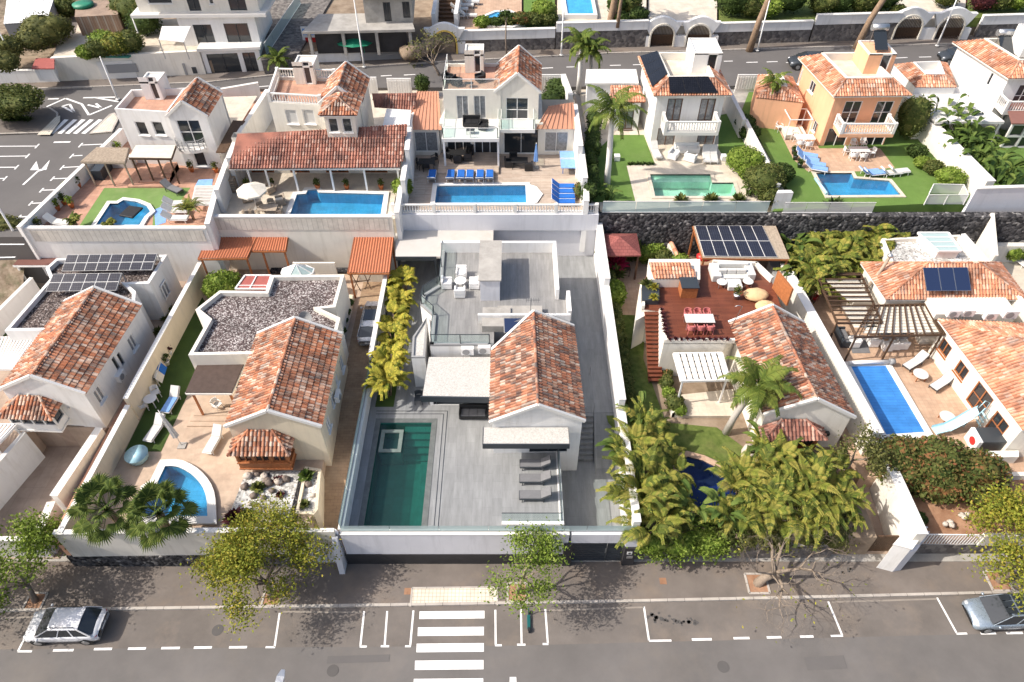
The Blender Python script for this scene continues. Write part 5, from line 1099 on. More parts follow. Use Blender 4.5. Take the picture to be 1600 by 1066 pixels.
def onwall(p,q,px,py):
 """share along the wall p-q and height of the point seen at a photo pixel"""
 p,q=v2(p),v2(q);u=px-800;v=py-533;dr=Vector((u,FPX*_c-v*_s,-(FPX*_s+v*_c)));d=q-p
 # solve p + s d = t dr.xy
 det=d.x*(-dr.y)+dr.x*d.y;s=(-p.x*(-dr.y)-dr.x*p.y)/det if abs(det)>1e-9 else 0;t=(d.x*(-p.y)+d.y*p.x)/det
 return s,CAMH+dr.z*t
def wc(fp,e,px,py,w_,h,sty='w'):
 p,q=fp[e],fp[(e+1)%len(fp)];s,z=onwall(p,q,px,py);L=(v2(q)-v2(p)).length;return(max(.01,s-w_/2/L),min(.99,s+w_/2/L),z-h/2,z+h/2,sty)
 # ================================================================ LOT B: cream house left of the villa
ZB2=2.4
HPB=PL([(259,730),(269,729.5),(279,731),(289,735.5),(298,741),(306,748),(313,756),(318,764),(322,774),(324,785),(325,808),(222,808),(233,765),(246,757)],2.42);ground_with_hole('neighbour_garden_floor',[(-26.3,20.7),(-12.0,20.7),(-12.0,47.0),(-24.6,47.0)],[HPB],2.3,M['beige'],.1)
mb=MB();pr=[(20.6,.17),(22,.4),(26.5,1.7),(31,2.3),(47,2.32)]
for i in range(4):(a,za),(b,zb)=pr[i],pr[i+1];mb.face([(-12.0,a,za),(-9.9,a,za),(-9.9,b,zb),(-12.0,b,zb)])
struct('brick_driveway',mb,M['browndrive'])
hb=PL([(306,468),(342,500),(300,590),(252,706),(186,706)],2.3);sheet('side_lawn',[W2(314,462,2.3),W2(340,500,2.3),W2(303,596,2.3),W2(252,706,2.3),(W2(195,706,2.3))],2.31,'turfdark')
bwall('front_wall','pale grey front wall behind the two fan palms',[(W2(84,832,3.9),W2(300,829,3.9),3.9),(W2(300,829,3.9),(-12.05,20.42),3.9)],.1,.25,M['ivory'],M['cap']);mb=MB();mb.box(-12.04,20.3,2.62,-10.05,20.55,3.9);tag(mb.build('gate_lintel',M['ivory']),'pale grey lintel over the white slatted gate','lintel')
q0=W2(128,868,1.3)
mb=MB();mb.box(-26.2,20.14,.12,-12.3,20.25,1.3);tag(mb.build('wall_plinth',M['lavawall']),'black lava stone base below the pale grey front wall','plinth')
g=thing('louvre_gate','white slatted gate closing the cream house driveway','gate',(-11.9,20.45,.1));mb=MB()
for k in range(14):mb.box(-11.95,20.36,.2+k*.16,-10.05,20.41,.31+k*.16)
mb.build('slats',M['plaster_grey'],g);mb=MB()
for x in(-12.0,-11.0,-10.1):mb.box(x,20.33,.15,x+.07,20.44,2.6)
mb.build('gate_frame',M['greymetal'],g)
WA=[W2(312,411,4.4),W2(196,623,4.4),W2(199,633,4.0),W2(92,832,4.0)]
bwall('boundary_wall','long cream wall stepping down between the two left gardens',[(WA[0],WA[1],4.4),(WA[2],WA[3],3.95)],.1,.28,M['cream'],M['cap'])
# house
HB=thing('cream_house','cream bungalow with gravel roof and mixed clay tile gable','house',(-17.1,26.3,2.3))
wb=[(-17.12,26.3),(-11.62,26.3),(-11.7,34.05),(-17.12,34.05)]
shell(HB,'wing_wall',M['cream'],wb,.3,5.9,{1:[(.14,.24,3.6,4.7,'h'),(.38,.48,3.9,4.8,'h'),(.60,.68,3.9,4.8,'h'),(.82,.92,3.4,4.7,'h')]},{0:7.25,2:7.25})
gable(HB,wb,5.9,7.3,M['tile_new'],.16,M['cap'],True,'tile_roof',cutl=.0)
fb_=PL([(294,555),(399,553)],5.95)+[(-16.9,33.0),(-11.9,34.06),(-11.9,35.6)]+PL([(500,482),(524,480),(538,429),(424,430),(415,455),(343,454),(305,484),(325,500)],5.95)
flat(HB,fb_,2.3,5.6,.35,M['ivory'],M['gravelroof'],{5:[(.35,.55,3.6,4.8,'h')],0:[(.2,.7,2.4,4.6,'d')]},.24)
bay_=[(-16.85,25.2),(-13.65,25.2),(-13.65,26.29),(-16.85,26.29)]
shell(HB,'bay_window',M['wood'],bay_,2.95,4.65,{0:[(.04,.31,3.65,4.5,'o'),(.355,.645,3.65,4.5,'o'),(.69,.96,3.65,4.5,'o')],1:[(.15,.85,3.65,4.5,'o')],3:[(.15,.85,3.65,4.5,'o')]})
mb=MB();mb.box(-16.9,25.14,2.9,-13.6,26.28,2.99);mb.box(-16.9,25.15,3.5,-13.6,25.19,3.58)
for k in range(9):mb.box(-16.75+k*.37,25.25,2.7,-16.65+k*.37,26.28,2.895)
mb.build('bay_corbels',M['wood'],HB)
e=[Vector((-17.1,24.95,4.62)),Vector((-13.4,24.95,4.62)),Vector((-13.4,26.27,4.62)),Vector((-17.1,26.27,4.62))];t0,t1=Vector((-15.95,26.27,5.5)),Vector((-14.55,26.27,5.5));mb=MB()
tiles(mb,[e[0],e[1],t1,t0],e[0],e[1],.24,.3);tiles(mb,[e[1],e[2],t1],e[1],e[2],.24,.3);tiles(mb,[e[3],e[0],t0],e[3],e[0],.24,.3);ridge(mb,e[0],t0,.09);ridge(mb,e[1],t1,.09);mb.build('bay_tile_roof',M['tile_new'],HB)
t=thing('satellite_dish','grey satellite dish behind the cream house ridge','satellite dish',tuple(W(478,495,7.0)));a=W(478,495,7.0);k=MB();k.lathe([(.02,0),(.25,.05),(.45,.18)],(0,0,0),18,False);mt=Matrix.Translation(a)@Matrix.Rotation(R(65),4,'X');k.v=[tuple(mt@Vector(v))for v in k.v];k.build('reflector',M['greymetal'],t);k=MB();k.tube([a-Vector((0,0,1)),a-Vector((0,0,.05))],.03,6);k.build('mast',M['steel'],t)
ac_unit('air conditioner hung on the right wall of the cream house',(-11.42,W(516,619,4.2).y,3.9),R(90),.9)
# louvred lights on the flat roof
t=thing('glass_lantern','faceted white framed glass lantern behind the gravel roof','skylight',tuple(W(465,420,5.4)));c0=W(465,424,5.0);ring=[c0+Vector((1.3*math.cos(a_),.75*math.sin(a_),0))for a_ in[i*math.pi/4+.39 for i in range(8)]];ap=c0+Vector((0,0,.7));k=MB();f=MB()
for i in range(8):k.face([ring[i],ring[(i+1)%8],ap]);f.bar(ring[i],ap,.06,.06);f.bar(ring[i],ring[(i+1)%8],.07,.08)
k.build('glass',M['frost'],t);f.build('glazing_bars',M['white'],t);k=MB();k.prism([(p.x,p.y)for p in ring],2.3,4.98);k.build('base',M['ivory'],t)
p4=[W(368,452,5.0),W(417,452,5.0),W(424,431,5.0),W(383,431,5.0)];t=thing('roof_hatch','faded red roof panel with white frame beside the green bush','roof panel',tuple(p4[0]));k=MB();k.prism([(p.x,p.y)for p in p4],4.8,5.0);k.build('panel',M['redmat'],t);k=MB()
for i in range(4):k.bar(p4[i]+Vector((0,0,.03)),p4[(i+1)%4]+Vector((0,0,.03)),.12,.1)
k.bar(p4[0].lerp(p4[1],.45)+Vector((0,0,.03)),p4[3].lerp(p4[2],.45)+Vector((0,0,.03)),.08,.08);k.bar(p4[0].lerp(p4[3],.25)+Vector((0,0,.02)),p4[1].lerp(p4[2],.25)+Vector((0,0,.02)),.06,.08)
k.build('white_frame',M['white'],t);k=MB();k.prism(inset(PL([(368,452),(417,452),(424,431),(383,431)],5.0),.1),2.3,4.79);k.build('wall',M['ivory'],t)
# dark matting pergola and steps
p4=[W(290,614,4.9),W(362,614,4.9),W(384,563,4.9),W(312,563,4.9)];t=thing('shade_pergola','dark brown matting shade roof on orange wood posts','pergola',tuple(p4[0]));k=MB();k.prism([(p.x,p.y)for p in p4],4.88,4.96);k.build('matting',M['brownmat'],t);k=MB()
for i in range(4):k.bar(p4[i]-Vector((0,0,.1)),p4[(i+1)%4]-Vector((0,0,.1)),.1,.14)
k.build('frame',M['cap'],t)
for(u,v_)in((.12,.04),(.93,.04),(.93,.93)):p=p4[0].lerp(p4[1],u).lerp(p4[3].lerp(p4[2],u),v_);k=MB();k.bar((p.x,p.y,2.3),(p.x,p.y,4.78),.12,.12,Vector((1,0,0)));k.build('post',M['wood'],t)
mb=MB()
for i,(y,xl)in enumerate(((667,292),(660,298),(652.5,304))):a,b=W(xl,y,2.3),W(358,y,2.3);mb.box(a.x,a.y,2.3,b.x,W(358,640,2.3).y,2.33+.06*(i+1))
tag(mb.build('patio_steps',M['beige']),'three shallow beige steps below the dark matting pergola','steps')
# pool
pool('swimming_pool','bright blue quarter-round pool partly hidden by fan palms',HPB,2.42,M['pt_mid'],M['wtr_blue'],.5,M['cap'],2.52)
# rockery
GR=1.75
block('rockery_bed',PL([(384,738),(470,735),(452,826),(350,826)],2.31),1.2,2.312,'whitegravel')
block('rockery_path',PL([(470,735),(478,735),(462,826),(448,826)],2.3),1.2,2.322,'darkgravel')
t=thing('planter_bed','cream walled gravel planter bending round the rock garden','planter',tuple(W(480,740,2.2)));pts=PL([(478,733),(503,737),(498,800),(492,808),(463,806)],2.25);k=MB();k.prism(inset(ccw(pts),.18),.3,2.33);k.build('gravel',M['whitegravel'],t);pp_=ccw(pts);i_=inset(pp_,.18);k=MB()
for a in range(len(pp_)):k.prism([pp_[a],pp_[(a+1)%len(pp_)],i_[(a+1)%len(pp_)],i_[a]],.3,2.55)
k.build('kerb',M['cream'],t)
rr=random.Random(3)
for i,(x,y,r_)in enumerate([(388,745,.28),(383,762,.3),(402,742,.22),(414,745,.25),(396,776,.25),(420,755,.35),(436,754,.3),(412,778,.2),(447,750,.3),(392,788,.2),(425,768,.22),(482,758,.25),(490,775,.2),(470,782,.15),(400,790,.16),(440,770,.2)]):
 p=W(x,y,2.33);k=MB();k.blob((p.x,p.y,2.33+r_*.4),(r_,r_*.8,r_*.7),8,6,.22,i);tag(k.build('rock',M['rock']if i%3 else M['rockpale']),'%s rock in the rock garden of the cream house'%('dark' if i%3 else 'pale'),'rock','rocks of the rock garden')
for i,(x,y,r_,m_,nm)in enumerate([(368,812,.75,'maroon','big maroon rosette plant at the lower corner of the rockery'),(404,763,.5,'succ','yellow-green cushion succulent in the middle of the rockery'),(387,808,.55,'succ','olive round cactus cushion beside the maroon rosette plant'),(438,774,.32,'maroon','small dark maroon succulent on white gravel'),(480,745,.6,'blade','dark green spiky agave at the back of the cream planter'),(476,790,.4,'succ','rusty orange low succulent in the cream planter'),(436,752,.4,'maroon','reddish rosette below the wooden bay window')]):
 p=W(x,y,2.35);rosette('succulent',nm,(p.x,p.y,2.34),r_,60,m_,i,up=1.0,wd=.1)
p=W(422,812,2.35);t=thing('garden_stone','large cream slab stone lying in the rockery','stone');OFF[t.name]=Vector((0,0,0));k=MB();k.prism([(p.x-.55,p.y-.35),(p.x+.4,p.y-.4),(p.x+.5,p.y+.35),(p.x-.35,p.y+.42)],2.325,2.75);k.build('stone',M['creamfab'],t,.08)
# palms
fanpalm('fan_palm','dark green fan palm on the left, over the cream garden corner',(W(172,800,5.0).x+.3,W(170,800,5.0).y-.0,2.3),2.7,30,1.45,.82,5,(-.5,.1),.2)
fanpalm('fan_palm','dark green fan palm on the right, leaning over the blue pool',(W(240,806,5.0).x+.2,W(240,806,5.0).y,2.3),2.7,30,1.4,.82,8,(.1,.1),.2)
bush('round_bush','round leafy green bush behind the cream garden wall',(W(345,440,4).x,W(345,440,4).y,2.3),(1.5,1.3,1.25),'leafbright',3600,.13,4)
# patio furniture
lw_=mk_lounger('lightfab','white',None,'white_sun_lounger',.5)
for(x,y,rz,nm)in((243,672,-12,'white sun lounger on the dark grass beside the closed parasol'),(334,690,-10,'white sun lounger on beige tiles by the patio steps')):p=W(x,y,2.6);place(lw_,USED,(p.x,p.y,2.32),R(rz),nm)
lw2=mk_lounger('bluepale','white','lightfab','striped_sun_lounger',.5);p=W(268,628,2.6);place(lw2,USED,(p.x,p.y,2.32),R(-8),'sun lounger with blue towel on the narrow dark lawn')
parasol('closed grey parasol leaning beside the white lounger',tuple(W(285,697,2.3)),'lightfab',False,1.2,2.6,(-.9,.8))
wt=mk_table('plastic',.85,.85,.72,'round_garden_table','plastic',True);p=W(236,626,2.8);place(wt,USED,(p.x,p.y,2.32),0,'small round white table against the cream wall')
wc_=mk_chair('plastic','white_garden_chair',True);
for(x,y,rz,nm)in((224,636,120,'white plastic chair below the round white table'),(244,615,30,'white plastic chair above the round white table')):p=W(x,y,2.6);place(wc_,USED,(p.x,p.y,2.32),R(rz),nm)
p=W(340,635,2.6);place(wc_,USED,(p.x,p.y,2.36),R(60),'white plastic chair standing under the dark matting pergola')
t=thing('clothes_rack','low rack with blue and white laundry against the cream wall','clothes rack',tuple(W(252,595,2.3)));a=W(250,604,2.3);b=W(258,578,2.3);k=MB();k.bar(a+Vector((0,0,.9)),b+Vector((0,0,.9)),.05,.05);k.bar(a,a+Vector((0,0,.9)),.04,.04,Vector((1,0,0)));k.bar(b,b+Vector((0,0,.9)),.04,.04,Vector((1,0,0)));k.build('frame',M['white'],t);k=MB()
for s0,s1,o in((.02,.5,-.02),(.5,.98,.03)):p,q=a.lerp(b,s0),a.lerp(b,s1);k.cm=0 if s0<.1 else 1;k.add([p+Vector((-.12+o,0,.93)),q+Vector((-.12+o,0,.93)),q+Vector((.25,0,.3)),p+Vector((.25,0,.3)),p+Vector((-.35,0,.4)),q+Vector((-.35,0,.4))],[(0,1,2,3),(0,1,5,4)])
k.build('laundry',[M['creamfab'],M['blue']],t)
t=thing('plastic_tub','pale blue plastic tub chair near the pool','tub',tuple(W(218,716,2.3)));c0=W(218,718,2.3);k=MB();k.lathe([(.35,0),(.6,.15),(.68,.55),(.72,.6),(.66,.56),(.5,.2),(.02,.12)],tuple(c0),22);k.build('shell',M['slideblue'],t)
for i,(x,y,r_,m_)in enumerate([(266,556,.4,'maroon'),(262,570,.45,'leafdark'),(255,548,.3,'leafhedge')]):p=W(x,y,2.3);pot_plant(['reddish potted shrub beside the cream wall','dark green potted shrub above the laundry rack','small potted shrub highest along the cream wall'][i],(p.x,p.y,2.31),m_,'white',.8,r_,i)
# driveway: car, planters
car('parked_car','pale silver estate car parked between cream house and golden palms',(W(582,502,3).x,W(582,502,3).y,2.32),R(90),'cargrey',4.5,1.72,1.5,'suv',2)
mb=MB();p,q=W(533,525,2.4),W(548,465,2.4);mb.prism([(p.x-.35,p.y),(p.x+.3,p.y),(q.x+.3,q.y),(q.x-.35,q.y)],1.8,2.75);tag(mb.build('planter_trough',M['cream'],None,.08),'cream planter trough along the cream house driveway wall','planter')
for i,(x,y)in enumerate([(536,518),(539,502),(543,489),(548,474)]):p=W(x,y,2.9);k=MB();tt=bush('cactus',['dark ball cactus at the near end of the cream trough','dark ball cactus second in the cream trough','dark ball cactus third in the cream trough','dark ball cactus at the far end of the cream trough'][i],(p.x,p.y,2.76),(.3,.38,.22),'leafdark',240,.07,i,'cactus')
# rear yard
block('rear_gravel_bed',[(-19.8,44.6),(-12.2,44.6),(-12.2,47.05),(-19.8,47.05)],2.0,2.5,'darkgravel')
mb=MB();mb.add([(-33.5,45.2,2.2),(-9.9,45.2,2.2),(-9.9,47.05,4.6),(-33.5,47.05,4.6)],[(0,1,2,3)]);struct('lava_bank',mb,M['darkgravel'])
corr_roof('canopy_roof','terracotta corrugated canopy behind the round green bush',[W(309,404,5.35),W(386,402.5,5.35),W(402,367.5,5.65),W(326,367.5,5.65)],'corr',((.05,.05),(.95,.1),(.95,.95),(.05,.95)),2.3,.2)
corr_roof('canopy_roof','short terracotta corrugated canopy adjoining the long one',[W(393,391.5,5.4),W(446,391.5,5.4),W(450,367.5,5.65),W(403,367.5,5.65)],'corr',((.3,.05),(.95,.05),(.95,.95)),2.3,.2)
corr_roof('canopy_roof','terracotta corrugated carport beside the pale grey carport',[W(543,426,5.0),W(608,426,5.0),W(615,367.5,5.65),W(554,367.5,5.65)],'corr',((.05,.03),(.95,.03),(.05,.95),(.95,.95)),2.3,.2)
mb=MB();mb.prism([(-17.2,43.3),(-13.9,43.3),(-13.9,43.45),(-17.2,43.45)],2.3,4.5);tag(mb.build('shed_wall',M['ivory']),'cream shed wall under the short terracotta canopy','wall')
t=thing('ladder','wooden ladder leaning on the dark gravel bank','ladder',tuple(W(487,400,2.4)));a,b=W(490,402,2.4),W(481,372,4.8);k=MB()
for o in(-.2,.2):k.bar(a+Vector((o,0,0)),b+Vector((o,0,0)),.06,.06)
for i in range(9):c0=a.lerp(b,(i+.5)/9);k.bar(c0-Vector((.2,0,0)),c0+Vector((.2,0,0)),.05,.05)
k.build('rails_and_rungs',M['woodgrey'],t)
rr=random.Random(8)
for i,(x,y,m_,nm,cat)in enumerate([(474,407,'steel','grey building rubble sack left of the ladder','sack'),(500,398,'plastic','white board standing right of the ladder','board'),(515,404,'blue','blue tarpaulin heap in the rear yard','tarpaulin'),(513,413,'wood','stack of orange planks in the rear yard','planks'),(536,409,'greenplastic','small green container by the terracotta carport','container')]):
 p=W(x,y,2.5);k=MB()
 if cat in('board',):k.prism([(p.x-.3,p.y),(p.x+.3,p.y),(p.x+.3,p.y+.06),(p.x-.3,p.y+.06)],2.3,3.4)
 elif cat=='planks':
  for j in range(4):k.bar((p.x-.3+j*.14,p.y-.9+j*.05,2.38+.07*(j%2)),(p.x-.1+j*.12,p.y+.9,2.38+.07*(j%2)),.12,.05)
 else:k.blob((p.x,p.y,2.5),(.55,.4,.3),9,6,.2,i)
 tag(k.build(cat.replace('planks','plank_stack'),M[m_]),nm,cat)
t=thing('cafe_frame','dark folded metal frame under the terracotta carport edge','frame',tuple(W(555,440,2.4)));k=MB();a=W(552,455,2.3)
for(x0,y0,z0,x1,y1,z1)in((0,0,0,.6,.5,1.3),(.6,0,0,0,.5,1.3),(1.4,.2,0,.9,.8,1.2),(.9,.2,0,1.5,.8,1.2),(.2,.3,.7,1.4,.5,.75)):k.bar(a+Vector((x0,y0,z0)),a+Vector((x1,y1,z1)),.05,.05)
k.build('bars',M['wooddark'],t)
mb=MB();mb.prism([(-12.3,43.6),(-9.95,43.6),(-9.95,43.75),(-12.3,43.75)],2.3,4.3);tag(mb.build('garage_wall',M['ivory']),'cream wall panel under the terracotta carport','wall')
# ================================================================ LOT A: white house at the left
block('left_driveway',[(-50,20.6),(-27.3,20.6),(-26.8,28.9),(-50,28.9)],.1,.2,'drivepink')
block('left_garden_floor',[(-60,28.9),(-26.7,28.9),(-25.2,47),(-60,47)],.1,2.3,'drivepink')
block('left_side_path',[W2(150,690,2.2),W2(196,640,2.2),(-25.9,34),(-26.8,34)],.1,2.31,'drivepink')
mb=MB();mb.prism([(-26.9,20.8),(-26.3,20.8),(-25.2,45),(-26.3,45)],.1,2.32);struct('narrow_path',mb,M['terracotta'])
HA=thing('white_bungalow','white bungalow with solar panels and mixed clay tile gable','house',(-32,29,.2))
wa=rect((-32.2,29.2),(-26.9,28.86),8.1)
shell(HA,'wing_wall',M['plaster'],wa,.2,5.9,{0:[(.28,.72,.25,2.4,'s')],1:[wc(wa,1,207,536,.8,1.25,'h'),wc(wa,1,181,568,.35,1.1,'v'),wc(wa,1,189,561,.35,1.1,'v'),wc(wa,1,155.5,617,.8,1.25,'h')]},{0:7.25,2:7.25})
gable(HA,wa,5.9,7.3,M['tile_new'],.16,M['cap'],True,'tile_roof')
fa=PL([(7,517),(74,516)],5.95)+[tuple(v2(wa[3])*.5+v2(wa[0])*.5+Vector((.3,0))),tuple(v2(wa[2])+Vector((-.25,-.05)))]+PL([(212,455),(199,444),(233,443),(261,398),(88,404),(71,419),(78,436)],5.95)
ff=PL([(199,444),(233,443),(261,398)],5.95)
flat(HA,fa,2.3,5.6,.35,M['plaster'],M['gravelroof_a'],None,.24)
for(x,y)in((257,452),):s_,z_=onwall(ff[1],ff[2],x,y);d=(v2(ff[2])-v2(ff[1]));L=d.length;window(HA,ff[1],ff[2],s_*L-.45,s_*L+.45,z_-.65,z_+.65,'h',-.05)
bay_=[(-32.1,28.1),(-29.1,27.95),(-29.05,28.98),(-32.05,29.12)]
shell(HA,'bay_window',M['plaster'],bay_,3.2,4.72,{0:[(.03,.24,3.75,4.6,'v'),(.27,.49,3.75,4.6,'v'),(.52,.74,3.75,4.6,'v'),(.77,.98,3.75,4.6,'v')],1:[(.12,.9,3.75,4.6,'v')]})
mb=MB();mb.prism(inset(bay_,-.08),3.08,3.198)
for k in range(12):mb.prism([(-32.0+k*.25,28.05),(-31.9+k*.25,28.05),(-31.9+k*.25,28.98),(-32.0+k*.25,28.98)],2.92,3.078)
mb.build('bay_corbels',M['cap'],HA)
e=[Vector((-32.35,27.75,4.7)),Vector((-28.85,27.58,4.7)),Vector((-28.8,28.93,4.7)),Vector((-32.3,29.1,4.7))];t0,t1=Vector((-31.2,29.05,5.45)),Vector((-29.95,28.98,5.45));mb=MB()
tiles(mb,[e[0],e[1],t1,t0],e[0],e[1],.24,.3);tiles(mb,[e[1],e[2],t1],e[1],e[2],.24,.3);tiles(mb,[e[3],e[0],t0],e[3],e[0],.24,.3);ridge(mb,e[0],t0,.09);ridge(mb,e[1],t1,.09);mb.build('bay_tile_roof',M['tile_new'],HA)
a=W(162,583,4.2);ac_unit('air conditioner on the right wall of the white bungalow',(-26.55,a.y,3.6),R(86),.95)
for nm,x in(('left',45),('right',108)):
 s_,z_=onwall(wa[0],wa[1],x,616 if x<50 else 637);pp_=v2(wa[0]).lerp(v2(wa[1]),s_);k=MB();k.blob((pp_.x,pp_.y-.1,z_),(.09,.1,.07),8,6);tag(k.build('wall_lamp',M['creamfab']),'small round cream wall lamp, %s one above the bay roof'%nm,'wall lamp')
pv_array('row of sixteen solar panels, upper array on the dark gravel roof',W(96,424,6.15),W(237,422,6.15),W(245.5,396.5,6.85),W(105,398,6.85),8,2)
pv_array('row of twelve solar panels, lower array on the dark gravel roof',W(71,455.5,6.15),W(181,454,6.15),W(190,426.5,6.85),W(83,428,6.85),6,2)
DW=[W2(155,669,2.8),W2(84,775,2.8),W2(80,785,2.3),W2(58,838,2.3)]
bwall('driveway_wall','stepped white wall right of the empty left driveway',[(DW[0],DW[1],2.8),(DW[2],DW[3],2.3)],.1,.45,M['plaster'],M['cap'])
LW=[W2(38,676,2.9),W2(0,718,2.9)];d=v2(LW[1])-v2(LW[0])
bwall('driveway_wall','white retaining wall left of the empty left driveway',[(LW[0],tuple(v2(LW[0])+d*3),2.9)],.1,.25,M['plaster'],M['cap'])
block('left_upper_terrace',[tuple(v2(LW[0])+Vector((-.15,0))),(LW[0][0]-.2,28.85),(-60,28.85),(-60,20.7),tuple(v2(LW[0])+d*3.0+Vector((-.15,0)))],.1,2.6,'drivepink')
bwall('front_wall','white front wall closing the left driveway corner',[((-60,20.62),W2(60,842,2.2),2.2)],.1,.25,M['plaster'],M['cap'])
louvre('slatted_pergola','white slatted pergola roof beside the left clay tile roof',[W(-60,577,4.9),W(22,577,4.9),W(56,528,4.9),W(-60,528,4.9)],22,.2,'white','white',((.97,.05),(.97,.95)),2.3,1)
louvre('slatted_fence_roof','narrow white slatted roof above the left driveway wall',[W(-60,700,3.6),W(-8,700,3.6),W(26,664,3.6),W(-60,664,3.6)],14,.14,'white','white',((.97,.05),(.97,.95)),2.6,1)
corr_roof('carport','maroon flat carport roof behind the solar panels',[W(20,414.5,4.7),W(80,414.5,4.7),W(109,389.5,4.7),W(43,389,4.7)],'corrbrown',((.06,.06),(.94,.06),(.94,.94),(.06,.94)),2.3,.12,'white','carport',.012)
w0=[W2(-20,505,3.9),W2(50,436,3.9)];bwall('garden_wall','tall white garden wall at the far left edge',[(w0[0],w0[1],4.0)],2.2,.25,M['plaster'],M['cap'])
sheet('left_lawn',PL([(-40,540),(5,530),(68,455),(60,446),(-40,545)],2.3),2.31,'turfdark');sheet('left_lawn_edge',PL([(-40,560),(5,540),(5,525),(-20,520)],2.3),2.314,'turfdark')
p=W(285,420,2.4);rosette('yucca','spiky pale yucca in the bed behind the white bungalow',(p.x,p.y,2.6),1.3,110,'leafbright',3,'yucca',1.2,.09);k=MB()
for i,(x,y)in enumerate([(282,421),(299,422)]):p=W(x,y,2.5);pot_plant(['terracotta pot below the spiky yucca, left','terracotta pot below the spiky yucca, right'][i],(p.x,p.y,2.31),'leafhedge','orange',.5,.3,i)
for i,(x,y)in enumerate([(235,389),(222,388),(30,372),(8,392)]):p=W(x,y,4.5);bush('low_shrub',['low green shrub on the dark bank, right of its neighbour','low green shrub on the dark bank above the solar panels','green shrub on the scrub slope under the lamp post','green shrub on the scrub slope at the left edge'][i],(p.x,p.y,4.0 if i<2 else 5.4),(.8,.5,.35),'leafbright' if i<2 else 'leafhedge',400,.12,i)
p=W(43,455,2.6);pot_plant('white potted plant on the dark strip at far left',(p.x,p.y,2.31),'leafdark','white',.3,.2,2)
for i,(x,y)in enumerate([(248,517),(260,497),(268,486),(266,480)]):p=W(x,y,2.5);rosette('path_plant',['pale spiky plant lowest along the side path','pale spiky plant second along the side path','pale spiky plant third along the side path','pale spiky plant highest along the side path'][i],(p.x,p.y,2.33),.5,40,'leafhedge',i,'plant')
lamp_post('tall white street lamp rising from the scrub slope at left',(*W2(37,388,5.2),5.0),7.0,(0,0))
bush('scrub_bush','dry olive scrub bush on the slope at the left edge',(W(10,365,6).x,W(10,365,6).y,6.2),(1.8,1.0,.7),'leafolive',900,.14,31)
# ================================================================ LOT D: garden with jungle, wood roof terrace
ZD=2.3
HPD=PL([(1058,720),(1075,714),(1098,720),(1118,730),(1135,745),(1148,760),(1150,775),(1135,790),(1110,800),(1080,800),(1068,780),(1062,750)],ZD+.1)
ground_with_hole('garden_soil',[(7.2,20.9),(21.4,20.9),(21.2,47),(7.2,47)],[HPD],2.2,M['earth'],.1)
sheet('lawn',PL([(935,490),(1010,490),(1005,560),(1040,660),(1120,668),(1170,705),(1150,735),(1125,722),(1100,711),(1072,704),(1050,712),(1000,720),(950,660),(925,560)],ZD),ZD,'lawn')
sheet('garden_paving',PL([(925,405),(1120,400),(1120,440),(1010,480),(1010,493),(935,491),(925,470)],ZD),ZD+.004,'pinkpave')
sheet('pale_paving',PL([(1100,400),(1250,395),(1260,520),(1230,420),(1120,420)],ZD),ZD+.002,'sand')
block('garden_side_ramp',[W2(1345,715,1.5),W2(1375,700,1.5),(23.0,21.0),(19.3,21.0)],.1,.2,'drivepink')
mb=MB();mb.add([(19.6,20.9,.22),(23.1,20.9,.22),(22.2,30,ZD+.01),(20.6,30,ZD+.01),(20.4,46.9,ZD+.02),(21.4,46.9,ZD+.02)],[(0,1,2,3),(3,2,5,4)]);struct('side_driveway',mb,M['drivepink'])
# boundary wall D/E
EW=[W2(1225,416,4.4),W2(1371,680,4.4),W2(1374,690,3.6),W2(1440,836,3.6)]
bwall('boundary_wall','tall white wall between the tile gable and the covered blue pool',[(EW[0],EW[1],4.6),(EW[2],EW[3],3.7)],.1,.62,M['ivory'],M['cap'])
pl=W2(1405,850,2.8);t=thing('gate_pillar','thick white pillar beside the brown driveway gate','pillar',(pl[0],pl[1],.1));k=MB();k.prism(PL([(1397,851),(1424,858),(1447,825),(1425,820)],2.9),.1,2.9);k.build('pillar',M['plaster'],t,.02);k=MB();k.prism(inset(ccw(PL([(1397,851),(1424,858),(1447,825),(1425,820)],2.9)),-.05),2.902,2.98);k.build('coping',M['cap'],t)
a=v2(PL([(1424,858)],2.9)[0]);k=MB();pt_=PL([(1424,858),(1447,825)],2.9);k.prism([(pt_[0][0]+.01,pt_[0][1]+.02),(pt_[0][0]+.5,pt_[0][1]+.1),(pt_[1][0]+.4,pt_[1][1]),(pt_[1][0]+.01,pt_[1][1])],.1,2.5);k.build('letterbox_niche',M['plaster_grey'],t)
g=thing('wooden_gate','brown wooden driveway gate beside the jungle hedge','gate',W(1335,850,.2));a,b=W(1333,856,.2),W(1402,855,.2);a=Vector((a.x,21.1,.2));b=Vector((b.x+.3,21.1,.2));k=MB();n=22
for i in range(n):p,q=a.lerp(b,(i+.06)/n),a.lerp(b,(i+.94)/n);k.box(p.x,p.y-.03,.25,q.x,p.y+.03,2.0)
k.build('boards',M['wooddark'],g);k=MB()
for z in(.45,1.9):k.bar((a.x,a.y+.06,z),(b.x,b.y+.06,z),.05,.12)
k.build('gate_frame',M['brownframe'],g)
bwall('front_wall','low stone front wall hidden under the jungle hedge',[((7.4,20.75),(19.2,20.85),1.6)],.1,.3,M['stonewall'],M['concrete'])
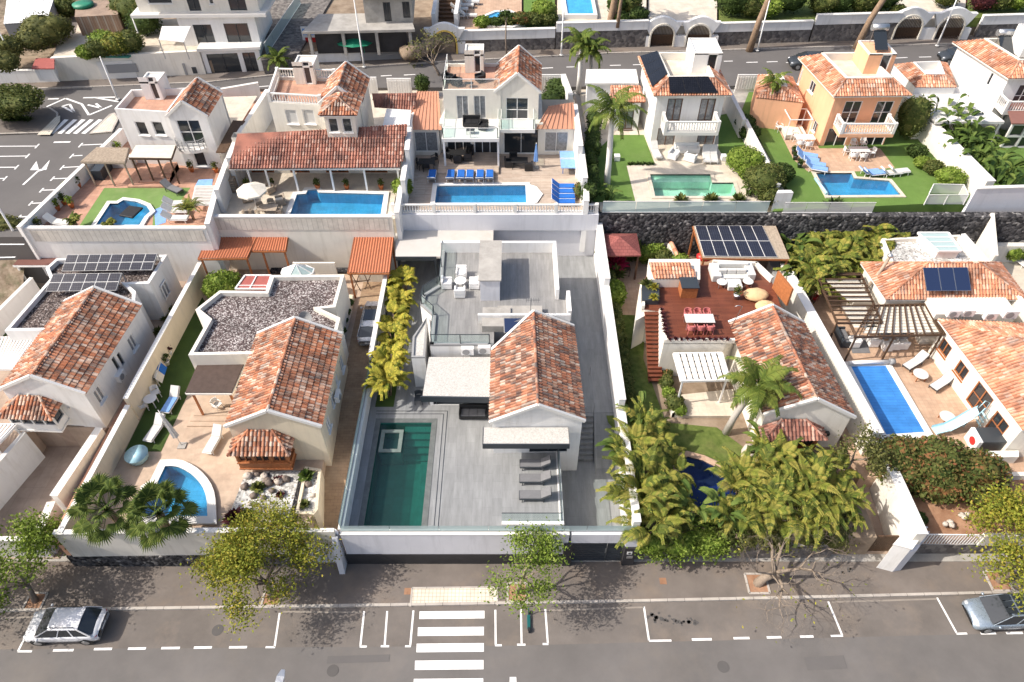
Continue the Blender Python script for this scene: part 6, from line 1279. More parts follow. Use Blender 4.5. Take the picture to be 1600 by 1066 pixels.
# house
HD=thing('terrace_house','ivory house with red-brown wood roof terrace and clay tile gable','house',(15.9,27.4,ZD))
wd=[(15.75,27.55),(20.95,27.35),(20.2,35.6),(15.35,35.6)]
shell(HD,'wing_wall',M['ivory'],wd,ZD-.2,5.5,{0:[(.2,.6,2.5,4.6,'c')]},{0:6.95,2:6.95})
gable(HD,wd,5.5,7.0,M['tile_c'],.2,M['cap'],True,'tile_roof',cutl=.0)
e=[W(1192,690,4.3),W(1292,688,4.3)];y1=27.4;e=[Vector((e[0].x,e[0].y,4.3)),Vector((e[1].x,e[1].y,4.3))];e+=[Vector((e[1].x,y1,4.3)),Vector((e[0].x,y1,4.3))];t0,t1=e[3].lerp(e[2],.32)+Vector((0,0,.8)),e[3].lerp(e[2],.68)+Vector((0,0,.8));mb=MB()
tiles(mb,[e[0],e[1],t1,t0],e[0],e[1],.24,.3);tiles(mb,[e[1],e[2],t1],e[1],e[2],.24,.3);tiles(mb,[e[3],e[0],t0],e[3],e[0],.24,.3);ridge(mb,e[0],t0,.09);ridge(mb,e[1],t1,.09);mb.build('bay_tile_roof',M['tile_red'],HD)
shell(HD,'bay_window',M['wood'],[(e[0].x+.3,e[0].y+.3),(e[1].x-.3,e[1].y+.3),(e[2].x-.3,27.38),(e[3].x+.3,27.38)],2.6,4.28,{0:[(.05,.47,3.2,4.15,'o'),(.53,.95,3.2,4.15,'o')]})
k=MB();s_,z_=onwall(wd[0],wd[1],1291,675);pp_=v2(wd[0]).lerp(v2(wd[1]),s_);k.box(pp_.x-.12,pp_.y-.28,z_-.1,pp_.x+.12,pp_.y-.05,z_+.15);tag(k.build('wall_lamp',M['black']),'black flood lamp on the gable end above the jungle','wall lamp')
# roof terrace
ZT2=5.5
tp=PL([(1038,532),(1135,532)],ZT2+.3)+[(15.9,34.8),(16.5,36.0),(19.3,35.9)]+PL([(1228,490),(1208,436),(1182,412),(1113,409),(1090,409),(1016,409),(1006,440),(1003,460),(1003,478),(1030,482)],ZT2+.3)
tp[4]=(19.2,35.8)
shell(HD,'terrace_wall',M['ivory'],tp,ZD-.1,ZT2)
slab(HD,'wood_terrace',tp,ZT2-.05,ZT2+.001,M['reddeck'])
pm=MB()
def pw2(mbb,a,b,t,z0,z1):
 a,b=v2(a),v2(b);d=(b-a).normalized();n_=Vector((-d.y,d.x))*t;mbb.prism([tuple(a),tuple(b),tuple(b+n_),tuple(a+n_)],z0,z1)
pw2(pm,tp[0],(tp[1][0]+.6,tp[1][1]),.2,ZT2+.002,ZT2+.32);pw2(pm,tp[14],tp[0],.2,ZT2+.002,ZT2+.3);pw2(pm,tp[12],tp[13],.2,ZT2+.002,ZT2+.34);pw2(pm,tp[6],tp[7],.2,ZT2+.002,ZT2+.5);pw2(pm,tp[7],tp[8],.2,ZT2+.002,ZT2+.5);pm.build('parapet',M['ivory'],HD)
# small tiled stair roof
p4=[W(1022,436,6.3),W(1087,436,6.3),W(1078,410,6.6),W(1014,410,6.6)]
leanto(HD,p4,M['tile_pink'],'stair_tile_roof');
sr=PL([(1010,441),(1093,441),(1093,409),(1013,409)],6.0);k=MB();k.prism(sr,ZT2,6.25);k.build('stair_housing',M['ivory'],HD)
# glass-sided wooden privacy screen and planters on the terrace
p,q=W(1206,450,ZT2),W(1228,478,ZT2);mb=MB();mb.prism([(p.x,p.y),(q.x,q.y),(q.x+.12,q.y),(p.x+.12,p.y+.05)],ZT2+.002,ZT2+1.6);mb.build('wood_screen',M['wood'],HD)
mb=MB();pts=PL([(1003,470),(1030,470),(1030,440),(1003,445)],ZT2+.4);mb.prism(pts,ZT2+.002,ZT2+.45);mb.build('dark_planter',M['anthracite'],HD)
for i,(x,y)in enumerate([(1022,447),(1022,463)]):p=W(x,y,ZT2+.7);rosette('golden_cactus',['golden barrel cactus, upper one in the dark roof planter','golden barrel cactus, lower one in the dark roof planter'][i],(p.x,p.y,ZT2+.5),.42,90,'palmgold',i,'cactus',1.3,.04)
p=W(1009,445,ZT2+.5);rosette('agave','green columnar succulents left of the golden cacti',(p.x,p.y,ZT2+.45),.6,40,'leafhedge',3,'succulent',1.3,.08)
mb=MB();rr=random.Random(4)
rim=[(W(1046+i*9,531-(i%2),ZT2+.35))for i in range(11)]+[W(1041-i*1.1,527-i*6,ZT2+.3)for i in range(1,8)]
for i,p in enumerate(rim):rosette('red_succulent','small red-brown succulent in the gravel rim of the wood terrace',(p.x,p.y,ZT2+.33 if i<11 else ZT2+.3),.26,24,'maroon',i,'succulent',1.1,.06,group='red succulents round the wood terrace')
# stair of open wooden treads
t=thing('open_staircase','open staircase of dark red wood treads beside the roof terrace','staircase',W(1020,600,ZD));a=Vector((*W2(1019,487,ZT2),ZT2));b=Vector((*W2(1025,596,ZD+.2),ZD+.2));n=17;
for i in range(n):
 c0=a.lerp(b,(i+.5)/n);k=MB();k.box(c0.x-.55,c0.y-.16,c0.z-.04,c0.x+.45,c0.y+.16,c0.z+.04);k.build('tread',M['reddeck'],t)
for o in(-.45,.35):k=MB();k.bar(a+Vector((o,0,-.2)),b+Vector((o,0,-.2)),.08,.16);k.build('stringer',M['brownframe'],t)
mb=MB();p,q=W2(1001,490,ZT2),W2(1010,545,ZD);pts=[W2(990,520,4.0),W2(1008,510,4.0),W2(1010,440,5.3),W2(1001,440,5.3)];mb.prism(pts,ZD,5.2);tag(mb.build('stair_wall',M['ivory']),'ivory wall left of the open wood staircase','wall')
# terrace furniture
for nm,fn in():pass
t=thing('corner_sofa','cream corner sofa set on the wood roof terrace','sofa',tuple(W(1142,430,ZT2)));zz=ZT2+.003
def sb(nm,px0,py0,px1,py1,z0,z1,m_='lightfab'):
 a,b=W(px0,py1,z0),W(px1,py0,z0);k=MB();k.box(a.x,a.y,z0,b.x,b.y,z1);return k.build(nm,M[m_],t,.05)
sb('seat',1120,425,1165,441,zz,zz+.4);sb('chaise',1137,442,1155,455,zz,zz+.4)
sb('backrest',1120,419.5,1165,424.5,zz,zz+.75);sb('armrest',1112,420,1119.5,441,zz,zz+.6);sb('armrest',1165.5,420,1172,439,zz,zz+.6)
for i in range(3):sb('back_cushion',1121+i*15,425,1134+i*15,428.5,zz+.41,zz+.8)
rt2=mk_table('lightfab',.75,.75,.45,'round_side_table','steel',True)
for(x,y,nm)in((1128,441,'left'),(1169,440,'right')):p=W(x,y,ZT2+.4);place(rt2,USED,(p.x,p.y,ZT2+.003),0,'round pale side table at the %s end of the cream sofa'%nm)
t=thing('outdoor_kitchen','wooden outdoor kitchen island with black top on the roof terrace','kitchen island',W(1072,463,ZT2));a,b=W(1063,466,ZT2),W(1084,452,ZT2);k=MB();k.box(a.x,a.y,zz,b.x,b.y+.1,zz+.95);k.build('cabinet',M['wood'],t);k=MB();k.box(a.x-.06,a.y-.06,zz+.952,b.x+.06,b.y+.16,zz+1.02);k.build('worktop',M['anthracite'],t);k=MB();k.tube([(b.x-.2,b.y,zz+1.02),(b.x-.2,b.y,zz+1.3),(b.x-.2,b.y-.15,zz+1.32)],.02,6);k.build('tap',M['steel'],t)
dt=mk_table('lightfab',2.0,.85,.74,'dining_table','steel');p=W(1093,498,ZT2+.7);place(dt,USED,(p.x,p.y,zz),0,'pale rectangular dining table on the wood roof terrace');pc=mk_chair('pink','pink_chair',True,.46)
for i in range(3):
 for sg,side in((-1,'near'),(1,'far')):place(pc,USED,(p.x-.65+i*.65,p.y+sg*.68,zz),R(0 if sg>0 else 180),'pink chair on the %s side of the pale table, %s'%(side,('left end','middle','right end')[i]),None,'pink chairs round the roof terrace table')
for i,(x,y,nm,sx,sy)in enumerate([(1181,462,'big square straw bean bag beside the wooden screen',.9,.65),(1196,481,'round straw bean bag at the roof ridge corner',.75,.6)]):p=W(x,y,ZT2+.2);k=MB();k.blob((p.x,p.y,zz+.3),(sx,sy,.34),14,8,.06,i);k.build;tag(k.build('bean_bag',M['strawfab']),nm,'bean bag')
t=thing('outdoor_shower','thin steel outdoor shower on the roof terrace','shower',W(1141,516,ZT2));a=W(1141,514,ZT2);k=MB();k.tube([a,a+Vector((.35,0,2.1)),a+Vector((.05,0,2.2)),a+Vector((-.15,0,2.1))],.03,6);k.build('pipe',M['steel'],t)
p=W(1151,462,ZT2+.3);pot_plant('leafy plant in a steel pot beside the bean bags',(p.x,p.y,zz),'leafhedge','steel',.9,.35,3)
# white slatted pergola by the lawn
louvre('slatted_pergola','white slatted pergola below the wood roof terrace',[W(1064,596,4.9),W(1140,594,4.9),W(1128,552,4.9),W(1052,553,4.9)],8,.3,'white','white',((.05,.05),(.95,.05)),ZD,1,.04,'pergola',beams=5,bm='anthracite')
block('garden_patio',PL([(1052,620),(1145,610),(1150,652),(1060,652)],ZD),ZD-.2,ZD+.14,'sand')
mb=MB();a,b=W(1034,600,ZD),W(1049,651,ZD);mb.prism([(a.x,a.y),(a.x+.2,a.y),(b.x+.2,b.y),(b.x,b.y)],ZD-.1,ZD+.4);mb.prism([(b.x+.01,b.y),(b.x+.65,b.y),(b.x+.65,b.y+.2),(b.x+.21,b.y+.2)],ZD-.1,ZD+.39);tag(mb.build('flowerbed_wall',M['ivory']),'low white wall of the flower bed beside the lawn','wall')
for i,(x,y,r_,m_)in enumerate([(1041,598,.55,'leafhedge'),(1045,614,.5,'leafbright'),(1054,632,.7,'leafhedge'),(1062,640,.5,'leafbright'),(1042,585,.45,'leafred')]):p=W(x,y,ZD+.4);bush('garden_shrub',['green shrub fourth up the white flower bed','yellow-green shrub third up the white flower bed','widest green shrub near the front of the white flower bed','bright shrub at the near corner of the white flower bed','reddish shrub at the far end of the white flower bed'][i],(p.x,p.y,ZD),(r_,r_,r_*.8),m_,420,.11,i)
# solar carport
p4=[W(1098,403,5.3),W(1234,405,5.3),W(1212,353,5.6),W(1083,353,5.6)]
t=corr_roof('solar_carport','brown framed carport roof holding solar panels before the lava wall',p4,'woodgrey',((.02,.02),(.98,.02),(.02,.98),(.98,.98),(.2,.98)),ZD,.2,'wood','carport',.004)
pv_array('twelve solar panels with white grid on the brown framed carport',p4[0]+Vector((.1,.1,.1)),p4[0].lerp(p4[1],.86)+Vector((0,.1,.1)),p4[3].lerp(p4[2],.83)+Vector((0,-.1,.1)),p4[3]+Vector((.1,-.1,.1)),6,2,'pv','white','solar_array',False)
p=W(1217,430,3.5);k=MB();k.box(p.x-.6,p.y-.9,ZD,p.x+.7,p.y+1.3,ZD+1.6);tag(k.build('storage_shed',M['greymetal'],None,.04),'grey metal shed right of the roof terrace','shed')
p=W(1092,408,3.4);k=MB();k.blob((p.x+.3,p.y-.2,4.0),(.7,.5,.35),10,7,.05,2);tag(k.build('red_cover',M['red']),'red round covered object under the solar carport edge','cover')
# red pavilion
c0=W(967,385,5.0);p4=[W(939,400,4.9),W(1002,399,4.9),W(995,365,4.9),W(933,365,4.9)];ap=(p4[0]+p4[1]+p4[2]+p4[3])/4+Vector((0,0,.75));t=thing('pavilion','square garden pavilion with faded red shingle roof','pavilion',tuple(p4[0]));k=MB()
for i in range(4):k.face([p4[i],p4[(i+1)%4],ap]);a,b=p4[i],p4[(i+1)%4];k.face([a-Vector((0,0,.12)),b-Vector((0,0,.12)),b,a])
k.build('shingle_roof',M['shingle'],t)
for i in range(4):p=p4[i].lerp(ap,.12);k=MB();k.bar((p.x,p.y,ZD),(p.x,p.y,4.95),.14,.14,Vector((1,0,0)));k.build('post',M['brownframe'],t);k=MB();q=p4[(i+1)%4].lerp(ap,.12);k.bar((p.x,p.y,4.8),(q.x,q.y,4.8),.1,.14);k.build('beam',M['brownframe'],t)
tb=mk_table('wooddark',1.6,.8,.74,'dark_table','wooddark');p=W(970,415,3.2);place(tb,USED,(p.x,p.y,ZD),0,'dark table in the shade of the red pavilion')
# plants of the garden
p=W(963,412,3.5);rosette('cordyline','magenta cordyline in front of the red pavilion',(p.x,p.y,3.3),1.05,90,'magenta',2,'cordyline',1.1,.07)
p=W(962,430,3.0);rosette('drooping_plant','green arching plant below the magenta cordyline',(p.x,p.y,2.9),.95,110,'leafhedge',4,'plant',1.0,.06)
p=W(960,460,3.4);bush('leafy_bush','bright green leafy bush on the garden paving',(p.x,p.y,ZD),(.95,1.05,1.15),'leafbright',1900,.17,6)
for i,(x,y)in enumerate([(939,440),(938,465),(940,490)]):p=W(x,y,3.2);bush('climbing_shrub',['dark climber on the white wall, highest clump','dark climber on the white wall, middle clump','dark climber on the white wall, lowest clump'][i],(7.85,p.y,ZD),(.45,.9,.9),'leafhedge',600,.11,40+i)
for i,y in enumerate((510,530,550,570,592,612)):p=W(962+i*3,y,3.1);bush('hedge_shrub',['hedge shrub at the far end of the lawn hedge','hedge shrub second from the far end of the lawn','hedge shrub third along the white wall','hedge shrub fourth along the white wall','hedge shrub fifth, towards the jungle','hedge shrub nearest the jungle palms'][i],(p.x,p.y,ZD),(.75,.85,.72),'leafhedge',900,.10,60+i,'hedge shrub',group='hedge along the lawn')
for i,(x,y,m_)in enumerate([(944,362,'leafhedge'),(962,360,'leafhedge'),(985,362,'leafhedge'),(1012,385,'leafbright'),(1028,378,'leafbright'),(1040,392,'leafhedge'),(1064,398,'leafbright')]):p=W(x,y,4.0);bush('wall_shrub','green shrub %s against the black lava wall'%('leftmost','second from left','third from left','fourth from left','fifth from left','sixth from left','rightmost')[i],(p.x,min(p.y,46.3),ZD),(.9,.7,1.1 if i<3 else .9),m_,600,.13,80+i)
p0_,p1_=W(1046,380,3.5),W(1058,404,3.5);mb=MB();leanto_=None;t=thing('tile_topped_wall','short wall with clay tile coping behind the stair roof','wall',p0_);k=MB();k.prism([(p0_.x-.25,p0_.y),(p1_.x-.25,p1_.y),(p1_.x+.25,p1_.y),(p0_.x+.25,p0_.y)],ZD,3.7);k.build('wall',M['ivory'],t);k=MB();ridge(k,(p0_.x,p0_.y,3.72),(p1_.x,p1_.y,3.72),.2);k.build('tile_coping',M['tile_pink'],t)
palm('queen_palm','big queen palm leaning over the tile gable and lawn',(*W2(1134,676,ZD),ZD),4.6,18,2.7,.75,'palm',33,(1.1,.3),.2,'palmtrunk',30,.045,False,elr=(-.55,1.3))
# pool
pool('swimming_pool','dark navy curved pool enclosed by jungle plants',HPD,ZD+.05,M['pt_navy'],M['wtr_deep'],.42,M['pinkpave'],ZD+.12)
rk=W(1170,702,3);
for i,(x,y,r_)in enumerate([(1172,704,.6),(1180,716,.5),(1178,726,.45),(1166,716,.4)]):p=W(x,y,ZD+.6);k=MB();k.blob((p.x,p.y,ZD+.35),(r_,r_*.8,r_*1.1),9,7,.18,i+9);tag(k.build('boulder',M['rockpale']),['tallest pale boulder beside the navy pool','pale boulder right of the tallest one','lowest pale boulder in the jungle','pale boulder at the lawn edge'][i],'boulder')
J=[(985,690,3.2,1),(1005,665,3.0,1),(1000,715,3.4,1),(1028,690,2.8,1),(1018,740,3.4,1),(1045,720,2.6,1),(1000,765,3.2,1),(1030,775,3.2,1),(1055,765,2.6,1),(1012,800,3.0,1),(1150,740,3.0,1),(1168,760,3.2,1),(1150,790,2.8,1),(1185,735,3.2,1),(1205,715,3.2,1),(1215,750,3.4,1),(1190,785,3.0,1),(1240,725,3.2,1),(1250,760,3.4,1),(1232,790,3.0,1),(1275,740,3.2,1),(1290,765,3.2,1),(1270,790,2.8,1),(1305,730,2.6,1),(1205,690,2.4,1),(1325,775,2.2,1)]
words=('first','second','third','fourth','fifth','sixth','seventh','eighth','ninth','tenth')
li=sum(1 for j in J if j[0]<1100);n0=n1=0
protos=[areca('areca_palm','jungle palm',(0,0,0),3.2,4,'palmjungle',100+i,.6,2.8,.6,4,24,.062,.2,'palm')for i in range(5)]
order_l=sorted([j for j in J if j[0]<1100],key=lambda j:j[1]);order_r=sorted([j for j in J if j[0]>=1100],key=lambda j:j[0])
ol=['at the top','second from the top','third from the top','fourth from the top','fifth from the top','fifth from the bottom','fourth from the bottom','third from the bottom','second from the bottom','at the bottom']
orr=['leftmost, on the pool edge','second from the left','third from the left','fourth from the left','fifth from the left','sixth from the left','seventh from the left','eighth from the left','eighth from the right','seventh from the right','sixth from the right','fifth from the right','fourth from the right','third from the right','second from the right','rightmost, above the wooden gate']
for k_,(lst,wd_,side)in enumerate(((order_l,ol,'left'),(order_r,orr,'right'))):
 for i,(x,y,h,q)in enumerate(lst):
  p=W(x,y+(8 if k_ else 14),3.5);pr_=protos[(i+k_)%5];place(pr_,USED,(p.x,p.y-.2,2.2),rnd.uniform(0,6.28),'yellow-green areca palm %s of the clump %s of the navy pool'%(wd_[i],side),h/4.1,'areca palms round the navy pool')
for i,(x,y)in enumerate([(1000,655),(975,700),(1085,792),(1290,800),(1130,800),(1195,700)]):p=W(x,y,3.3);paddles('bird_of_paradise',['broad-leaved paddle plant at the top of the left clump','broad-leaved paddle plant against the white wall','broad-leaved paddle plant at the near edge of the navy pool','broad-leaved paddle plant at the lower right of the jungle','broad-leaved paddle plant right of the pool edge','broad-leaved paddle plant under the bay tile roof'][i],(p.x,p.y,2.2),2.6,14,1.3,.36,'blade',i)
hd=[(1000,828,'leafbright'),(1022,838,'leafbright'),(1045,832,'leafhedge'),(1068,840,'leafbright'),(1090,828,'leafbright'),(1112,838,'leafbright'),(1135,826,'leafhedge'),(1150,812,'leafbright'),(1175,825,'leafolive'),(1200,815,'leafolive'),(1222,828,'leafolive'),(1245,812,'leafolive'),(1268,825,'leafolive'),(1290,812,'leafolive'),(1310,828,'leafolive'),(1318,800,'leafolive'),(1072,812,'leafhedge'),(1105,806,'leafbright')]
hs=['leftmost, beside the entry post','second from the left','third from the left','fourth from the left','fifth from the left','sixth from the left','seventh from the left','behind the seventh','first feathery olive one','second feathery olive one','third feathery olive one','fourth feathery olive one','fifth feathery olive one','sixth feathery olive one','last feathery one by the wooden gate','tall feathery one over the side driveway','behind the fourth, below the pool','behind the sixth, below the pool']
for i,(x,y,m_)in enumerate(hd):p=W(x,y,2.6);bush('street_hedge','street hedge shrub, '+hs[i],(p.x,p.y,.9),(1.05,.85,.85),m_,1300,.12 if m_!='leafolive' else .1,120+i,'hedge shrub',group='shrubs along the street wall',clump=22)
tree('feathery_tree','thin feathery tree beside the side driveway',(*W2(1318,745,2.2),2.2),3.6,1.9,'leafolive',1500,.11,51,(.4,.6),.09,3,'twig',.4,.5,26,'tree',.8)
# ================================================================ LOT E: house with covered pool
block('right_garden_floor',[(21.8,25.0),(60,25.0),(60,47),(20.9,47)],.1,2.3,'pinkpave')
mb=MB();N=16
g_=[[(23.2+(42-23.2)*i/N,21+4.1*j/8,1.3+.9*j/8+noise.noise(Vector((i*.7,j*.7,2)))*.18)for j in range(9)]for i in range(N+1)]
for i in range(N):
 for j in range(8):mb.face([g_[i][j],g_[i+1][j],g_[i+1][j+1],g_[i][j+1]])
struct('bare_slope',mb,M['redearth'])
t=thing('swimming_pool','long pool under a bright blue bubble cover with white edge','swimming pool',W(1330,572,2.3));pts=ccw(PL([(1384,680),(1445,676),(1384,572),(1329,573)],2.42));k=MB();k.prism(pts,2.25,2.42);k.build('bubble_cover',M['coverblue'],t);i_=inset(pts,-.42);k=MB()
for a in range(4):k.prism([pts[a],pts[(a+1)%4],i_[(a+1)%4],i_[a]],2.28,2.5)
k.build('coping',M['cap'],t);a,b=W(1326,567,2.75),W(1390,565,2.75);k=MB();k.tube([a,b],.14,12);k.build('cover_roller',M['plastic'],t);k=MB();k.tube([b,b+Vector((.35,0,0))],.22,14);k.build('roller_wheel',M['greymetal'],t)
HE=thing('hillside_house','ivory house with long salmon tile roofs and collector panels','house',(33,28,2.3))
# wing 1 (behind, with collectors) hip roof
w1=[W2(1380,470,5.2),W2(1600,467,5.2),W2(1560,409,5.2),W2(1345,412,5.2)];w1=[W2(1384,468,5.2),(W2(1605,468,5.2)[0],W2(1384,468,5.2)[1]),(W2(1560,408,5.2)[0],W2(1345,411,5.2)[1]),W2(1345,411,5.2)]
shell(HE,'rear_wall',M['ivory'],inset(w1,.3),2.3,5.2);hip(HE,inset(w1,.25),5.2,6.9,M['tile_pink'],.25,3.4,'collector_roof')
# wing 2 (front right)
w2=[W2(1602,680,5.2),W2(1800,680,5.2),W2(1680,492,5.2),W2(1462,494,5.2)]
w2=[W2(1598,672,5.3),(W2(1598,672,5.3)[0]+7.5,W2(1598,672,5.3)[1]-.8),(W2(1466,500,5.3)[0]+8,W2(1466,500,5.3)[1]-.6),W2(1466,500,5.3)]
W2b=inset(w2,.3)
shell(HE,'front_wall',M['ivory'],W2b,2.3,5.3,{3:[wc(W2b,3,1476,544,1.1,1.1,'o'),wc(W2b,3,1502,579,1.1,1.1,'o'),wc(W2b,3,1530,625,1.7,2.0,'o'),wc(W2b,3,1557,667,1.3,1.8,'o')]})
hip(HE,W2b,5.3,7.0,M['tile_pink'],.3,4.0,'front_roof')
k=MB();pc4=PL([(1462,492),(1590,492),(1570,465),(1448,466)],5.3);k.prism([(x,y)for x,y in pc4],2.3,5.35);k.build('link_block',M['ivory'],HE);k=MB();k.prism(inset(ccw(pc4),.15),5.36,5.40);k.build('link_roof',M['cap'],HE)
wg=PL([(1395,415),(1535,415),(1500,366),(1378,372)],5.6);flat(HE,wg,2.3,5.25,.3,M['ivory'],M['whitegravel'],None,.22,'gravel_wing_wall')
t=thing('glass_lantern','white framed glazed lantern on the white gravel roof','skylight',W(1480,385,5.7));p4=[W(1466,393,6.0),W(1502,393,6.0),W(1482,364,6.0),W(1434,364,6.0)];k=MB();k.face(p4);k.build('glass',M['frost'],t);k=MB()
for i in range(4):k.bar(p4[i],p4[(i+1)%4],.12,.14)
for i in range(1,4):k.bar(p4[0].lerp(p4[3],i/4),p4[1].lerp(p4[2],i/4),.07,.08)
k.build('glazing_bars',M['white'],t);k=MB();k.prism(inset(ccw([(q.x,q.y)for q in p4]),.08),5.26,5.9);k.build('kerb',M['plaster'],t)
# collectors on the front slope of wing 1
def on_slope(px,py,z0):return W(px,py,z0)
A1,B1,C1,D1=W(1448,455,5.95),W(1518,454.5,5.95),W(1512,417.5,7.0),W(1442,418,7.0)
t=pv_array('three dark blue solar water collectors on the salmon tile roof',A1,B1,C1,D1,3,1,'glass_blue','steel','solar_collector',False);t['category']='solar collector'
for i,(x,y,nm)in enumerate([(1489,490,'leftmost of four air conditioners on the white ledge'),(1512,489,'second of four air conditioners on the white ledge'),(1547,494,'third of four air conditioners on the white ledge'),(1577,492,'largest air conditioner at the right of the white ledge')]):p=W(x,y,5.7);ac_unit(nm,(p.x,p.y,5.41),0,1.0 if i<3 else 1.15)
p=W(1351,455,4.2);t=thing('stove_pipe','steel stove flue leaning above the pale barbecue block','flue',p);k=MB();k.tube([p,p+Vector((.9,.6,1.6)),p+Vector((1.25,.9,2.6))],.12,10);k.build('pipe',M['woodgrey'],t);k=MB();k.lathe([(.2,0),(.22,.12),(.05,.25)],tuple(p+Vector((1.28,.92,2.6))),12);k.build('cowl',M['steel'],t)
mb=MB();p=W(1345,470,3.6);mb.box(p.x-.9,p.y-.6,2.3,p.x+.6,p.y+.8,4.1);tag(mb.build('barbecue',M['creamfab'],None,.05),'pale masonry barbecue under the slatted pergola','barbecue')
# pergolas
louvre('slatted_pergola','upper pergola of dark beams above the barbecue',[W(1308,505,4.8),W(1378,505,4.8),W(1345,428,4.8),W(1275,428,4.8)],11,.09,'wooddark','wooddark',((.02,.02),(.02,.98)),2.3,0,.09)
louvre('slatted_pergola','lower pergola of dark beams above the white chairs',[W(1335,527,4.8),W(1476,523,4.8),W(1447,476,4.8),W(1362,478,4.8)],11,.08,'wooddark','wooddark',((.02,.02),(.45,.02),(.98,.02)),2.3,1,.09)
for(L_,nm)in(([(1335,512),(1372,512),(1352,478),(1315,478)],'lower left'),([(1325,470),(1362,470),(1340,436),(1288,436)],'upper'),([(1348,521),(1468,519),(1440,478),(1372,480)],'wide right')):
 p4=[W(x,y,4.74)for x,y in L_];t=thing('shade_sails','cream fabric shade strips under the dark beams, %s field'%nm,'shade sail',p4[0]);k=MB();n=9
 for i in range(n):a,b=p4[0].lerp(p4[3],(i+.04)/n),p4[1].lerp(p4[2],(i+.04)/n);c,d_=p4[1].lerp(p4[2],(i+.86)/n),p4[0].lerp(p4[3],(i+.86)/n);dn=Vector((0,0,.06));k.add([a,b,c,d_,a-dn*.3,b-dn*.3,c-dn*.3,d_-dn*.3],[(0,1,2,3),(7,6,5,4)])
 k.build('fabric',M['creamfab'],t)
tc=mk_armchair('plastic','white_tub_chair',.7)
for i,(x,y,nm)in enumerate([(1366,529,'leftmost white tub chair below the dark beams'),(1388,536,'second white tub chair below the dark beams'),(1400,534,'third white tub chair below the dark beams'),(1412,533,'rightmost white tub chair below the dark beams')]):p=W(x,y,2.9);place(tc,USED,(p.x,p.y,2.31),R(180),nm)
dtb=mk_table('greyfab',1.9,.9,.74,'grey_dining_table','greymetal');p=W(1395,524,2.9);place(dtb,USED,(p.x,p.y,2.31),0,'grey dining table in the shade of the lower pergola')
rg=MB();p4=[W(1332,552,2.31),W(1360,552,2.31),W(1350,524,2.31),W(1322,524,2.31)];rg.prism([(p.x,p.y)for p in p4],2.305,2.33);tag(rg.build('outdoor_rug',M['greyfab']),'grey rug on the terrace left of the white tub chairs','rug')
so_=mk_armchair('anthracite','grey_garden_sofa',1.7,'greyfab',2);p=W(1319,523,2.9);place(so_,USED,(p.x,p.y,2.31),R(90),'dark garden sofa along the white wall by the pergola');so_['category']='sofa'
for i,(x,y,nm)in enumerate([(1336,531,'white armchair on the grey rug by the pergola')]):p=W(x,y,2.9);place(tc,USED,(p.x,p.y,2.34),R(-90),nm)
p=W(1276,458,3);k=MB();k.lathe([(.12,0),(.28,.15),(.3,.4),(.24,.45)],(p.x,p.y,2.31),16);tag(k.build('red_pot',M['red']),'bright red round pot below the jungle at the pergola','pot')
lz=mk_lounger('lightfab','anthracite',None,'mesh_sun_lounger',.45)
for(x,y,nm)in((1428,568,'grey mesh sun lounger, upper one by the covered pool'),(1470,600,'grey mesh sun lounger, lower one by the covered pool')):p=W(x,y,2.5);place(lz,USED,(p.x,p.y,2.31),R(-58),nm)
ot=mk_table('lightfab',1.0,1.0,.5,'octagonal_table','wood',True)
for(x,y,nm)in((1439,584,'low round pale table between the two mesh loungers'),(1481,651,'low round pale table beside the water slide')):p=W(x,y,2.8);place(ot,USED,(p.x,p.y,2.31),0,nm)
t=thing('water_slide','pale blue water slide curving down to the covered pool','water slide',W(1500,665,2.3));S_=[W(1459,674,2.55),W(1480,669,2.7),W(1500,659,3.1),W(1520,647,3.7),W(1529,643,4.0)];k=MB();
for i in range(len(S_)-1):
 a,b=S_[i],S_[i+1];d=(b-a).normalized();sd=d.cross(Vector((0,0,1))).normalized()*.3;up=Vector((0,0,.2));k.face([a-sd,b-sd,b+sd,a+sd][::-1]);k.face([a-sd,b-sd,b-sd*1.15+up,a-sd*1.15+up]);k.face([a+sd,a+sd*1.15+up,b+sd*1.15+up,b+sd])
k.build('chute',M['slideblue'],t);k=MB();e_=S_[-1]
for o in(-.3,.3):k.tube([e_+Vector((o*.5,o,0)),e_+Vector((o*.5+.1,o,.7)),e_+Vector((o*.5+.5,o,.5)),e_+Vector((o*.5+.6,o,-1.6))],.03,6)
for s_ in(1.2,.8,.4):k.bar(e_+Vector((.55,-.3,-s_)),e_+Vector((.55,.3,-s_)),.1,.04)
for p in S_[1:4]:k.bar((p.x,p.y,2.3),(p.x,p.y,p.z-.03),.06,.06,Vector((1,0,0)))
k.build('ladder',M['slideblue'],t)
t=thing('arcade_console','black and white cabinet with red round end by the slide','cabinet',W(1535,690,2.3));p=W(1532,690,2.8);k=MB();k.box(p.x-.3,p.y-.5,2.31,p.x+1.5,p.y+.7,3.4);k.build('cabinet',M['anthracite'],t,.03);k=MB();k.box(p.x-.55,p.y-.5,2.31,p.x-.31,p.y+.7,3.38);k.build('side_panel',M['plastic'],t);k=MB();k.tube([(p.x-.6,p.y,2.9),(p.x-.56,p.y,2.9)],.28,16);k.build('red_disc',M['red'],t)
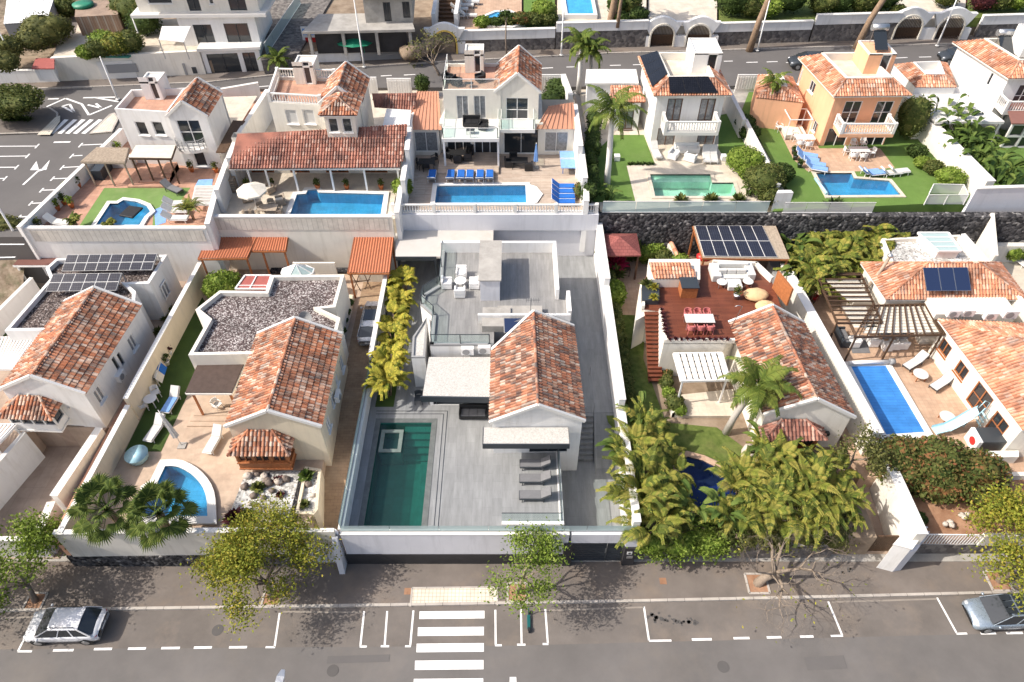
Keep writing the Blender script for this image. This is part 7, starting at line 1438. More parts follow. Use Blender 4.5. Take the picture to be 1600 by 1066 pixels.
# lower right terraces
for(pts,z0,z1,nm,ln)in(([(1538,705),(1592,704),(1592,714),(1545,715)],.1,3.0,'planter_wall','white walled planter right of the big red-tipped bush'),([(1560,738),(1700,736),(1700,742),(1562,744)],.1,2.6,'garden_wall','white garden wall below the walled planter at the right edge')):mb=MB();mb.prism(PL(pts,z1),z0,z1);tag(mb.build(nm,M['ivory']),ln,'wall')
bx_=W(1452,740,3.2)
bush('massive_bush','massive rounded bush with reddish tips above the bare earth',(bx_.x+.6,bx_.y+.1,2.0),(3.4,2.0,1.3),'leafred',9000,.16,77,'bush',True,[(bx_.x-1.6,bx_.y+1.0,3.4,2.0,1.5,1.5),(bx_.x+.6,bx_.y+.6,3.6,2.2,1.7,1.6),(bx_.x+2.6,bx_.y-.1,3.4,2.1,1.6,1.5),(bx_.x+.6,bx_.y-.6,2.9,2.0,1.2,1.2),(bx_.x-1.5,bx_.y+.1,2.9,1.5,1.2,1.2),(bx_.x+3.0,bx_.y-1.0,2.8,1.6,1.1,1.1)])
for i,(x,y,r_,m_)in enumerate([(1440,808,.5,'leafdark'),(1432,762,.4,'leafbright')]):p=W(x,y,2.2);bush('low_plant',['dark low plant beside the pillar on red earth','small bright shrub on the red earth bank'][i],(p.x,p.y,1.6),(r_,r_,r_*.7),m_,400,.12,i)
for i,(x,y)in enumerate([(1503,804),(1508,808),(1512,803),(1432,752),(1485,815),(1488,820),(1478,818)]):p=W(x,y,1.9);k=MB();k.blob((p.x,p.y,1.85),(.2,.16,.14),8,6,.2,i);tag(k.build('rock',M['rockpale']),'pale stone lying on the bare red earth','rock','stones on the red earth')
g=thing('lattice_fence','white slatted metal fence at the right street front','fence',W(1455,850,1.3));a,b=Vector((23.95,21.05,1.25)),Vector((27.6,21.0,1.25));k=MB();k.bar(a,b,.06,.06);k.bar(a+Vector((0,0,1.05)),b+Vector((0,0,1.05)),.06,.06);n=20
for i in range(n+1):k.bar(a.lerp(b,i/n),a.lerp(b,i/n)+Vector((.0,0,1.05)),.06,.05,Vector((1,0,0)))
k.build('bars',M['white'],g);mb=MB();mb.box(24.0,20.95,.1,40,21.2,1.22);tag(mb.build('stone_base_wall',M['stonewall']),'grey stone base wall below the white slatted fence','wall')
mb=MB();mb.box(27.7,20.9,1.225,40,21.15,2.3);tag(mb.build('street_wall',M['ivory']),'white street wall behind the golden yellow tree','wall')
# far-right triangle wall and neighbour yard
RW=[W2(1518,345,6.2),W2(1600,470,5.0),W2(1700,600,5.0)]
bwall('boundary_wall','white sloping wall right of the white gravel roof',[(W2(1505,366,6.0),W2(1620,490,5.4),6.0,5.2),(W2(1620,490,5.4),W2(1720,620,5.4),5.2)],2.0,.3,M['ivory'],M['cap'])
mb=MB();a,b=W2(1537,372,4.5),W2(1519,370,4.5);mb.add([(a[0],46.9,2.3),(a[0]-.1,44.0,2.3),(a[0]-.35,44.0,2.3),(a[0]-.3,46.9,2.3),(a[0],46.9,6.7),(a[0]-.1,44.0,4.7),(a[0]-.35,44.0,4.7),(a[0]-.3,46.9,6.7)],[(0,1,5,4),(1,2,6,5),(2,3,7,6),(3,0,4,7),(4,5,6,7)]);tag(mb.build('wedge_wall',M['ivory']),'white wedge-shaped wall end against the lava wall','wall')
block('far_right_yard',[(31.5,41),(60,41),(60,47),(31,47)],2.0,2.33,'sand')
t=thing('satellite_dish','white satellite dish on a slanting mast at the right','satellite dish',W(1560,365,3));a=W(1563,366,3.5);k=MB();k.tube([a,a+Vector((1.2,1.0,3.0))],.05,6);k.build('mast',M['steel'],t);k=MB();k.lathe([(.02,0),(.3,.06),(.5,.2)],(0,0,0),16,False);mt=Matrix.Translation(a+Vector((-.2,0,1.0)))@Matrix.Rotation(R(70),4,'X');k.v=[tuple(mt@Vector(v))for v in k.v];k.build('reflector',M['plastic'],t)
pts=PL([(1545,385),(1640,385),(1640,379),(1550,379)],4.0);mb=MB();mb.prism(pts,2.3,4.0);tag(mb.build('yard_wall',M['ivory']),'low cream yard wall behind the sloping white wall','wall')
p=W(1590,405,2.6);place(lw_,USED,(p.x,p.y,2.34),R(20),'white sun lounger in the yard at the right edge')
p=W(1578,395,2.6);k=MB();k.blob((p.x,p.y,2.7),(.6,.5,.4),12,8,.04,3);tag(k.build('covered_pot',M['lightfab']),'round pale covered object in the yard at the right','cover')
p=W(1562,352,5);
for i,(x,y)in enumerate([(1558,350),(1575,345),(1590,358)]):p=W(x,y,3.6);bush('wall_shrub',['green shrub left of the slanting mast by the lava wall','green shrub highest at the right lava wall','green shrub at the right edge of the lava wall'][i],(p.x,min(p.y,46.2),2.5),(.8,.7,.7),'leafbright',400,.14,200+i)
# palm jungle behind, between D and E
protos2=[areca('areca_palm','rear palm',(0,0,0),3.2,5,'palmjungle',300+i,.5,2.2,.5,4,22,.058,.25,'palm')for i in range(3)]
RJ=[(1262,412),(1275,395),(1290,420),(1300,400),(1310,380),(1322,410),(1332,385),(1345,405),(1350,375),(1365,365),(1280,440),(1258,430),(1330,362),(1372,350)]
rjw=['by the solar carport corner','above the one by the solar carport','low in the middle of the rear palm grove','in the middle of the rear palm grove','high in the middle of the rear palm grove','right of the middle of the rear palm grove','below the tall one near the lava wall','beside the steel flue of the barbecue','tall, right side of the rear palm grove','far right against the lava wall','lowest, right above the red pot','lowest, touching the white wall','near the top of the rear palm grove','topmost right, in front of the lava wall']
for i,(x,y)in enumerate(RJ):p=W(x,y,4.4);place(protos2[i%3],USED,(p.x,min(p.y,46.0),2.3),rnd.uniform(0,6),'golden green areca palm '+rjw[i],rnd.uniform(.85,1.1),'palms of the rear grove')
for i,(x,y)in enumerate([(1240,375),(1252,395),(1295,345),(1315,335),(1240,360),(1275,350),(1250,418)]):p=W(x,y,4.6);paddles('banana_plant',['banana plant beside the solar carport roof','banana plant below the solar carport corner','banana plant in front of the lava wall','tall banana plant reaching over the lava wall','banana plant at the upper end of the solar carport','banana plant between solar carport and palm grove','banana plant lowest beside the white wall'][i],(p.x,min(p.y,46.0),2.3),3.4,13,1.5,.42,'blade',20+i)
p=W(1300,372,4.5);rosette('agave','dark green agave crown above the lava wall grove',(p.x,p.y+1.5,6.2),1.1,60,'leafdark',6,'agave',1.0,.09)
# ================================================================ UPPER ROW, terraces at 6.6 m
ZU=6.6
V3=lambda p,z:Vector((p[0],p[1],z))
def upper_floor(name,pts,mat,z=ZU,holes=(),z0=3.0):return ground_with_hole(name,pts,list(holes),z,M[mat],z0)
def crowned(parent,e3,ze,zi,ins,tmat,wmat,wins,z0,ov=.35,zf=None,floor='terracotta',caps='ivory',ph=.55):
 """house body whose flat roof terrace is ringed by a tiled skirt; e3 = eave corners FL, FR, BR, BL"""
 body=inset(e3,ov);shell(parent,'wall',M[wmat],body,z0,ze,wins);i_=inset(e3,ins);mb=MB()
 for k in(0,1,3):
  a,b,c,d=e3[k],e3[(k+1)%4],i_[(k+1)%4],i_[k];tiles(mb,[V3(a,ze),V3(b,ze),V3(c,zi),V3(d,zi)],V3(a,ze),V3(b,ze))
 for k in(0,1):ridge(mb,V3(e3[k],ze),V3(i_[k],zi),.1)
 mb.build('tile_skirt',M[tmat],parent);parapet(parent,i_,ze,zi+.12,.2,M[caps],'terrace_parapet');slab(parent,'roof_terrace',inset(i_,.2),ze-.1,zi-ph,M[floor]);s_=MB();s_.prism(e3,ze-.12,ze-.03);s_.build('eave',M[caps],parent);return body
def tower(parent,px,mat,z0,z1,door=True,dep=2.2,nm='stair_tower'):
 a,b=W(px[0],px[2],z0),W(px[1],px[2],z0);fp=[(a.x,a.y),(b.x,b.y),(b.x,b.y+dep),(a.x,a.y+dep)];shell(parent,nm,M[mat],fp,z0,z1,{0:[(.5,.85,z0+.02,z0+2.0,'x')]}if door else{},top=True);parapet(parent,fp,z1+.001,z1+.14,.12,M['cap'],'tower_coping');return fp
def balcony(parent,pl,pr,z,dep,kind='bal',h=.95,soff='cap'):
 a,b=W(*pl,z),W(*pr,z);k=MB();k.box(a.x,a.y,z-.3,b.x,a.y+dep,z);k.build('balcony',M[soff],parent);o=.12;balcony_rail(parent,[(a.x+o,a.y+dep),(a.x+o,a.y+o),(b.x-o,a.y+o),(b.x-o,a.y+dep)],z+.002,h,kind)
 # ---- A2
def rw(name,label,pl,pr,zt,z0,mat,th=.3,band=True):
 a,b=W2(*pl,zt),W2(*pr,zt);t=thing(name,label,'wall',(a[0],a[1],z0));k=MB();k.prism([a,b,(b[0],b[1]+th),(a[0],a[1]+th)],z0,zt);k.build('wall',M[mat],t);k=MB();k.prism([(a[0],a[1]-.05),(b[0],b[1]-.05),(b[0],b[1]+th),(a[0],a[1]+th)],zt+.002,zt+.1);k.build('coping',M['cap'],t)
 if band:k=MB();k.prism([(a[0]+.3,a[1]-.04),(b[0]-.3,b[1]-.04),(b[0]-.3,b[1]-.002),(a[0]+.3,a[1]-.002)],zt-1.15,zt-.12);k.build('block_band',M['splitblock'],t)
 return a,b
a2,b2=rw('retaining_wall','white retaining wall with block band below the green pool carpet',(38,358),(322,358),7.5,2.3,'plaster')
hp=PL([(172,318.5),(184,318.5),(193,313),(213,315.5),(229,322),(235,331),(226,339),(218,352),(150,352)],6.7)
FA2=PL([(40,357),(100,300),(193,205),(260,188),(420,130),(375,235),(326,356)],ZU);upper_floor('terracotta_yard',FA2,'terracotta',ZU,[hp])
pool('swimming_pool','blue swimming pool with curved white edge on green carpet',hp,6.62,M['pt_mid'],M['wtr_blue'],.35,M['cap'],6.72)
sheet('pool_carpet',PL([(163,294),(298,293.5),(276,322),(250,330),(247,355),(238,356),(240,333),(229,319),(213,312),(190,310),(182,315.5),(170,315.5),(142,356),(122,356)],ZU),ZU+.006,'greendeck')
sheet('blue_mat',PL([(241,328),(263,319),(259,348),(243,353)],ZU),ZU+.012,'bluepale')
k=MB();p4=PL([(186,337),(207,341),(224,325),(202,322)],6.75);k.prism(p4,6.66,6.82);t=tag(k.build('floating_mat',M['black'],None,.05),'black quilted mat floating on the curved blue pool','pool mat')
bwall('boundary_wall','white wall between the car park and the green carpet yard',[(W2(30,357,7.7),W2(190,203,7.7),7.8)],3,.3,M['plaster'],M['cap'])
bwall('boundary_wall','white stepped wall between green carpet yard and veranda house',[(W2(324,352,7.8),W2(338,300,7.8),7.9),(W2(338,299,8.6),W2(356,250,8.6),8.7),(W2(357,249,9.4),W2(372,212,9.4),9.5),(W2(372,212,9.0),W2(418,142,9.0),9.1)],3,.35,M['plaster'],M['cap'])
H2=thing('white_villa','white two storey house with green pool carpet yard','house',(-30,53,ZU));ze=11.5;f_=[v2(W2(262,181,ze)),v2(W2(322,181,ze))];wg_=rect(f_[0],f_[1],4.0)
shell(H2,'wing_wall',M['plaster'],wg_,ZU-.2,ze,{0:[wc(wg_,0,299,207,1.9,2.2,'w'),wc(wg_,0,313,249,1.0,1.4,'x')]},{0:12.6,2:12.6});gable(H2,wg_,ze,12.7,M['tile_new'],.14,M['cap'])
bk=PL([(179,171),(262,176)],11.6)+[tuple(v2(wg_[3])+Vector((0,.3))),tuple(v2(wg_[2])+Vector((-.2,.8)))]+PL([(205,141)],11.6);flat(H2,bk,ZU-.2,11.05,.6,M['plaster'],M['terracotta'],{0:[wc(bk,0,222,201,.95,1.25,'x'),wc(bk,0,248,201,.95,1.25,'x')]},.15);tower(H2,(228,256,156),'plaster',11.06,12.5,True,1.9)
a,b=W(275,231,8.9),W(320,230,8.9);c0=(a+b)/2;arc=[(c0.x+1.2*math.cos(t_),v2(wg_[0]).y-.1+.75*math.sin(t_))for t_ in[math.pi+math.pi*i/8 for i in range(9)]];k=MB();k.prism(arc,8.5,8.75);k.build('balcony',M['cap'],H2);balcony_rail(H2,arc,8.75,.85,'bar',M['greymetal'])
louvre('reed_pergola','reed matting pergola by the car park wall',[W(127,254,8.9),W(196,255,8.9),W(202,233,8.9),(W(152,232,8.9))],30,.14,'reed','woodgrey',((.05,.05),(.5,.05),(.95,.05)),ZU)
louvre('slat_pergola','cream and brown slatted pergola on dark posts in front of the white villa',[W(202,248,9.0),W(268,249,9.0),W(275,229,9.0),W(213,229,9.0)],10,.17,'creamfab','wooddark',((.05,.05),(.35,.05),(.66,.05),(.95,.05)),ZU,0,.05,beams=12,bm='wooddark')
for i,(x,y)in enumerate([(277,318),(275,329),(275,341)]):p=W(x,y,6.9);place(lw_,USED,(p.x,p.y,ZU+.01),R(90 if i else 95),'white sun lounger beside the blue mat, %s of three'%('farthest','middle','nearest')[i],None,'white loungers by the curved pool')
p=W(92,347,6.9);place(lw_,USED,(p.x,p.y,ZU),R(80),'white sun lounger by the car park wall corner');p=W(270,296,6.8);place(lg,USED,(p.x,p.y,ZU),R(60),'dark folded lounger on the green carpet')
for i,(x,y,m_)in enumerate([(105,297,'leafbright'),(121,287,'leafdark'),(110,318,'leafbright'),(98,313,'leafhedge'),(298,262,'leafhedge'),(336,263,'leafhedge'),(185,232,'leafbright'),(88,322,'leafbright'),(60,352,'leafhedge')]):p=W(x,y,7.0);pot_plant('potted plant of the terracotta yard, '+('fourth along the car park wall','fifth and darkest along the car park wall','third along the car park wall','second along the car park wall','beside the lower window','in the corner by the slim wall','beside the reed pergola','first along the car park wall','low one in the front corner')[i],(p.x,p.y,ZU),m_,'orange' if i<8 else 'white',.8,.35,i)
for i,(x,y,s_)in enumerate([(119,353,.7),(172,353,.5),(302,340,1.3)]):p=W(x,y,6.8);areca('small_palm',['small yellow palm at the front edge of the green carpet','tiny yellow palm at the front of the curved pool','yellow palm beside the slatted table, right of the white loungers'][i],(p.x,p.y,ZU),1.2*s_,4,'palmjungle',400+i,.2,1.0*s_,.3,5,11,.05)
louvre('slatted_table','white slatted table frame near the stepped wall',[W(300,320,7.3),W(334,320,7.3),W(340,292,7.3),W(306,292,7.3)],12,.12,'lightfab','white',((.05,.05),(.95,.05),(.05,.95),(.95,.95)),ZU,cat='table frame')
mb=MB();p4=PL([(304,291),(330,292),(332,279),(310,280)],7.4);mb.prism(p4,7.25,7.35);tag(mb.build('blue_cover',M['bluepale']),'pale blue cover sheet above the slatted table','cover')
mb=MB();a,b=W(200,294,ZU),W(262,278,ZU)
for i in range(4):mb.box(a.x+.8*i,a.y+.45*i,ZU+(.005 if i==0 else 0),b.x+.5,b.y+1.5,ZU+.15*(i+1))
tag(mb.build('garden_steps',M['terracotta']),'terracotta steps climbing from the green carpet to the white villa','steps')
t=thing('garden_bar','dark outdoor kitchen counter under the reed pergola','kitchen counter',W(155,270,ZU));a=W(148,282,ZU);k=MB();k.box(a.x,a.y,ZU,a.x+.8,a.y+2.6,ZU+.9);k.build('counter',M['anthracite'],t);k=MB();k.box(a.x+.82,a.y+1.9,ZU,a.x+2.6,a.y+2.7,ZU+.88);k.build('side_counter',M['lightfab'],t)
# ---- B2
a2,b2=rw('retaining_wall','white retaining wall with block band below the veranda house pool',(324,340),(612,340),7.5,2.3,'ivory')
hp=PL([(464,304),(478,303),(481,297),(494,296),(498,301),(600,303.5),(595,335),(453,336)],6.7);FB2=[a2,b2,W2(655,140,ZU),W2(418,140,ZU)];FB2[1]=W2(618,342,ZU);FB2[0]=W2(330,342,ZU)
upper_floor('pale_stone_yard',FB2,'sand',ZU,[hp]);pool('swimming_pool','rectangular blue pool with step alcove at the veranda house',hp,6.6,M['pt_mid'],M['wtr_blue'],.4,M['cap'],6.7)
HV=thing('veranda_house','cream house with long red tiled veranda and tiled turret','house',(-15,53,ZU))
leanto(HV,[W(357,264,9.0),W(625,262,9.0),W(636,197,10.6),W(371,209,10.6)],M['tile_red'],'veranda_roof')
ya=W(625,262,9).y
for x in(384,412,456,514,567,620):p=W(x,264,8.95);k=MB();k.bar((p.x,ya+.15,ZU),(p.x,ya+.15,8.9),.14,.14,Vector((1,0,0)));k.build('post',M['white'],HV)
k=MB();p=W(357,264,8.9);q=W(625,262,8.9);k.bar((p.x,ya+.05,8.86),(q.x,ya+.05,8.86),.12,.2);k.build('veranda_beam',M['cap'],HV)
vw=[(W(372,240,8).x+.2,52.8),(W(632,230,8).x,52.8),(W(632,230,8).x,53.6),(W(372,240,8).x+.2,53.6)];shell(HV,'veranda_wall',M['ivory'],vw,ZU,10.0,{0:[(.06,.2,6.65,8.8,'o'),(.3,.42,6.65,8.8,'o'),(.52,.66,6.65,8.8,'o'),(.76,.9,6.65,8.8,'o')]})
ze=12.1;wg_=rect(W2(501,160,ze),W2(562,160,ze),4.4);shell(HV,'wing_wall',M['ivory'],wg_,ZU,ze,{},{0:13.3,2:13.3});gable(HV,wg_,ze,13.4,M['tile_new'],.15,M['cap'])
bk=PL([(418,152),(502,157)],12.1)+[tuple(v2(wg_[3])+Vector((.05,0))),tuple(v2(wg_[3])+Vector((.4,.9)))]+PL([(432,112)],12.1);flat(HV,bk,ZU,11.4,.25,M['ivory'],M['terracotta'],{0:[wc(bk,0,456,183,1.0,1.3,'s'),wc(bk,0,483,183,1.0,1.3,'s')]},.15);balcony_rail(HV,[tuple(p)for p in inset(bk,.12)[3:]]+[tuple(inset(bk,.12)[0]),tuple(inset(bk,.12)[1])],11.66,.8);tower(HV,(463,494,132),'ivory',11.41,12.9)
a,b=W2(514,221,9.95),W2(560,221,9.95);tf=rect(a,b,2.8);shell(HV,'turret',M['ivory'],tf,9.0,12.4,{0:[(.1,.42,10.75,12.0,'x'),(.56,.88,10.75,12.0,'x')]});hip(HV,tf,12.4,13.2,M['tile_new'],.3,1.3,'turret_roof')
leanto(HV,[W(585,168,9.8),W(646,172,9.8),W(651,146,10.8),W(581,146,10.8)],M['tile_red'],'rear_tile_roof');k=MB();k.prism(PL([(598,196),(640,196),(642,172),(604,170)],10.2),ZU,10.2);k.build('flat_annex',M['plaster'],HV)
bwall('boundary_wall','white stepped wall between veranda house and balustrade house',[(W2(620,336,7.6),W2(628,286,7.6),7.8),(W2(629,284,8.8),W2(636,240,8.8),8.9),(W2(636,238,9.8),W2(641,190,9.8),10.0),(W2(641,189,9.6),W2(650,150,9.6),9.7)],3,.35,M['plaster'],M['cap'])
parasol('large cream parasol standing open beside the veranda pool',tuple(W(402,327,ZU)),'creamfab',True,1.2,2.3);p=W(412,322,ZU);
dk=mk_table('woodgrey',1.5,.9,.72,'brown_garden_table','woodgrey');dc=mk_chair('woodgrey','brown_garden_chair');p=W(420,331,6.9);place(dk,USED,(p.x,p.y,ZU),0,'brown garden table beside the cream parasol')
for i,(x,y,rz)in enumerate([(386,335,180),(396,334,170),(408,327,30),(424,322,10),(437,333,-90)]):p=W(x,y,6.9);place(dc,USED,(p.x,p.y,ZU),R(rz),'brown garden chair by the cream parasol, '+('leftmost','second from left','behind the table','farthest','rightmost')[i])
cb=mk_armchair('woodgrey','cushioned_garden_chair',.8,'creamfab')
for i,(x,y,rz)in enumerate([(386,309,20),(399,296,0),(420,296,-40),(438,314,-70)]):p=W(x,y,6.9);place(cb,USED,(p.x,p.y,ZU),R(rz),'cushioned wooden chair on the pale stone yard, '+('beside the parasol','near the first veranda post','near the second veranda post','beside the pool edge')[i])
t=thing('pallet_stack','stack of pale pallets by the stepped wall','pallets',W(362,290,ZU));p=W(364,298,ZU);k=MB()
for i in range(6):k.box(p.x-.45,p.y-.4,ZU+i*.22,p.x+.45,p.y+.5,ZU+.16+i*.22)
k.build('slats',M['woodgrey'],t)
p=W(630,305,ZU);bush('yellow_green_bush','yellow-green bush at the corner of the rectangular pool',(p.x,p.y,ZU),(.95,.85,.8),'leafbright',1000,.13,500)
for i,(x,m_)in enumerate([(392,'woodgrey'),(430,'wood'),(500,'woodgrey'),(545,'plastic'),(598,'wood')]):p=W(x,271,7.2);pot_plant('potted plant under the veranda, '+('first','second','third','fourth','last')[i]+' from the left',(p.x,50.4,ZU),'leafhedge','orange',.7,.3,60+i)
# ---- C2
rwC=MB();rwC.box(-9.6,46.85,2.3,6.9,47.2,5.2);rwC.box(-9.6,46.6,5.2,6.9,47.2,6.75);tag(rwC.build('retaining_wall',M['plaster_grey']),'tall cool white retaining wall behind the modern villa','wall')
t=thing('balustrade','long white balustrade on top of the tall retaining wall','balustrade',(-9.6,46.9,6.75));balcony_rail(t,[(-9.4,46.85),(6.7,46.85)],6.76,.8)
hp=PL([(683,290),(821,289),(822.5,316.6),(679.5,317)],6.7);FC2=[(-9.6,47.2),(6.9,47.2),W2(900,150,ZU),W2(655,150,ZU)];upper_floor('timber_look_terrace',FC2,'woodpave',ZU,[hp])
pool('swimming_pool','large clear blue pool with row of blue loungers above',hp,6.58,M['pt_mid'],M['wtr_blue'],.38,M['cap'],6.68);k=MB();c0=W(820,303,6.7);k.prism([(c0.x+.3,c0.y-1.6),(c0.x+1.0,c0.y-1.2),(c0.x+1.5,c0.y),(c0.x+1.0,c0.y+1.1),(c0.x+.3,c0.y+1.5)],6.61,6.695);struct('pool_corner_paving',k,M['cap'])
HC=thing('balcony_house','cream villa with white balcony deck and salmon metal side roofs','house',(0,56,ZU))
gx=lambda x:W(x,240,6.7).x
gf=[(gx(690),55.9),(gx(900)-3.0,55.9),(gx(900)-3.0,62),(gx(690),62)];shell(HC,'ground_floor',M['ivory'],gf,ZU,9.55,{0:[(.06,.30,6.65,8.9,'m'),(.33,.56,6.65,8.9,'m'),(.62,.96,6.65,9.0,'d')]},top=True)
mx=[W2(691,134,12.6),W2(782,134,12.6)];mf=rect(mx[0],mx[1],5.0);flat(HC,mf,9.5,12.0,.25,M['ivory'],M['terracotta'],{0:[wc(mf,0,723,168,1.0,2.1,'c'),wc(mf,0,750,168,1.0,2.1,'c')]},.15);balcony_rail(HC,[tuple(p)for p in inset(mf,.12)[3:]]+[tuple(p)for p in inset(mf,.12)[:2]],12.26,.85,'clear',M['white']);tower(HC,(727,756,114),'ivory',12.01,13.5)
ze=12.1;wg_=rect(W2(775,142,ze),W2(842,143,ze),5.2);shell(HC,'wing_wall',M['ivory'],wg_,9.4,ze,{0:[wc(wg_,0,808,172,1.9,2.2,'w')]},{0:13.5,2:13.5});gable(HC,wg_,ze,13.6,M['tile_new'],.16,M['cap'])
balcony(HC,(690,217),(780,216),9.6,3.8,'clear',.9);balcony(HC,(781,203),(836,203),9.6,2.0,'clear',.9)
for x in(692,778):p=W(x,262,ZU);k=MB();k.bar((W(x,217,9.6).x,53.7,ZU),(W(x,217,9.6).x,53.7,9.3),.16,.16,Vector((1,0,0)));k.build('column',M['white'],HC)
k=MB();k.box(gx(688),52.6,ZU,gx(780),55.88,ZU+.2);k.build('plinth',M['woodpave'],HC)
for(L_,xa,xb,wx,cx_)in(([(636,203),(690,203),(685,143),(652,143)],638,689,666,0),([(838,202),(901,202),(896,160),(858,166)],840,900,869,1)):
 z_=(9.2,9.2,10.4,10.4);p4=[W(*q,zz_)for q,zz_ in zip(L_,z_)];k=MB();n=8
 for i in range(n):a,b,c,d=p4[0].lerp(p4[1],i/n),p4[0].lerp(p4[1],(i+1)/n),p4[3].lerp(p4[2],(i+1)/n),p4[3].lerp(p4[2],i/n);k.face([a,b,c,d]);k.bar(a+Vector((0,0,.03)),d+Vector((0,0,.03)),.05,.06)
 k.build('metal_roof',M['copper'],HC);aw=[(gx(xa),p4[0].y+.25),(gx(xb),p4[0].y+.25),(gx(xb),61),(gx(xa),61)];shell(HC,'side_wing',M['ivory'],aw,ZU,9.15,{0:[wc(aw,0,wx,222,2.0,1.9,'c')]})
bwall('boundary_wall','white stepped wall between balustrade house and palm garden',[(W2(916,318,7.8),W2(915,282,7.8),8.0),(W2(914,280,8.8),W2(908,232,8.8),8.9),(W2(907,230,9.6),W2(898,165,9.6),9.7),(W2(892,150,8.8),W2(880,118,8.8),8.9)],3,.4,M['plaster'],M['cap'])
lb=mk_lounger('blue','white',None,'blue_sun_lounger',.5)
for i,(x,m_)in enumerate([(675,0),(704,0),(720,0),(734,0),(750,0),(765,0)]):p=W(x,276,6.9);place(lb,USED,(p.x,p.y,ZU),R(180),'blue sun lounger above the clear pool, '+('leftmost, set apart','second from left','third from left','third from right','second from right','rightmost')[i],None,'blue loungers above the clear pool')
for i,y in enumerate((291.5,299.5,307.5,315.5)):p=W(880,y,6.9);place(lb,USED,(p.x,p.y,ZU),R(90),'blue sun lounger right of the clear pool, '+('farthest','second','third','nearest')[i]+' in its row',None,'blue loungers right of the clear pool')
ba=mk_armchair('black','black_wicker_armchair',.7);bt=mk_table('black',1.4,.9,.7,'black_table','black')
for i,(x,y,z_,rz)in enumerate([(701,241,6.8,60),(715,248,6.8,180),(731,245,6.8,180),(734,236,6.8,0),(700,122,12.0,60),(714,128,12.0,60),(750,122,12.0,-60),(755,197,9.6,-20),(795,255,ZU,90),(826,260,ZU,180),(802,248,ZU,0)]):p=W(x,y,z_+.3);place(ba,USED,(p.x,p.y,z_),R(rz),'black wicker armchair, '+('left of the table under the balcony','near side of the table under the balcony','near right of the table under the balcony','far side of the table under the balcony','far left on the brick coloured roof terrace','second on the brick coloured roof terrace','right on the brick coloured roof terrace','single one on the white balcony deck','left of the table by the closed blue parasol','near side of the table by the closed blue parasol','far side of the table by the closed blue parasol')[i])
bs=mk_armchair('black','black_wicker_sofa',1.5,None,2);p=W(737,191,9.9);place(bs,USED,(p.x,p.y,9.6),0,'black wicker sofa on the white balcony deck');bs['category']='sofa'
for i,(x,y,z_)in enumerate([(717,241,6.8),(667,255,ZU),(812,253,ZU),(735,200,9.6),(733,127,12.0)]):p=W(x,y,z_+.5);place(bt,USED,(p.x,p.y,z_),0,('black dining table under the balcony deck','black table on the timber terrace at the left','dark table by the closed blue parasol','low black table on the white balcony deck','low black table on the brick coloured roof terrace')[i],(.5,.5,.5)if i>2 else None)
gc=mk_chair('black','black_garden_chair')
for i,(x,y,rz)in enumerate([(656,257,90),(679,250,-60),(666,262,180)]):p=W(x,y,6.9);place(gc,USED,(p.x,p.y,ZU),R(rz),'black garden chair at the left timber terrace, '+('left of the table','right of the table','near side of the table')[i])
parasol('closed blue grey parasol on the timber terrace',tuple(W(837,262,ZU)),'bluepale',False,1.2,2.3)
t=thing('tennis_table','pale blue table tennis table by the boundary wall','table',W(890,255,ZU));k=MB();p=W(890,250,7.3);k.box(p.x-.8,p.y-1.35,7.3,p.x+.8,p.y+1.35,7.36);k.build('top',M['bluepale'],t);k=MB();k.box(p.x-.85,p.y-.01,7.362,p.x+.85,p.y+.01,7.5);k.build('net',M['white'],t)
for sx in(-.6,.6):
 for sy in(-1,1):k=MB();k.box(p.x+sx-.03,p.y+sy-.03,ZU,p.x+sx+.03,p.y+sy+.03,7.298);k.build('leg',M['blue'],t)
p=W(904,305,ZU);bush('flowerbed_bush','brownish shrub beside the row of blue loungers at the wall',(p.x,p.y,ZU),(.5,1.0,.5),'leafred',500,.11,501)
for i,(x,y)in enumerate([(868,130),(878,140),(862,148)]):p=W(x,y,8.2);bush('yard_shrub','dark shrub behind the salmon metal roof, '+('highest','right','lowest')[i],(p.x,p.y,ZR),(1.2,1.1,.9),'leafdark',500,.15,510+i)
# ---- D2
block('lava_retaining_wall',[(7.0,46.9),(60,46.4),(60,47.3),(7.0,47.3)],2.2,6.5,'lavawall');bpy.data.objects['lava_retaining_wall'].pop('kind',None);tag(bpy.data.objects['lava_retaining_wall'],'long black lava stone retaining wall behind the right gardens','wall')
hp=PL([(1016,272),(1110,272),(1113,285),(1146,285),(1153,306),(1024,306)],6.7);FD2=[(7.1,47.3),W2(1212,316,ZU),W2(1228,302,ZU),W2(1155,170,ZU),W2(1120,110,ZU),W2(900,110,ZU)];upper_floor('pale_patio',FD2,'sand',ZU,[hp]);pool('swimming_pool','pale green pool with light shallow ledge',hp,6.6,M['pt_pale'],M['wtr_green'],.3,M['sand'],6.66,1.0);k=MB();k.prism(PL([(1017,273),(1109,273),(1110,284),(1020,284)],6.4),5.7,6.35);tag(k.build('pool_ledge',M['pt_pale']),'submerged pale ledge in the green pool','ledge')
sheet('palm_lawn',PL([(958,211),(1006,211),(1023,256),(979,259),(993,316),(926,316),(918,250)],ZU),ZU+.006,'turf');sheet('side_turf',PL([(1124,180),(1150,175),(1180,235),(1190,262),(1140,262),(1122,232)],ZU),ZU+.006,'turf')
screen('glass_screen','frosted glass screen on white posts above the lava wall',[(7.2,47.1),(20.4,47.1)],6.6,1.05,'frost',2.4,'white');HDD=thing('white_pool_house','white two storey house with black solar panels on the tile skirt','house',(15,57,ZU));ze=11.5
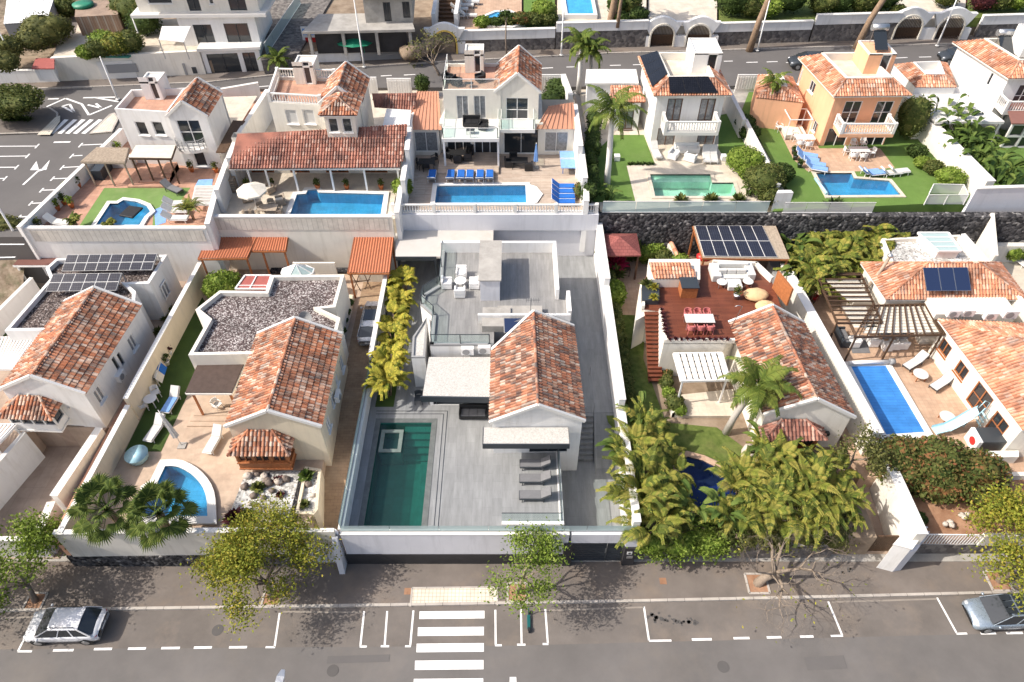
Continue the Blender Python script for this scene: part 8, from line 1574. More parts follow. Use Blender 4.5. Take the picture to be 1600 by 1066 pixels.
e3=[v2(W2(1022,150,ze)),v2(W2(1143,149,ze))];e3=[tuple(p)for p in rect(e3[0],e3[1],W(997,89,ze).y-e3[0].y)];e3[3]=W2(997,89,ze);bd=inset(e3,.4)
crowned(HDD,e3,ze,12.4,1.35,'tile_pink','plaster',{0:[wc(bd,0,1053,172,1.3,2.1,'b'),wc(bd,0,1104,172,1.3,2.1,'b'),wc(bd,0,1040,218,1.6,2.2,'b'),wc(bd,0,1103,218,1.6,2.2,'b')]},ZU-.1,.4,floor='sand')
balcony(HDD,(1037,207),(1123,207),9.1,1.6);tw=tower(HDD,(1079,1122,119),'plaster',11.6,13.5,True,3.2)
i_=inset(e3,1.35);L3=lambda a,b,t_,z_:V3(v2(a).lerp(v2(b),t_),z_);n3=Vector((0,0,.16))
pv_array('black solar panels on the front tile skirt of the white pool house',L3(e3[0],e3[1],.2,11.58)+n3,L3(e3[0],e3[1],.82,11.58)+n3,L3(i_[0],i_[1],.86,12.4)+n3,L3(i_[0],i_[1],.0,12.4)+n3,3,1,'pvblack','black',tilt_frame=False)
pv_array('black solar panels on the left tile skirt of the white pool house',L3(e3[3],e3[0],.08,11.7)+n3,L3(e3[3],e3[0],.85,11.6)+n3,L3(i_[3],i_[0],.9,12.45)+n3,L3(i_[3],i_[0],.0,12.5)+n3,3,1,'pvblack','black',tilt_frame=False)
an=PL([(955,158),(1006,158),(1000,134),(955,134)],9.6);shell(HDD,'annex',M['plaster'],inset(ccw(an),.2),ZU,9.5,{0:[(.3,.8,6.7,8.6,'b')]});leanto(HDD,[W(953,160,9.5),W(1008,160,9.5),W(1000,134,10.0),W(954,134,10.0)],M['tile_pink'],'annex_roof');k=MB();k.prism(PL([(914,131),(998,131),(994,109),(916,109)],9.9),9.75,9.95);k.build('flat_canopy',M['cap'],HDD);k=MB();k.prism(PL([(918,133),(990,133),(990,112),(918,112)],9.7),ZU,9.7);k.build('glazed_annex',M['plaster'],HDD)
wo=mk_armchair('plastic','white_lounge_armchair',1.0);ws=mk_armchair('plastic','white_lounge_sofa',2.2,None,2)
for i,(x,y,rz)in enumerate([(1053,242,60),(1079,246,150)]):p=W(x,y,6.9);place(wo,USED,(p.x,p.y,ZU),R(rz),'rounded white lounge armchair, %s one before the white pool house'%('left','right')[i])
p=W(1073,233,6.9);place(ws,USED,(p.x,p.y,ZU),0,'rounded white sofa against the white pool house');ws['category']='sofa'
for i,(x,y)in enumerate([(1025,238),(1104,244),(1115,244)]):p=W(x,y,6.9);place(lw_,USED,(p.x,p.y,ZU),R(-6 if i else 8),'pale sun lounger before the white pool house, '+('left of the sofa','left one of the right pair','right one of the right pair')[i])
for i,(x,y)in enumerate([(964,247),(1131,247)]):p=W(x,y,6.8);k=MB();k.box(p.x-.25,p.y-.25,ZU+.006,p.x+.25,p.y+.25,ZU+.5);tag(k.build('cube_stool',M['plastic'],None,.03),'small white cube stool %s'%('on the palm lawn','at the patio corner by the bushes')[i],'stool')
for i,(x,y,r_,m_)in enumerate([(1163,248,1.6,'leafbright'),(1194,282,1.8,'leafhedge'),(1176,262,1.1,'leafbright'),(1222,265,1.2,'leafdark'),(1206,298,1.0,'leafhedge')]):p=W(x,y,7.8);bush('clipped_bush',('round bright green bush at the patio corner','big clipped bush with white flowers by the glass screen','bright bush between the two big clipped ones','dark bush beyond the white boundary wall','low clipped bush at the end of the glass screen')[i],(p.x,p.y,ZU),(r_,r_*.85,r_*.7),m_,2600,.12,520+i)
for i,(x,y)in enumerate([(1064,311),(1112,310),(1154,310),(950,308),(936,300),(1171,300)]):p=W(x,y,6.9);(rosette if i<3 else paddles)('agave' if i<3 else 'leafy_plant',('green agave left of centre at the pool edge','green agave right of centre at the pool edge','green agave nearest the clipped bushes','leafy plant at the lawn corner by the glass','leafy plant against the stepped wall','leafy stalk plant at the pool corner')[i],(p.x,p.y,ZU),*((.75,60,'leafhedge',i)if i<3 else(1.3,10,.8,.22,'blade',i)))
for i in range(9):p=W(983+i*4.7,256-(i%2),6.7);rosette('border_plant','small dark plant in the row at the lawn edge',(p.x,p.y,ZU),.28,20,'leafdark',i,'plant',group='dark plants edging the palm lawn')
k=MB();
for i,(x,y)in enumerate([(922,300),(926,280),(925,255),(928,235),(930,215),(932,190)]):p=W(x,y,7.4);bush('wall_hedge','dark hedge shrub along the stepped white wall, '+('nearest','second','third','fourth','fifth','farthest')[i],(p.x-.2,p.y,ZU),(.8,1.3,1.0),'leafdark',800,.13,530+i)
palm('royal_palm','tall palm with white trunk standing on the palm lawn',(*W2(948,290,ZU),ZU),6.0,15,3.0,.75,'palm',61,(-.1,.6),.22,'cap',30,.05)
palm('royal_palm','palm by the upper road, left of its pair',(*W2(904,142,ZR),ZR),4.4,14,2.3,.6,'palm',62,(0,0),.2,'cap',24,.06)
palm('royal_palm','palm by the upper road, right of its pair',(*W2(922,142,ZR),ZR),3.7,14,2.3,.6,'palm',63,(-.2,0),.16,'palmtrunk',24,.06)
bwall('boundary_wall','white wall between pale green pool and orange house lawn',[(W2(1216,292,7.9),W2(1164,190,7.9),8.1),(W2(1163,189,8.3),W2(1135,135,8.3),8.4)],3,.3,M['ivory'],M['cap']);p=W2(1225,302,8.0);mb=MB();mb.prism(PL([(1213,302),(1240,301),(1236,297),(1216,297)],8.1),5.6,8.1);tag(mb.build('wall_pier',M['plaster']),'broad white pier between the glass screen and the mesh railing','pier')
# ---- E2
hp=PL([(1275,270),(1331,270),(1335,278),(1390,282),(1408,304),(1294,305)],6.7);FE2=[(20.9,47.3),W2(1520,315,ZU),W2(1540,290,ZU),W2(1440,130,ZU),W2(1180,118,ZU),W2(1160,170,ZU),W2(1232,298,ZU)]
upper_floor('orange_house_lawn',FE2,'turf',ZU,[hp]);pool('swimming_pool','bright blue stepped pool with roller cover at the orange house',hp,6.6,M['pt_mid'],M['wtr_blue'],.3,M['sand'],6.66);sheet('orange_house_patio',PL([(1205,180),(1255,185),(1280,232),(1375,232),(1398,262),(1340,268),(1262,268),(1240,250)],ZU),ZU+.008,'pinkpave')
k=MB();a,b=W(1274,279,6.8),W(1292,303,6.8);k.tube([a,b],.13,12);tag(k.build('cover_roller',M['slideblue']),'rolled up pale blue pool cover at the stepped pool','pool cover')
HO=thing('orange_house','salmon orange two storey house with white balustrade balcony','house',(30,57,ZU));e3=[tuple(p)for p in rect(W2(1303,151,ze),W2(1424,149.5,ze),8)];e3[3]=W2(1247,90,ze);e3[2]=tuple(v2(e3[3])+(v2(e3[1])-v2(e3[0])));bd=inset(e3,.4)
crowned(HO,e3,ze,12.4,1.3,'tile_pink','salmon',{0:[wc(bd,0,1329,176,1.5,2.1,'w'),wc(bd,0,1378,176,1.5,2.1,'w'),wc(bd,0,1306,219,1.9,2.3,'d'),wc(bd,0,1367,220,1.9,2.3,'d')],3:[wc(bd,3,1269,136,1.0,1.0,'w'),wc(bd,3,1249,118,.8,1.5,'w'),wc(bd,3,1273,198,.7,1.0,'w')]},ZU-.1,.4,floor='sand')
balcony(HO,(1312,210),(1396,209),8.9,1.6,soff='salmon');tf=tower(HO,(1346,1388,120),'salmon',11.6,13.5,True,2.8)
def heater(label,c0,s=1.0):
 t=thing('solar_water_heater',label,'solar water heater',c0);c0=Vector(c0);k=MB();k.tube([c0+Vector((-.7*s,.8*s,1.35*s)),c0+Vector((.7*s,.8*s,1.35*s))],.3*s,14);k.build('tank',M['steel'],t);k=MB();k.add([c0+Vector(q)*s for q in((-.55,-.9,.1),(.55,-.9,.1),(.55,.7,1.2),(-.55,.7,1.2),(-.55,-.86,.02),(.55,-.86,.02),(.55,.74,1.12),(-.55,.74,1.12))],[(0,1,2,3),(7,6,5,4),(0,4,5,1),(1,5,6,2),(2,6,7,3),(3,7,4,0)]);k.build('collector',M['glass'],t);k=MB()
 for o in(-.5,.5):k.bar(c0+Vector((o,.7,0))*s,c0+Vector((o,.7,1.1))*s,.05,.05,Vector((1,0,0)));k.bar(c0+Vector((o,-.8,0))*s,c0+Vector((o,.7,1.1))*s,.04,.04)
 k.build('stand',M['steel'],t)
c0=v2(tf[0]).lerp(v2(tf[2]),.5);heater('solar water heater on top of the orange stair tower',(c0.x,c0.y,13.66))
an=ccw(PL([(1182,150),(1256,158),(1238,118),(1185,115)],9.6));shell(HO,'annex',M['salmon'],an,ZU,9.4,top=True);ia=inset(an,1.3);k=MB()
for j in range(4):a,b,c,d=an[j],an[(j+1)%4],ia[(j+1)%4],ia[j];tiles(k,[V3(a,9.42),V3(b,9.42),V3(c,10.1),V3(d,10.1)],V3(a,9.42),V3(b,9.42))
k.build('annex_tile_skirt',M['tile_pink'],HO);parapet(HO,ia,9.42,10.25,.15,M['cap'],'annex_parapet')
wd_=mk_table('plastic',1.7,.9,.74,'white_patio_table','plastic');
for i,(x,y)in enumerate([(1257,216),(1342,235)]):p=W(x,y,7.2);place(wd_,USED,(p.x,p.y,ZU),0,'white dining table %s of the orange house'%('by the left corner','before the glass doors')[i])
for i,(x,y,rz)in enumerate([(1241,213,70),(1250,226,180),(1262,228,180),(1217,200,20),(1323,237,80),(1333,245,180),(1347,246,180),(1361,240,-80),(1333,227,0),(1348,226,0)]):p=W(x,y,6.9);place(wc_,USED,(p.x,p.y,ZU+.008),R(rz),'white garden chair at the orange house, '+('left of the corner table','near left of the corner table','near right of the corner table','alone by the day bed','left of the main table','near left of the main table','near right of the main table','right of the main table','far left of the main table','far right of the main table')[i])
t=thing('day_bed','white four-post day bed frame beside the orange wall','day bed',W(1240,200,ZU));p=W(1240,204,7.0);k=MB()
for sx in(-1,1):
 for sy in(-1,1):k.bar((p.x+sx,p.y+sy,ZU),(p.x+sx,p.y+sy,8.6),.07,.07,Vector((1,0,0)))
for a,b in(((-1,-1),(1,-1)),((1,-1),(1,1)),((1,1),(-1,1)),((-1,1),(-1,-1))):k.bar((p.x+a[0],p.y+a[1],8.6),(p.x+b[0],p.y+b[1],8.6),.07,.07)
k.build('frame',M['white'],t);k=MB();k.box(p.x-.95,p.y-.95,ZU+.1,p.x+.95,p.y+.95,ZU+.45);k.build('mattress',M['creamfab'],t)
lq=mk_lounger('bluepale','white',None,'pale_blue_sun_lounger',.45)
for i,(x,y,rz)in enumerate([(1260,242,70),(1262,249,70),(1272,256,70),(1275,263,70),(1358,269,100),(1366,271,100),(1392,270,100),(1404,268,100)]):p=W(x,y,6.9);place(lq if i<6 else lw_,USED,(p.x,p.y,ZU+.008),R(rz),'sun lounger at the stepped pool, '+('farthest in the left group','second in the left group','third in the left group','nearest in the left group','pale blue pair above the pool, left one','pale blue pair above the pool, right one','white slatted one right of the blue pair','white slatted one at the lawn edge')[i])
for i,(x,y)in enumerate([(1241,236),(1243,245),(1250,257)]):p=W(x,y,6.9);pot_plant('dark glazed pot by the left loungers, '+('farthest','middle','nearest')[i],(p.x,p.y,ZU+.008),'leafdark','anthracite',.4,.3,i)
for i,(x,y,r_,m_,h)in enumerate([(1419,205,1.5,'leafhedge',1.8),(1487,277,1.25,'leafbright',.8),(1445,248,.8,'leafbright',.7),(1462,258,.9,'leafhedge',.8),(1436,232,.9,'leafdark',.8),(1172,205,1.0,'leafdark',.9),(1165,190,1.0,'leafdark',.9)]):p=W(x,y,7.4);bush('garden_bush',('tall dark bush at the right corner of the orange house','round clipped bush by the white enclosure','small bright shrub in the right border','grey green shrub in the right border','dark shrub behind the white slatted loungers','dark shrub along the left wall, nearer','dark shrub along the left wall, farther')[i],(p.x,p.y,ZU),(r_,r_*.9,r_*h*.8),m_,1500,.12,550+i)
palm('small_palm','slender palm in front of the orange annex',(*W2(1190,190,ZU),ZU),3.4,11,1.7,.45,'palm',64,(.2,.1),.12,'palmtrunk',18,.05)
screen('mesh_railing','white mesh railing above the lava wall at the orange house',[(21.6,47.1),(28.8,47.1)],6.55,1.0,'mesh',1.9,'white');t=thing('white_enclosure','white metal pool pump enclosure at the lawn corner','enclosure',W(1480,300,ZU));p4=PL([(1450,307),(1512,307),(1505,291),(1458,290)],7.4);balcony_rail(t,p4+[p4[0]],ZU,.95,'mesh',M['white'])
bwall('boundary_wall','broad bright white wall right of the orange house lawn',[(W2(1548,285,8.4),W2(1446,182,8.4),8.5),(W2(1445,181,8.9),W2(1418,150,8.9),9.0)],3,.7,M['ivory'],M['cap']);rw('corner_wall','pale grey wall corner at the end of the white mesh railing',(1526,296),(1720,290),8.2,5.8,'plaster_grey',.3,False)
# ---- F2
FF=[W2(1545,300,ZU),(60,47),(60,68),W2(1450,120,ZU)];upper_floor('far_right_lawn',FF,'turf',ZU-.01,[])
HF=thing('white_corner_house','white two storey house with salmon tile roof at the right edge','house',(40,57,ZU));e3=[W2(1576,123,ze),W2(1720,122,ze)];e3=[tuple(p)for p in rect(*e3,8)];e3[3]=W2(1488,66,ze);e3[2]=tuple(v2(e3[3])+Vector((7,0)));bd=inset(e3,.4)
crowned(HF,e3,ze,12.4,1.5,'tile_pink','plaster',{0:[wc(bd,0,1596,150,1.3,2.1,'w')],3:[(.7,.76,9.8,11,'x')]},ZU-.1,.4,floor='sand');balcony(HF,(1568,175),(1640,175),9.0,1.6);tf=tower(HF,(1592,1640,90),'plaster',12.0,14.0);heater('solar water heater on the white corner house terrace',(W(1567,78,12).x,W(1567,78,12).y,11.9))
an=ccw(PL([(1436,133),(1494,134),(1490,110),(1470,96),(1400,98)],9.8));an=ccw(PL([(1432,134),(1495,134),(1480,96),(1398,99)],9.8));t=thing('tiled_annex','low white annex with tiled skirt between orange and white houses','annex',V3(an[0],ZU));shell(t,'wall',M['plaster'],an,ZU,9.6,top=True);ia=inset(an,1.1);k=MB()
for j in range(4):a,b,c,d=an[j],an[(j+1)%4],ia[(j+1)%4],ia[j];tiles(k,[V3(a,9.62),V3(b,9.62),V3(c,10.3),V3(d,10.3)],V3(a,9.62),V3(b,9.62))
k.build('tile_skirt',M['tile_pink'],t);parapet(t,ia,9.61,10.4,.15,M['cap'])
t=thing('flat_canopy','white flat canopy with grey louvred panel','canopy',W(1500,190,ZU));p4=PL([(1462,190),(1570,190),(1500,136),(1418,136)],9.0);k=MB();k.prism(p4,8.75,9.0);k.build('roof',M['cap'],t);k=MB();k.prism(PL([(1478,178),(1515,178),(1488,150),(1450,150)],9.1),9.002,9.08);k.build('louvre_panel',M['lightfab'],t)
for(u,v_)in((1466,189),(1566,189)):p=W(u,v_,8.75);k=MB();k.box(p.x-.1,p.y,ZU,p.x+.1,p.y+.2,8.749);k.build('post',M['white'],t)
t=thing('conservatory','white framed glazed conservatory with red-brown roof','conservatory',W(1570,225,ZU));cv=[W2(1566,225,7),W2(1640,225,7),W2(1620,195,7),W2(1558,195,7)];cv=ccw(cv);shell(t,'frame',M['cap'],cv,ZU,9.0,{0:[(.04,.3,7.8,8.8,'v'),(.34,.62,7.8,8.8,'v'),(.66,.94,7.8,8.8,'v'),(.04,.3,6.7,7.65,'v'),(.34,.62,6.7,7.65,'v'),(.66,.94,6.7,7.65,'v')],3:[(.1,.9,6.8,8.8,'v')]});k=MB();k.prism(inset(cv,-.2),9.0,9.1);k.build('roof',M['corrbrown'],t)
for i,(x,y,h)in enumerate([(1470,190,5),(1485,205,3.5),(1500,200,4),(1512,215,3.5),(1525,225,3.2),(1540,235,3),(1555,250,2.6),(1572,262,2.2),(1500,225,3),(1530,250,2.5),(1590,270,2)]):p=W(x,y,8.0);paddles('banana_plant','banana plant right of the broad white wall, '+('tallest, at the top','second from the top','beside the canopy','fourth down','fifth down','sixth down','seventh down','eighth down','behind the wall top','low behind the wall','at the right edge')[i],(p.x,p.y,ZU),h,14,1.5,.42,'blade',70+i,group='banana plants of the corner house')
# ================================================================ FAR SIDE OF THE UPPER ROAD
WY=lambda x:74.2 if x<-13.6 else 75.4+(x+13.6)*.068
fw=lambda px,y=80:(W(px,y,7.03).x*1.0,WY(W(px,y,7.03).x))
def farwall(label,pl,pr,zs,zt,yy=80):
 a,b=fw(pl,yy),fw(pr,yy);t=thing('garden_wall',label,'wall',(a[0],a[1],ZR));k=MB();k.prism([a,b,(b[0],b[1]+.4),(a[0],a[1]+.4)],ZR,zs);k.build('stone_base',M['stonewall'],t);k=MB();k.prism([(a[0],a[1]-.08),(b[0],b[1]-.08),(b[0],b[1]+.3),(a[0],a[1]+.3)],zs+.001,zt);k.build('white_top',M['plaster'],t);k=MB();k.prism([(a[0],a[1]-.13),(b[0],b[1]-.13),(b[0],b[1]+.35),(a[0],a[1]+.35)],zt+.001,zt+.1);k.build('coping',M['cap'],t)
farwall('white topped wall right of the yellow edged arch gate',719,867,8.3,9.2,84);farwall('white topped stone wall below the rectangular far pool',868,1010,8.9,9.75,79)
farwall('white topped stone wall right of the twin dark arches',1114,1268,8.4,9.25,74);farwall('white topped stone wall below the far hedge',1268,1402,8.9,9.85,70);farwall('white topped stone wall at the upper right corner',1522,1760,8.4,9.3,58)
def plat(name,px,mat,z,y0=.4,y1=24):
 a,b=fw(px[0]),fw(px[1]);k=MB();k.prism([(a[0],a[1]+y0),(b[0],b[1]+y0),(b[0]*1.22,b[1]+y1),(a[0]*1.22,a[1]+y1)],8,z);return struct(name,k,M[mat])
plat('far_garden_a',(719,815),'pinkpave',8.9);plat('far_garden_b',(818,866),'turf',8.95);plat('far_garden_c',(870,1008),'sand',9.4);plat('far_garden_d',(1012,1120),'sand',9.0);plat('far_garden_e',(1124,1402),'lawn',9.1);plat('far_garden_f',(1404,1520),'sand',9.0);plat('far_garden_g',(1524,1760),'lawn',9.0)
def gate(name,label,px,zt,w_,trim,dbl=False,xs=(0,)):
 a=fw(px);t=thing(name,label,'gate',(a[0],a[1],ZR));n=14;R_=w_/2;x0,x1=a[0]+min(xs)-R_-.9,a[0]+max(xs)+R_+.9;yb=a[1]-.25;zc=zt-R_-.75;k=MB();tr=MB();g=MB()
 ed=[x0]
 for cx in xs:ed+=[a[0]+cx-R_,a[0]+cx+R_]
 ed.append(x1)
 for i in range(0,len(ed),2):k.box(ed[i],yb,ZR,ed[i+1],yb+.5,zc)
 for j,cx in enumerate(xs):
  cx+=a[0];lo,hi_=cx-R_-(.9 if j==0 else .45),cx+R_+(.9 if j==len(xs)-1 else .45)
  if j==0:lo=x0
  if j==len(xs)-1:hi_=x1
  if len(xs)>1:m_=a[0];lo,hi_=(x0,m_-.002)if j==0 else(m_+.002,x1)
  P_=[];top=[]
  for i in range(n+1):an=math.pi-math.pi*i/n;P_.append((cx+R_*math.cos(an),zc+R_*math.sin(an)));u=i/n;top.append((lo+(hi_-lo)*u,zt-.55+.55*math.sin(math.pi*min(1,max(0,(u-.15)/.7)))))
  for i in range(n):
   for y,rv in((yb,0),(yb+.5,1)):
    q=[(P_[i][0],y,P_[i][1]),(P_[i+1][0],y,P_[i+1][1]),(top[i+1][0],y,top[i+1][1]),(top[i][0],y,top[i][1])];k.face(q[::-1]if rv else q)
   k.face([(top[i][0],yb,top[i][1]),(top[i+1][0],yb,top[i+1][1]),(top[i+1][0],yb+.5,top[i+1][1]),(top[i][0],yb+.5,top[i][1])])
   tr.bar((P_[i][0],yb-.03,P_[i][1]),(P_[i+1][0],yb-.03,P_[i+1][1]),.12,.16)
   if i==0 or i==n-1:pass
  for sx in(-1,1):tr.bar((cx+sx*R_,yb-.03,ZR),(cx+sx*R_,yb-.03,zc),.16,.12,Vector((0,1,0)))
  for b_ in((lo,P_[0][0]),(P_[-1][0],hi_)):
   if b_[1]-b_[0]>.02:k.face([(b_[0],yb,zc),(b_[1],yb,zc),(b_[1]if b_[0]==lo else b_[1],yb,zc+.01),(b_[0],yb,zc+.01)])
  m_=16
  for i in range(m_+1):x=cx-R_+.05+(2*R_-.1)*i/m_;z1=zc+math.sqrt(max(0,R_**2-(x-cx)**2))-.06;g.bar((x,yb+.25,ZR),(x,yb+.25,z1),.05,.04,Vector((0,1,0)))
  g.bar((cx-R_,yb+.25,ZR+.9),(cx+R_,yb+.25,ZR+.9),.04,.9);g.bar((cx-R_,yb+.25,zc),(cx+R_,yb+.25,zc),.05,.1)
 k.build('arch_wall',M['plaster'],t);tr.build('arch_trim',M[trim],t);g.build('iron_leaves',M['wooddark'],t);return t
gate('arched_gate','single arched gateway with yellow edging on the upper road',697,10.2,2.5,'yellow');gate('arched_gate','twin arched gateways with dark iron gates in the middle distance',1063,10.2,2.6,'creamfab',True,(-1.95,1.95));gate('arched_gate','twin cream edged arched gateways near the upper right corner',1463,10.4,2.9,'creamfab',True,(-2.3,2.3))
for i,(pts,z,nm,m1,m2)in enumerate([([(760,26),(775,20),(795,19),(812,26),(816,36),(800,42),(765,40),(757,33)],8.95,'round blue pool behind the white far wall','pt_mid','wtr_blue'),([(887,23),(928,23),(922,-8),(882,-8)],9.45,'rectangular deep blue far pool with white edge','pt_mid','wtr_blue')]):
 q=PL(pts,z+.3);t=thing('swimming_pool',nm,'swimming pool',V3(q[0],z));k=MB();k.prism(q,z-.2,z+.25);k.build('basin',M['pt_blue'],t);q_=ccw(q);o=inset(q_,-.35);k=MB()
 for a in range(len(q_)):k.prism([q_[a],o[a],o[(a+1)%len(q_)],q_[(a+1)%len(q_)]],z-.2,z+.42)
 k.build('coping',M['cap'],t);k=MB();k.face([(a[0],a[1],z+.35)for a in q_]);k.build('water',M[m2],t)
for i,(x,y,r_,m_,s_)in enumerate([(752,46,1.0,'leafbright',.8),(775,48,1.0,'leafdark',.7),(795,46,1.2,'leafhedge',.8),(815,48,1.2,'leafred',.8),(838,46,1.3,'leafhedge',.7),(858,44,1.2,'leafhedge',.8),(850,20,1.4,'leafbright',1.2),(1000,24,1.2,'leafdark',.9),(975,30,1.0,'leafdark',.8),(1150,18,2.2,'leafdark',1.0),(1180,26,1.6,'leafhedge',1.0),(1205,20,1.5,'leafbright',1.0),(1235,14,2.4,'leafdark',1.2),(1290,14,1.8,'leafhedge',1.0),(1315,12,2.0,'leafdark',1.0),(1350,10,1.6,'leafhedge',1.1),(1385,12,2.2,'leafdark',1.2),(1545,10,1.8,'maroon',1.0),(1575,14,1.8,'leafhedge',.9),(1600,10,1.8,'leafbright',.9),(1425,32,.9,'leafhedge',1.0),(985,8,1.4,'leafhedge',1.0),(965,10,1.2,'leafdark',1.2),(1480,-4,1.6,'leafhedge',.9)]):
 p=W(x,y,10.0);p.y=max(p.y,WY(p.x)+.5+r_);bush('far_shrub','shrub of the far gardens, '+('first','second','third','fourth','fifth','sixth','tall seventh on the green lawn','dark one left of the twin arches','low one left of the twin arches','big dark tree-like eighth','ninth','tenth','big dark eleventh','twelfth','thirteenth','fourteenth','big dark fifteenth','maroon sixteenth','seventeenth','last at the corner','one seen through the iron gate','one beside the palm trunks','narrow dark one beside the palm trunks','one above the cream arches')[i],(p.x,p.y,9.0),(r_,r_*.8,r_*s_*.75),m_,900,.16,600+i)
for i,(x,y,dx,H_)in enumerate([(948,66,.9,7.5),(1171,78,1.6,8.5),(1338,74,2.6,8.5),(965,40,.4,6),(960,30,0,6)]):
 p=W(x,y,7.03 if i<3 else 9.4);palm('street_palm',('thick brown palm trunk left of the twin arches','leaning brown palm trunk right of the twin arches','strongly leaning brown palm trunk by the cream arches','slim palm trunk in the far pool garden, right','slim palm trunk in the far pool garden, left')[i],tuple(p),H_,14,2.4,.6,'palm',70+i,(dx,.5),.3 if i<3 else .16,'palmbrown',20,.06,False)
for i,(x,y,H_)in enumerate([(569,104.5,7.2),(877,86,6.5),(1183,79,5.2),(1464,71.5,5.6),(184,155,4.2),(236,106.5,5.4),(38,127,5.0)]):lamp_post('slim white lamp post '+('in front of the building site','beside the rectangular far pool wall','near the leaning palm trunk','before the cream edged arches','behind the roof of the white villa','left of the modern house garage','at the far left by the low white wall')[i],tuple(W(x,y,7.03)),H_,(0,0))
for i,(x,y,rz,pt,nm)in enumerate([(1262,105,178,'anthracite','dark car half hidden behind the orange house'),(1496,97,178,'anthracite','dark car behind the white corner house')]):car('parked_car',nm,tuple(W(x,y,ZR)),R(rz),pt,4.2,1.75,1.5,rails=False)
# modern house, upper left
a,b=W2(95,127.5,7),W2(322,116.5,7);HM=thing('modern_house','modern white house with flat roofs above the upper road','house',(a[0],a[1]+.5,ZR));t=thing('pool_retaining_wall','pale retaining wall of the modern house with framed grey vent panel','wall',V3(a,ZR));k=MB();k.prism([a,b,(b[0],b[1]+.4),(a[0],a[1]+.4)],ZR-.1,9.4);k.build('wall',M['ivory'],t);d=(v2(b)-v2(a)).normalized();nr=Vector((d.y,-d.x));an_=lambda px,py:onwall(a,b,px,py)
def onp(px0,py0,px1,py1,nm,mt,pr=.03):
 s0,z1=an_(px0,py0);s1,z0=an_(px1,py1);L_=(v2(b)-v2(a)).length;p,q=v2(a)+d*s0*L_+nr*pr,v2(a)+d*s1*L_+nr*pr;k=MB();k.bar((p.x,p.y,(z0+z1)/2),(q.x,q.y,(z0+z1)/2),.05,abs(z1-z0));k.build(nm,M[mt],t)
onp(150,97,216,121,'panel_frame','cap');onp(165,101,217,112,'vent_panel','greymetal',.07);onp(284,99,294,117,'door','greymetal');onp(299,105,309,114.5,'meter_box','anthracite')
pf=[a,b,(b[0]+.5,b[1]+9),(a[0]-2,a[1]+9)];block('modern_house_terrace',[(a[0]+.05,a[1]+.4),(b[0],b[1]+.4),(b[0]+1,b[1]+9),(a[0]-2.5,a[1]+9)],ZR,9.3,'sand')
q=PL([(126,87),(200,88),(224,72),(175,79)],9.4);k=MB();k.prism(q,9.2,9.36);tag(k.build('infinity_pool',M['pt_teal']),'teal pointed infinity pool beside the modern house','swimming pool')
zf=lambda px,py,z:W2(px,py,z)
G1=rect(zf(290,72,9.3),zf(408,70,9.3),6);shell(HM,'ground_floor',M['plaster'],G1,9.2,12.2,{0:[wc(G1,0,320,56,1.8,2.2,'g'),wc(G1,0,372,54,2.4,2.2,'g')]})
G2=rect((G1[0][0]-3.6,G1[0][1]+.3),(G1[1][0]+.6,G1[1][1]+.3),6.5);shell(HM,'upper_floor',M['ivory'],G2,12.5,15.4,{0:[(.1,.3,13.3,14.9,'x'),(.42,.52,12.6,15,'g'),(.6,.64,13.2,14.8,'x'),(.76,.9,12.6,15,'g')]});slab(HM,'floor_slab',inset(G2,-.7),12.2,12.5,M['cap']);slab(HM,'roof_slab',inset(G2,-1.0),15.4,15.8,M['cap'])
c=[zf(320,84,9.2),zf(410,82,9.2)];gq=[(W(322,116,7).x+.1,W(322,116,7).y+.1),(W(412,112,7).x,W(412,112,7).y+.1)];GG=rect(*gq,4);shell(HM,'garage',M['plaster'],GG,ZR,9.35,{0:[(.08,.62,6.95,9.0,'g'),(.7,.92,6.95,9.0,'g')]},top=True);slab(HM,'garage_roof',inset(GG,-.25),9.35,9.6,M['cap'])
p4=[W(248,62,11.2),W(287,66,11.0),W(298,41,12.0),W(253,41,12.0)];k=MB();k.add(p4+[p-Vector((0,0,.04))for p in p4],[(0,1,2,3),(7,6,5,4)]);t=thing('shade_sail','white shade sail beside the modern house','shade sail',p4[0]);k.build('sail',M['cap'],t);k=MB()
for p in p4[:2]:k.bar((p.x,p.y,9.3),p,.08,.08,Vector((1,0,0)))
k.build('posts',M['steel'],t)
bwall('road_wall','low white wall at the far left of the upper road',[((-75,67.5),a,8.25)],ZR-.1,.3,M['plaster'],M['cap']);t=thing('pink_shed','small shed with pink roof behind the low white wall','shed',W(66,105,8));q=PL([(52,106),(82,106),(82,92),(58,92)],9.3);k=MB();k.prism(q,8.0,9.2);k.build('wall',M['plaster'],t);k=MB();k.prism(inset(ccw(q),-.15),9.2,9.3);k.build('roof',M['redmat'],t)
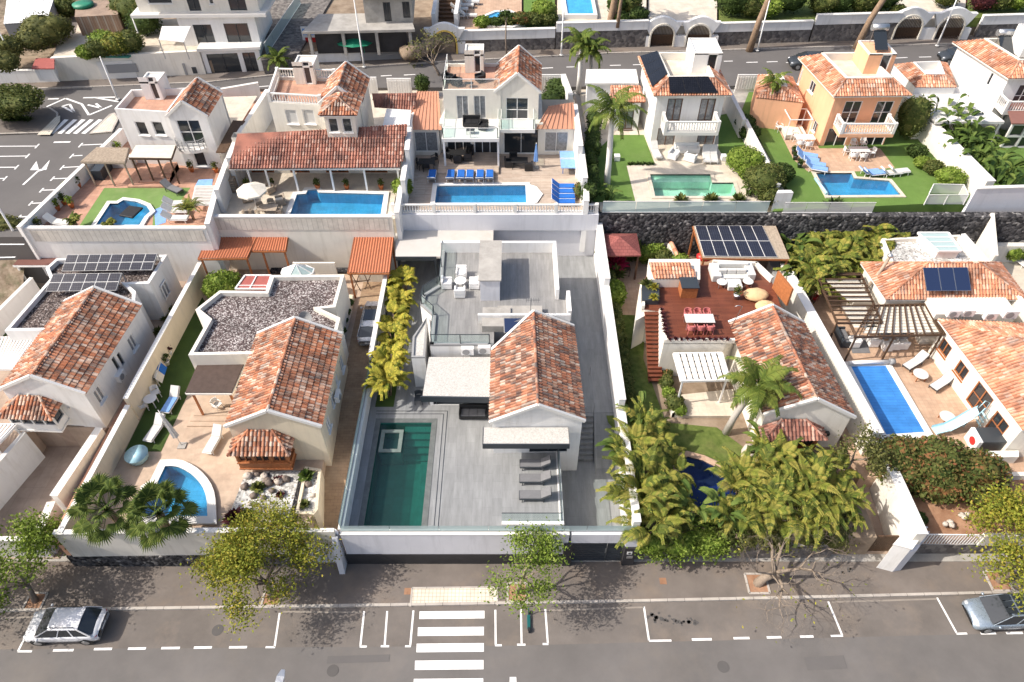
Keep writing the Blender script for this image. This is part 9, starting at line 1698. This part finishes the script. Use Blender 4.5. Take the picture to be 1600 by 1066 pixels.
# hillside
mb=MB();N=44;g_=[]
for i in range(N+1):
 r_=[]
 for j in range(22):x=-120+89*i/N;y=70.3+60*(j/21)**1.4;yy=max(0,y-72);z=8.25+min(4.5,yy*.12)*(1 if x<-34 else 1)+noise.noise(Vector((x*.25,y*.25,1)))*min(1.2,yy*.3)+noise.noise(Vector((x*.8,y*.8,4)))*.4;r_.append((x,y+(0 if x<-44 else 7.5),z))
 g_.append(r_)
for i in range(N):
 for j in range(21):mb.face([g_[i][j],g_[i+1][j],g_[i+1][j+1],g_[i][j+1]])
struct('hillside',mb,M['scrubsoil'])
for i,(x,y,r_,m_)in enumerate([(72,52,2.4,'leafolive'),(52,60,1.8,'leafolive'),(88,42,1.8,'leafolive'),(160,62,1.6,'leafbright'),(180,66,1.6,'palmjungle'),(150,70,1.3,'leafhedge'),(200,62,1.6,'leafhedge'),(212,22,2.6,'leafhedge'),(225,35,2.0,'leafdark'),(12,70,1.6,'leafolive'),(5,92,1.4,'leafolive'),(100,8,1.5,'leafhedge'),(130,72,1.0,'leafbright')]):
 p=W(x,y,10.5);bush('hillside_shrub','hillside shrub, '+('big feathery one above the pink shed','feathery one left of the biggest','feathery one right of the biggest','yellow green one above the infinity pool','golden one above the infinity pool','low one left above the pool','one beside the shade sail','tall one left of the modern house','dark one touching the modern house','left edge, higher one','left edge, lower one','one near the old wall','small bright one at the pool tip')[i],(p.x,p.y,9.2),(r_,r_*.8,r_*.7),m_,1100,.16,640+i)
mb=MB();q=PL([(118,30),(185,26),(190,2),(120,6)],11);mb.prism(q,8,11.2);tag(mb.build('ruined_wall',M['brick']),'brown brick ruin on the hillside','ruin');p=W(142,4,11);k=MB();k.lathe([(1.0,0),(1.05,.3),(.9,.35),(.9,.3)],(p.x,p.y-1.6,11.2),20);tag(k.build('green_tank',M['greenplastic']),'round green water tank on the brick ruin','tank')
t=thing('metal_shed','white slatted metal shed at the top left corner','shed',W(50,20,11));q=PL([(5,36),(72,32),(85,-6),(10,-6)],11.2);k=MB();k.prism(q,9,11.0);k.build('wall',M['greymetal'],t);k=MB();A,B,C_,D_=[V3(p,11.1)for p in q]
for i in range(14):k.bar(A.lerp(B,(i+.5)/14),D_.lerp(C_,(i+.5)/14),.28,.06)
k.build('roof_slats',M['white'],t)
# vacant lot and building site
block('vacant_lot',[W2(412,108,7.6),W2(470,96,7.6),(-20,110),(-38,110)],7,8.5,'stonewall');screen('glass_screen','long glass screen along the vacant lot beside the modern house',[W2(414,76,9.2),W2(468,-4,9.2)],8.5,1.2,'frost',3,'white')
bwall('road_wall','low white wall in front of the building site',[((W(424,100,7).x,73.2),(W(565,95,7).x,73.9),8.1)],ZR,.25,M['plaster'],M['cap'])
t=thing('building_site','unfinished concrete building with open slab floors','building',W(560,60,8));q=PL([(472,50),(648,46),(640,20),(498,22)],10.6);k=MB();k.prism(q,10.35,10.6);k.build('slab',M['concrete'],t);A=ccw(q);k=MB()
for u in(.05,.35,.65,.95):p=v2(A[0]).lerp(v2(A[1]),u);k=MB();k.box(p.x-.15,p.y+.15,8,p.x+.15,p.y+.45,10.349);k.build('column',M['concrete'],t)
k=MB();q2=PL([(485,66),(640,62),(640,40),(500,42)],8.5);k.prism(inset(ccw(q),.8),8,10.34);k.build('void_shade',M['darkstone'],t)  # dark block stands in for shade in the open void under the slab
G3=rect(W2(572,36,10.6),W2(646,34,10.6),6);shell(t,'upper_storey',M['concrete'],G3,10.6,13.2,{0:[(.4,.55,10.7,12.6,'g'),(.8,.95,11,12.6,'g')]});slab(t,'upper_slab',inset(G3,-.6),13.2,13.5,M['concrete'])
def board(nm,label,x0,x1,yb,zt,mat,extra=None,cat='board'):
 p,q=W(x0,yb,8.3),W(x1,yb,8.3);t=thing(nm,label,cat,(p.x,p.y,8.0));k=MB();k.prism([(p.x,p.y),(q.x,q.y),(q.x,q.y+.08),(p.x,p.y+.08)],8.0,zt);k.build('board',M[mat],t)
 if extra:
  for(u0,u1,w0,w1,m_)in extra:k=MB();xa,xb=p.x+(q.x-p.x)*u0,p.x+(q.x-p.x)*u1;k.box(xa,p.y-.03,8+(zt-8)*w0,xb,p.y-.005,8+(zt-8)*w1);k.build('printed_field',M[m_],t)
board('site_hoarding','white red and blue printed hoarding at the building site',474,513,66,9.9,'plaster',[(.1,.9,.05,.42,'red'),(.05,.6,.55,.9,'bluepale'),(.65,.9,.6,.85,'greyfab')]);board('site_hoarding','plain white hoarding panel at the building site',526,549,66,10.1,'cap');board('site_hoarding','second plain white hoarding panel beside the lamp post',557,566,66,10.1,'cap')
p=W(555,68,8.8);k=MB();n=8;tp=Vector((p.x,p.y,9.7))
for i in range(n):a0,a1=.785*i,.785*(i+1);k.face([tp,tp+Vector((2.1*math.cos(a0),1.5*math.sin(a0),-.7)),tp+Vector((2.1*math.cos(a1),1.5*math.sin(a1),-.7))])
for(sx,sy)in((-1,-.8),(1,-.8),(1,.8),(-1,.8)):k.bar(tp+Vector((sx,sy,-1.6)),tp+Vector((sx,sy,-.4)),.05,.05,Vector((1,0,0)))
tag(k.build('green_awning',M['greenplastic']),'dark green peaked awning in front of the building site','awning')
t=thing('corrugated_fence','grey corrugated metal fence before the building site','fence',V3(fw(568,93),ZR));p,q=(W(568,93,7).x,73.9),(W(628,92,7).x,74.3);k=MB();n=11
for i in range(n):z=7.0+i*.14;k.bar((p[0],p[1]+.03*(i%2),z+.07),(q[0],q[1]+.03*(i%2),z+.07),.05,.14)
k.build('sheet',M['greymetal'],t)
mb=MB()
for i in range(7):x,y=640+i*6,78-i*3;p=W(x,y,8.5);mb.blob((p.x,p.y,8.2),(1.1,.9,.7),9,6,.25,i)
tag(mb.build('soil_heap',M['earth']),'brown heap of excavated soil beside the building site','soil',None,'stuff')
t=thing('outdoor_stairs','white flanked stairway climbing behind the yellow edged arch','stairs',W(697,30,9));k=MB();a=W(697,44,8.5);stairs(k,(a.x,a.y),(a.x-.2,a.y+9),1.9,7.2,11,16);k.build('steps',M['wooddark'],t)
for sx in(-1.2,1.2):k=MB();k.prism([(a.x+sx-.2,a.y-1),(a.x+sx+.2,a.y-1),(a.x+sx*1.1+.2,a.y+10),(a.x+sx*1.1-.2,a.y+10)],7.2,10.4);k.build('flank_wall',M['plaster'],t)
for i,(x,y)in enumerate([(718,14),(727,8),(736,3),(720,24),(732,24)]):p=W(x,y,9.2);place(lw_,USED,(p.x,p.y,8.92),R(90),'white sun lounger above the far round pool, '+('first','second','third','nearer fourth','nearer fifth')[i])
tree('bare_tree','sparse spreading tree on the upper road pavement before the arch',tuple(W(688,118,ZR)),2.9,2.6,'leafolive',420,.14,81,(-1.6,.6),.14,4,'twig',.35,.5,26,'tree',.8)
tree('thin_tree','thin dark tree with tall trunk right of the arch',tuple(W(792,88,7.03)),6.0,.9,'leafdark',600,.15,82,(-.2,.1),.08,3,'bark',.6,.5,26,'tree',.5)
palm('small_palm','short bushy palm behind the veranda house roof terrace',tuple(W(438,112,ZR)),1.4,14,1.9,.5,'palm',83,(0,0),.12,'palmbrown',18,.06,False)
bush('island_tree','rounded green tree on the car park island at the left edge',(W(18,168,8.3).x,W(18,168,8.3).y,ZR+.9),(3.2,2.6,1.15),'leafhedge',5200,.17,660,'tree');t=MB();p=W(18,178,7.2);tag(bpy.data.objects['island_tree'],None,'tree')
for i in range(9):p=W(4+i*5,183+(i%3),7.3);rosette('island_plant','grey green spiky plant under the island tree',(p.x,p.y,ZR+.15),.55,26,'leafdark',i,'plant',group='spiky plants under the island tree')
bwall('yard_wall','white rear yard wall between the white villa and veranda house',[(W2(330,150,7.8),W2(405,137,7.8),8.3)],6,.25,M['plaster'],M['cap']);sheet('rear_yard',PL([(335,152),(402,150),(372,200),(346,205)],8.0),8.0,'sand')
t=thing('metal_lean_to','dark brown slatted lean-to between white villa and stepped wall','canopy',W(360,220,8));p4=[W(337,238,8.8),W(352,238,8.8),W(383,189,9.2),W(364,188,9.2)];k=MB();k.add(p4+[p-Vector((0,0,.08))for p in p4],[(0,1,2,3),(7,6,5,4),(0,4,5,1),(1,5,6,2),(2,6,7,3),(3,7,4,0)]);k.build('roof',M['wooddark'],t)
for(x0,x1,y,nm)in((573,588,124,'low white fence wall right of the tiled veranda house'),(604,642,126,'white slatted driveway gate behind the salmon roof'),(1153,1216,120,'white driveway gate left of the orange house'),(790,880,120,'white rear wall behind the balcony house')):
 p,q=W(x0,y,8.2),W(x1,y,8.2);k=MB();k.box(p.x,p.y,6.5,q.x,p.y+.12,8.4)
 for i in range(int((q.x-p.x)/.25)):k.box(p.x+.05+i*.25,p.y-.04,6.9,p.x+.17+i*.25,p.y-.001,8.2)
 tag(k.build('rear_gate',M['plaster']),nm,'gate')
p=W(660,137,7.5);bush('gate_hedge','dark green shrub between driveway gate and balcony house',(p.x,p.y,ZR),(.8,.8,1.0),'leafdark',600,.14,671)
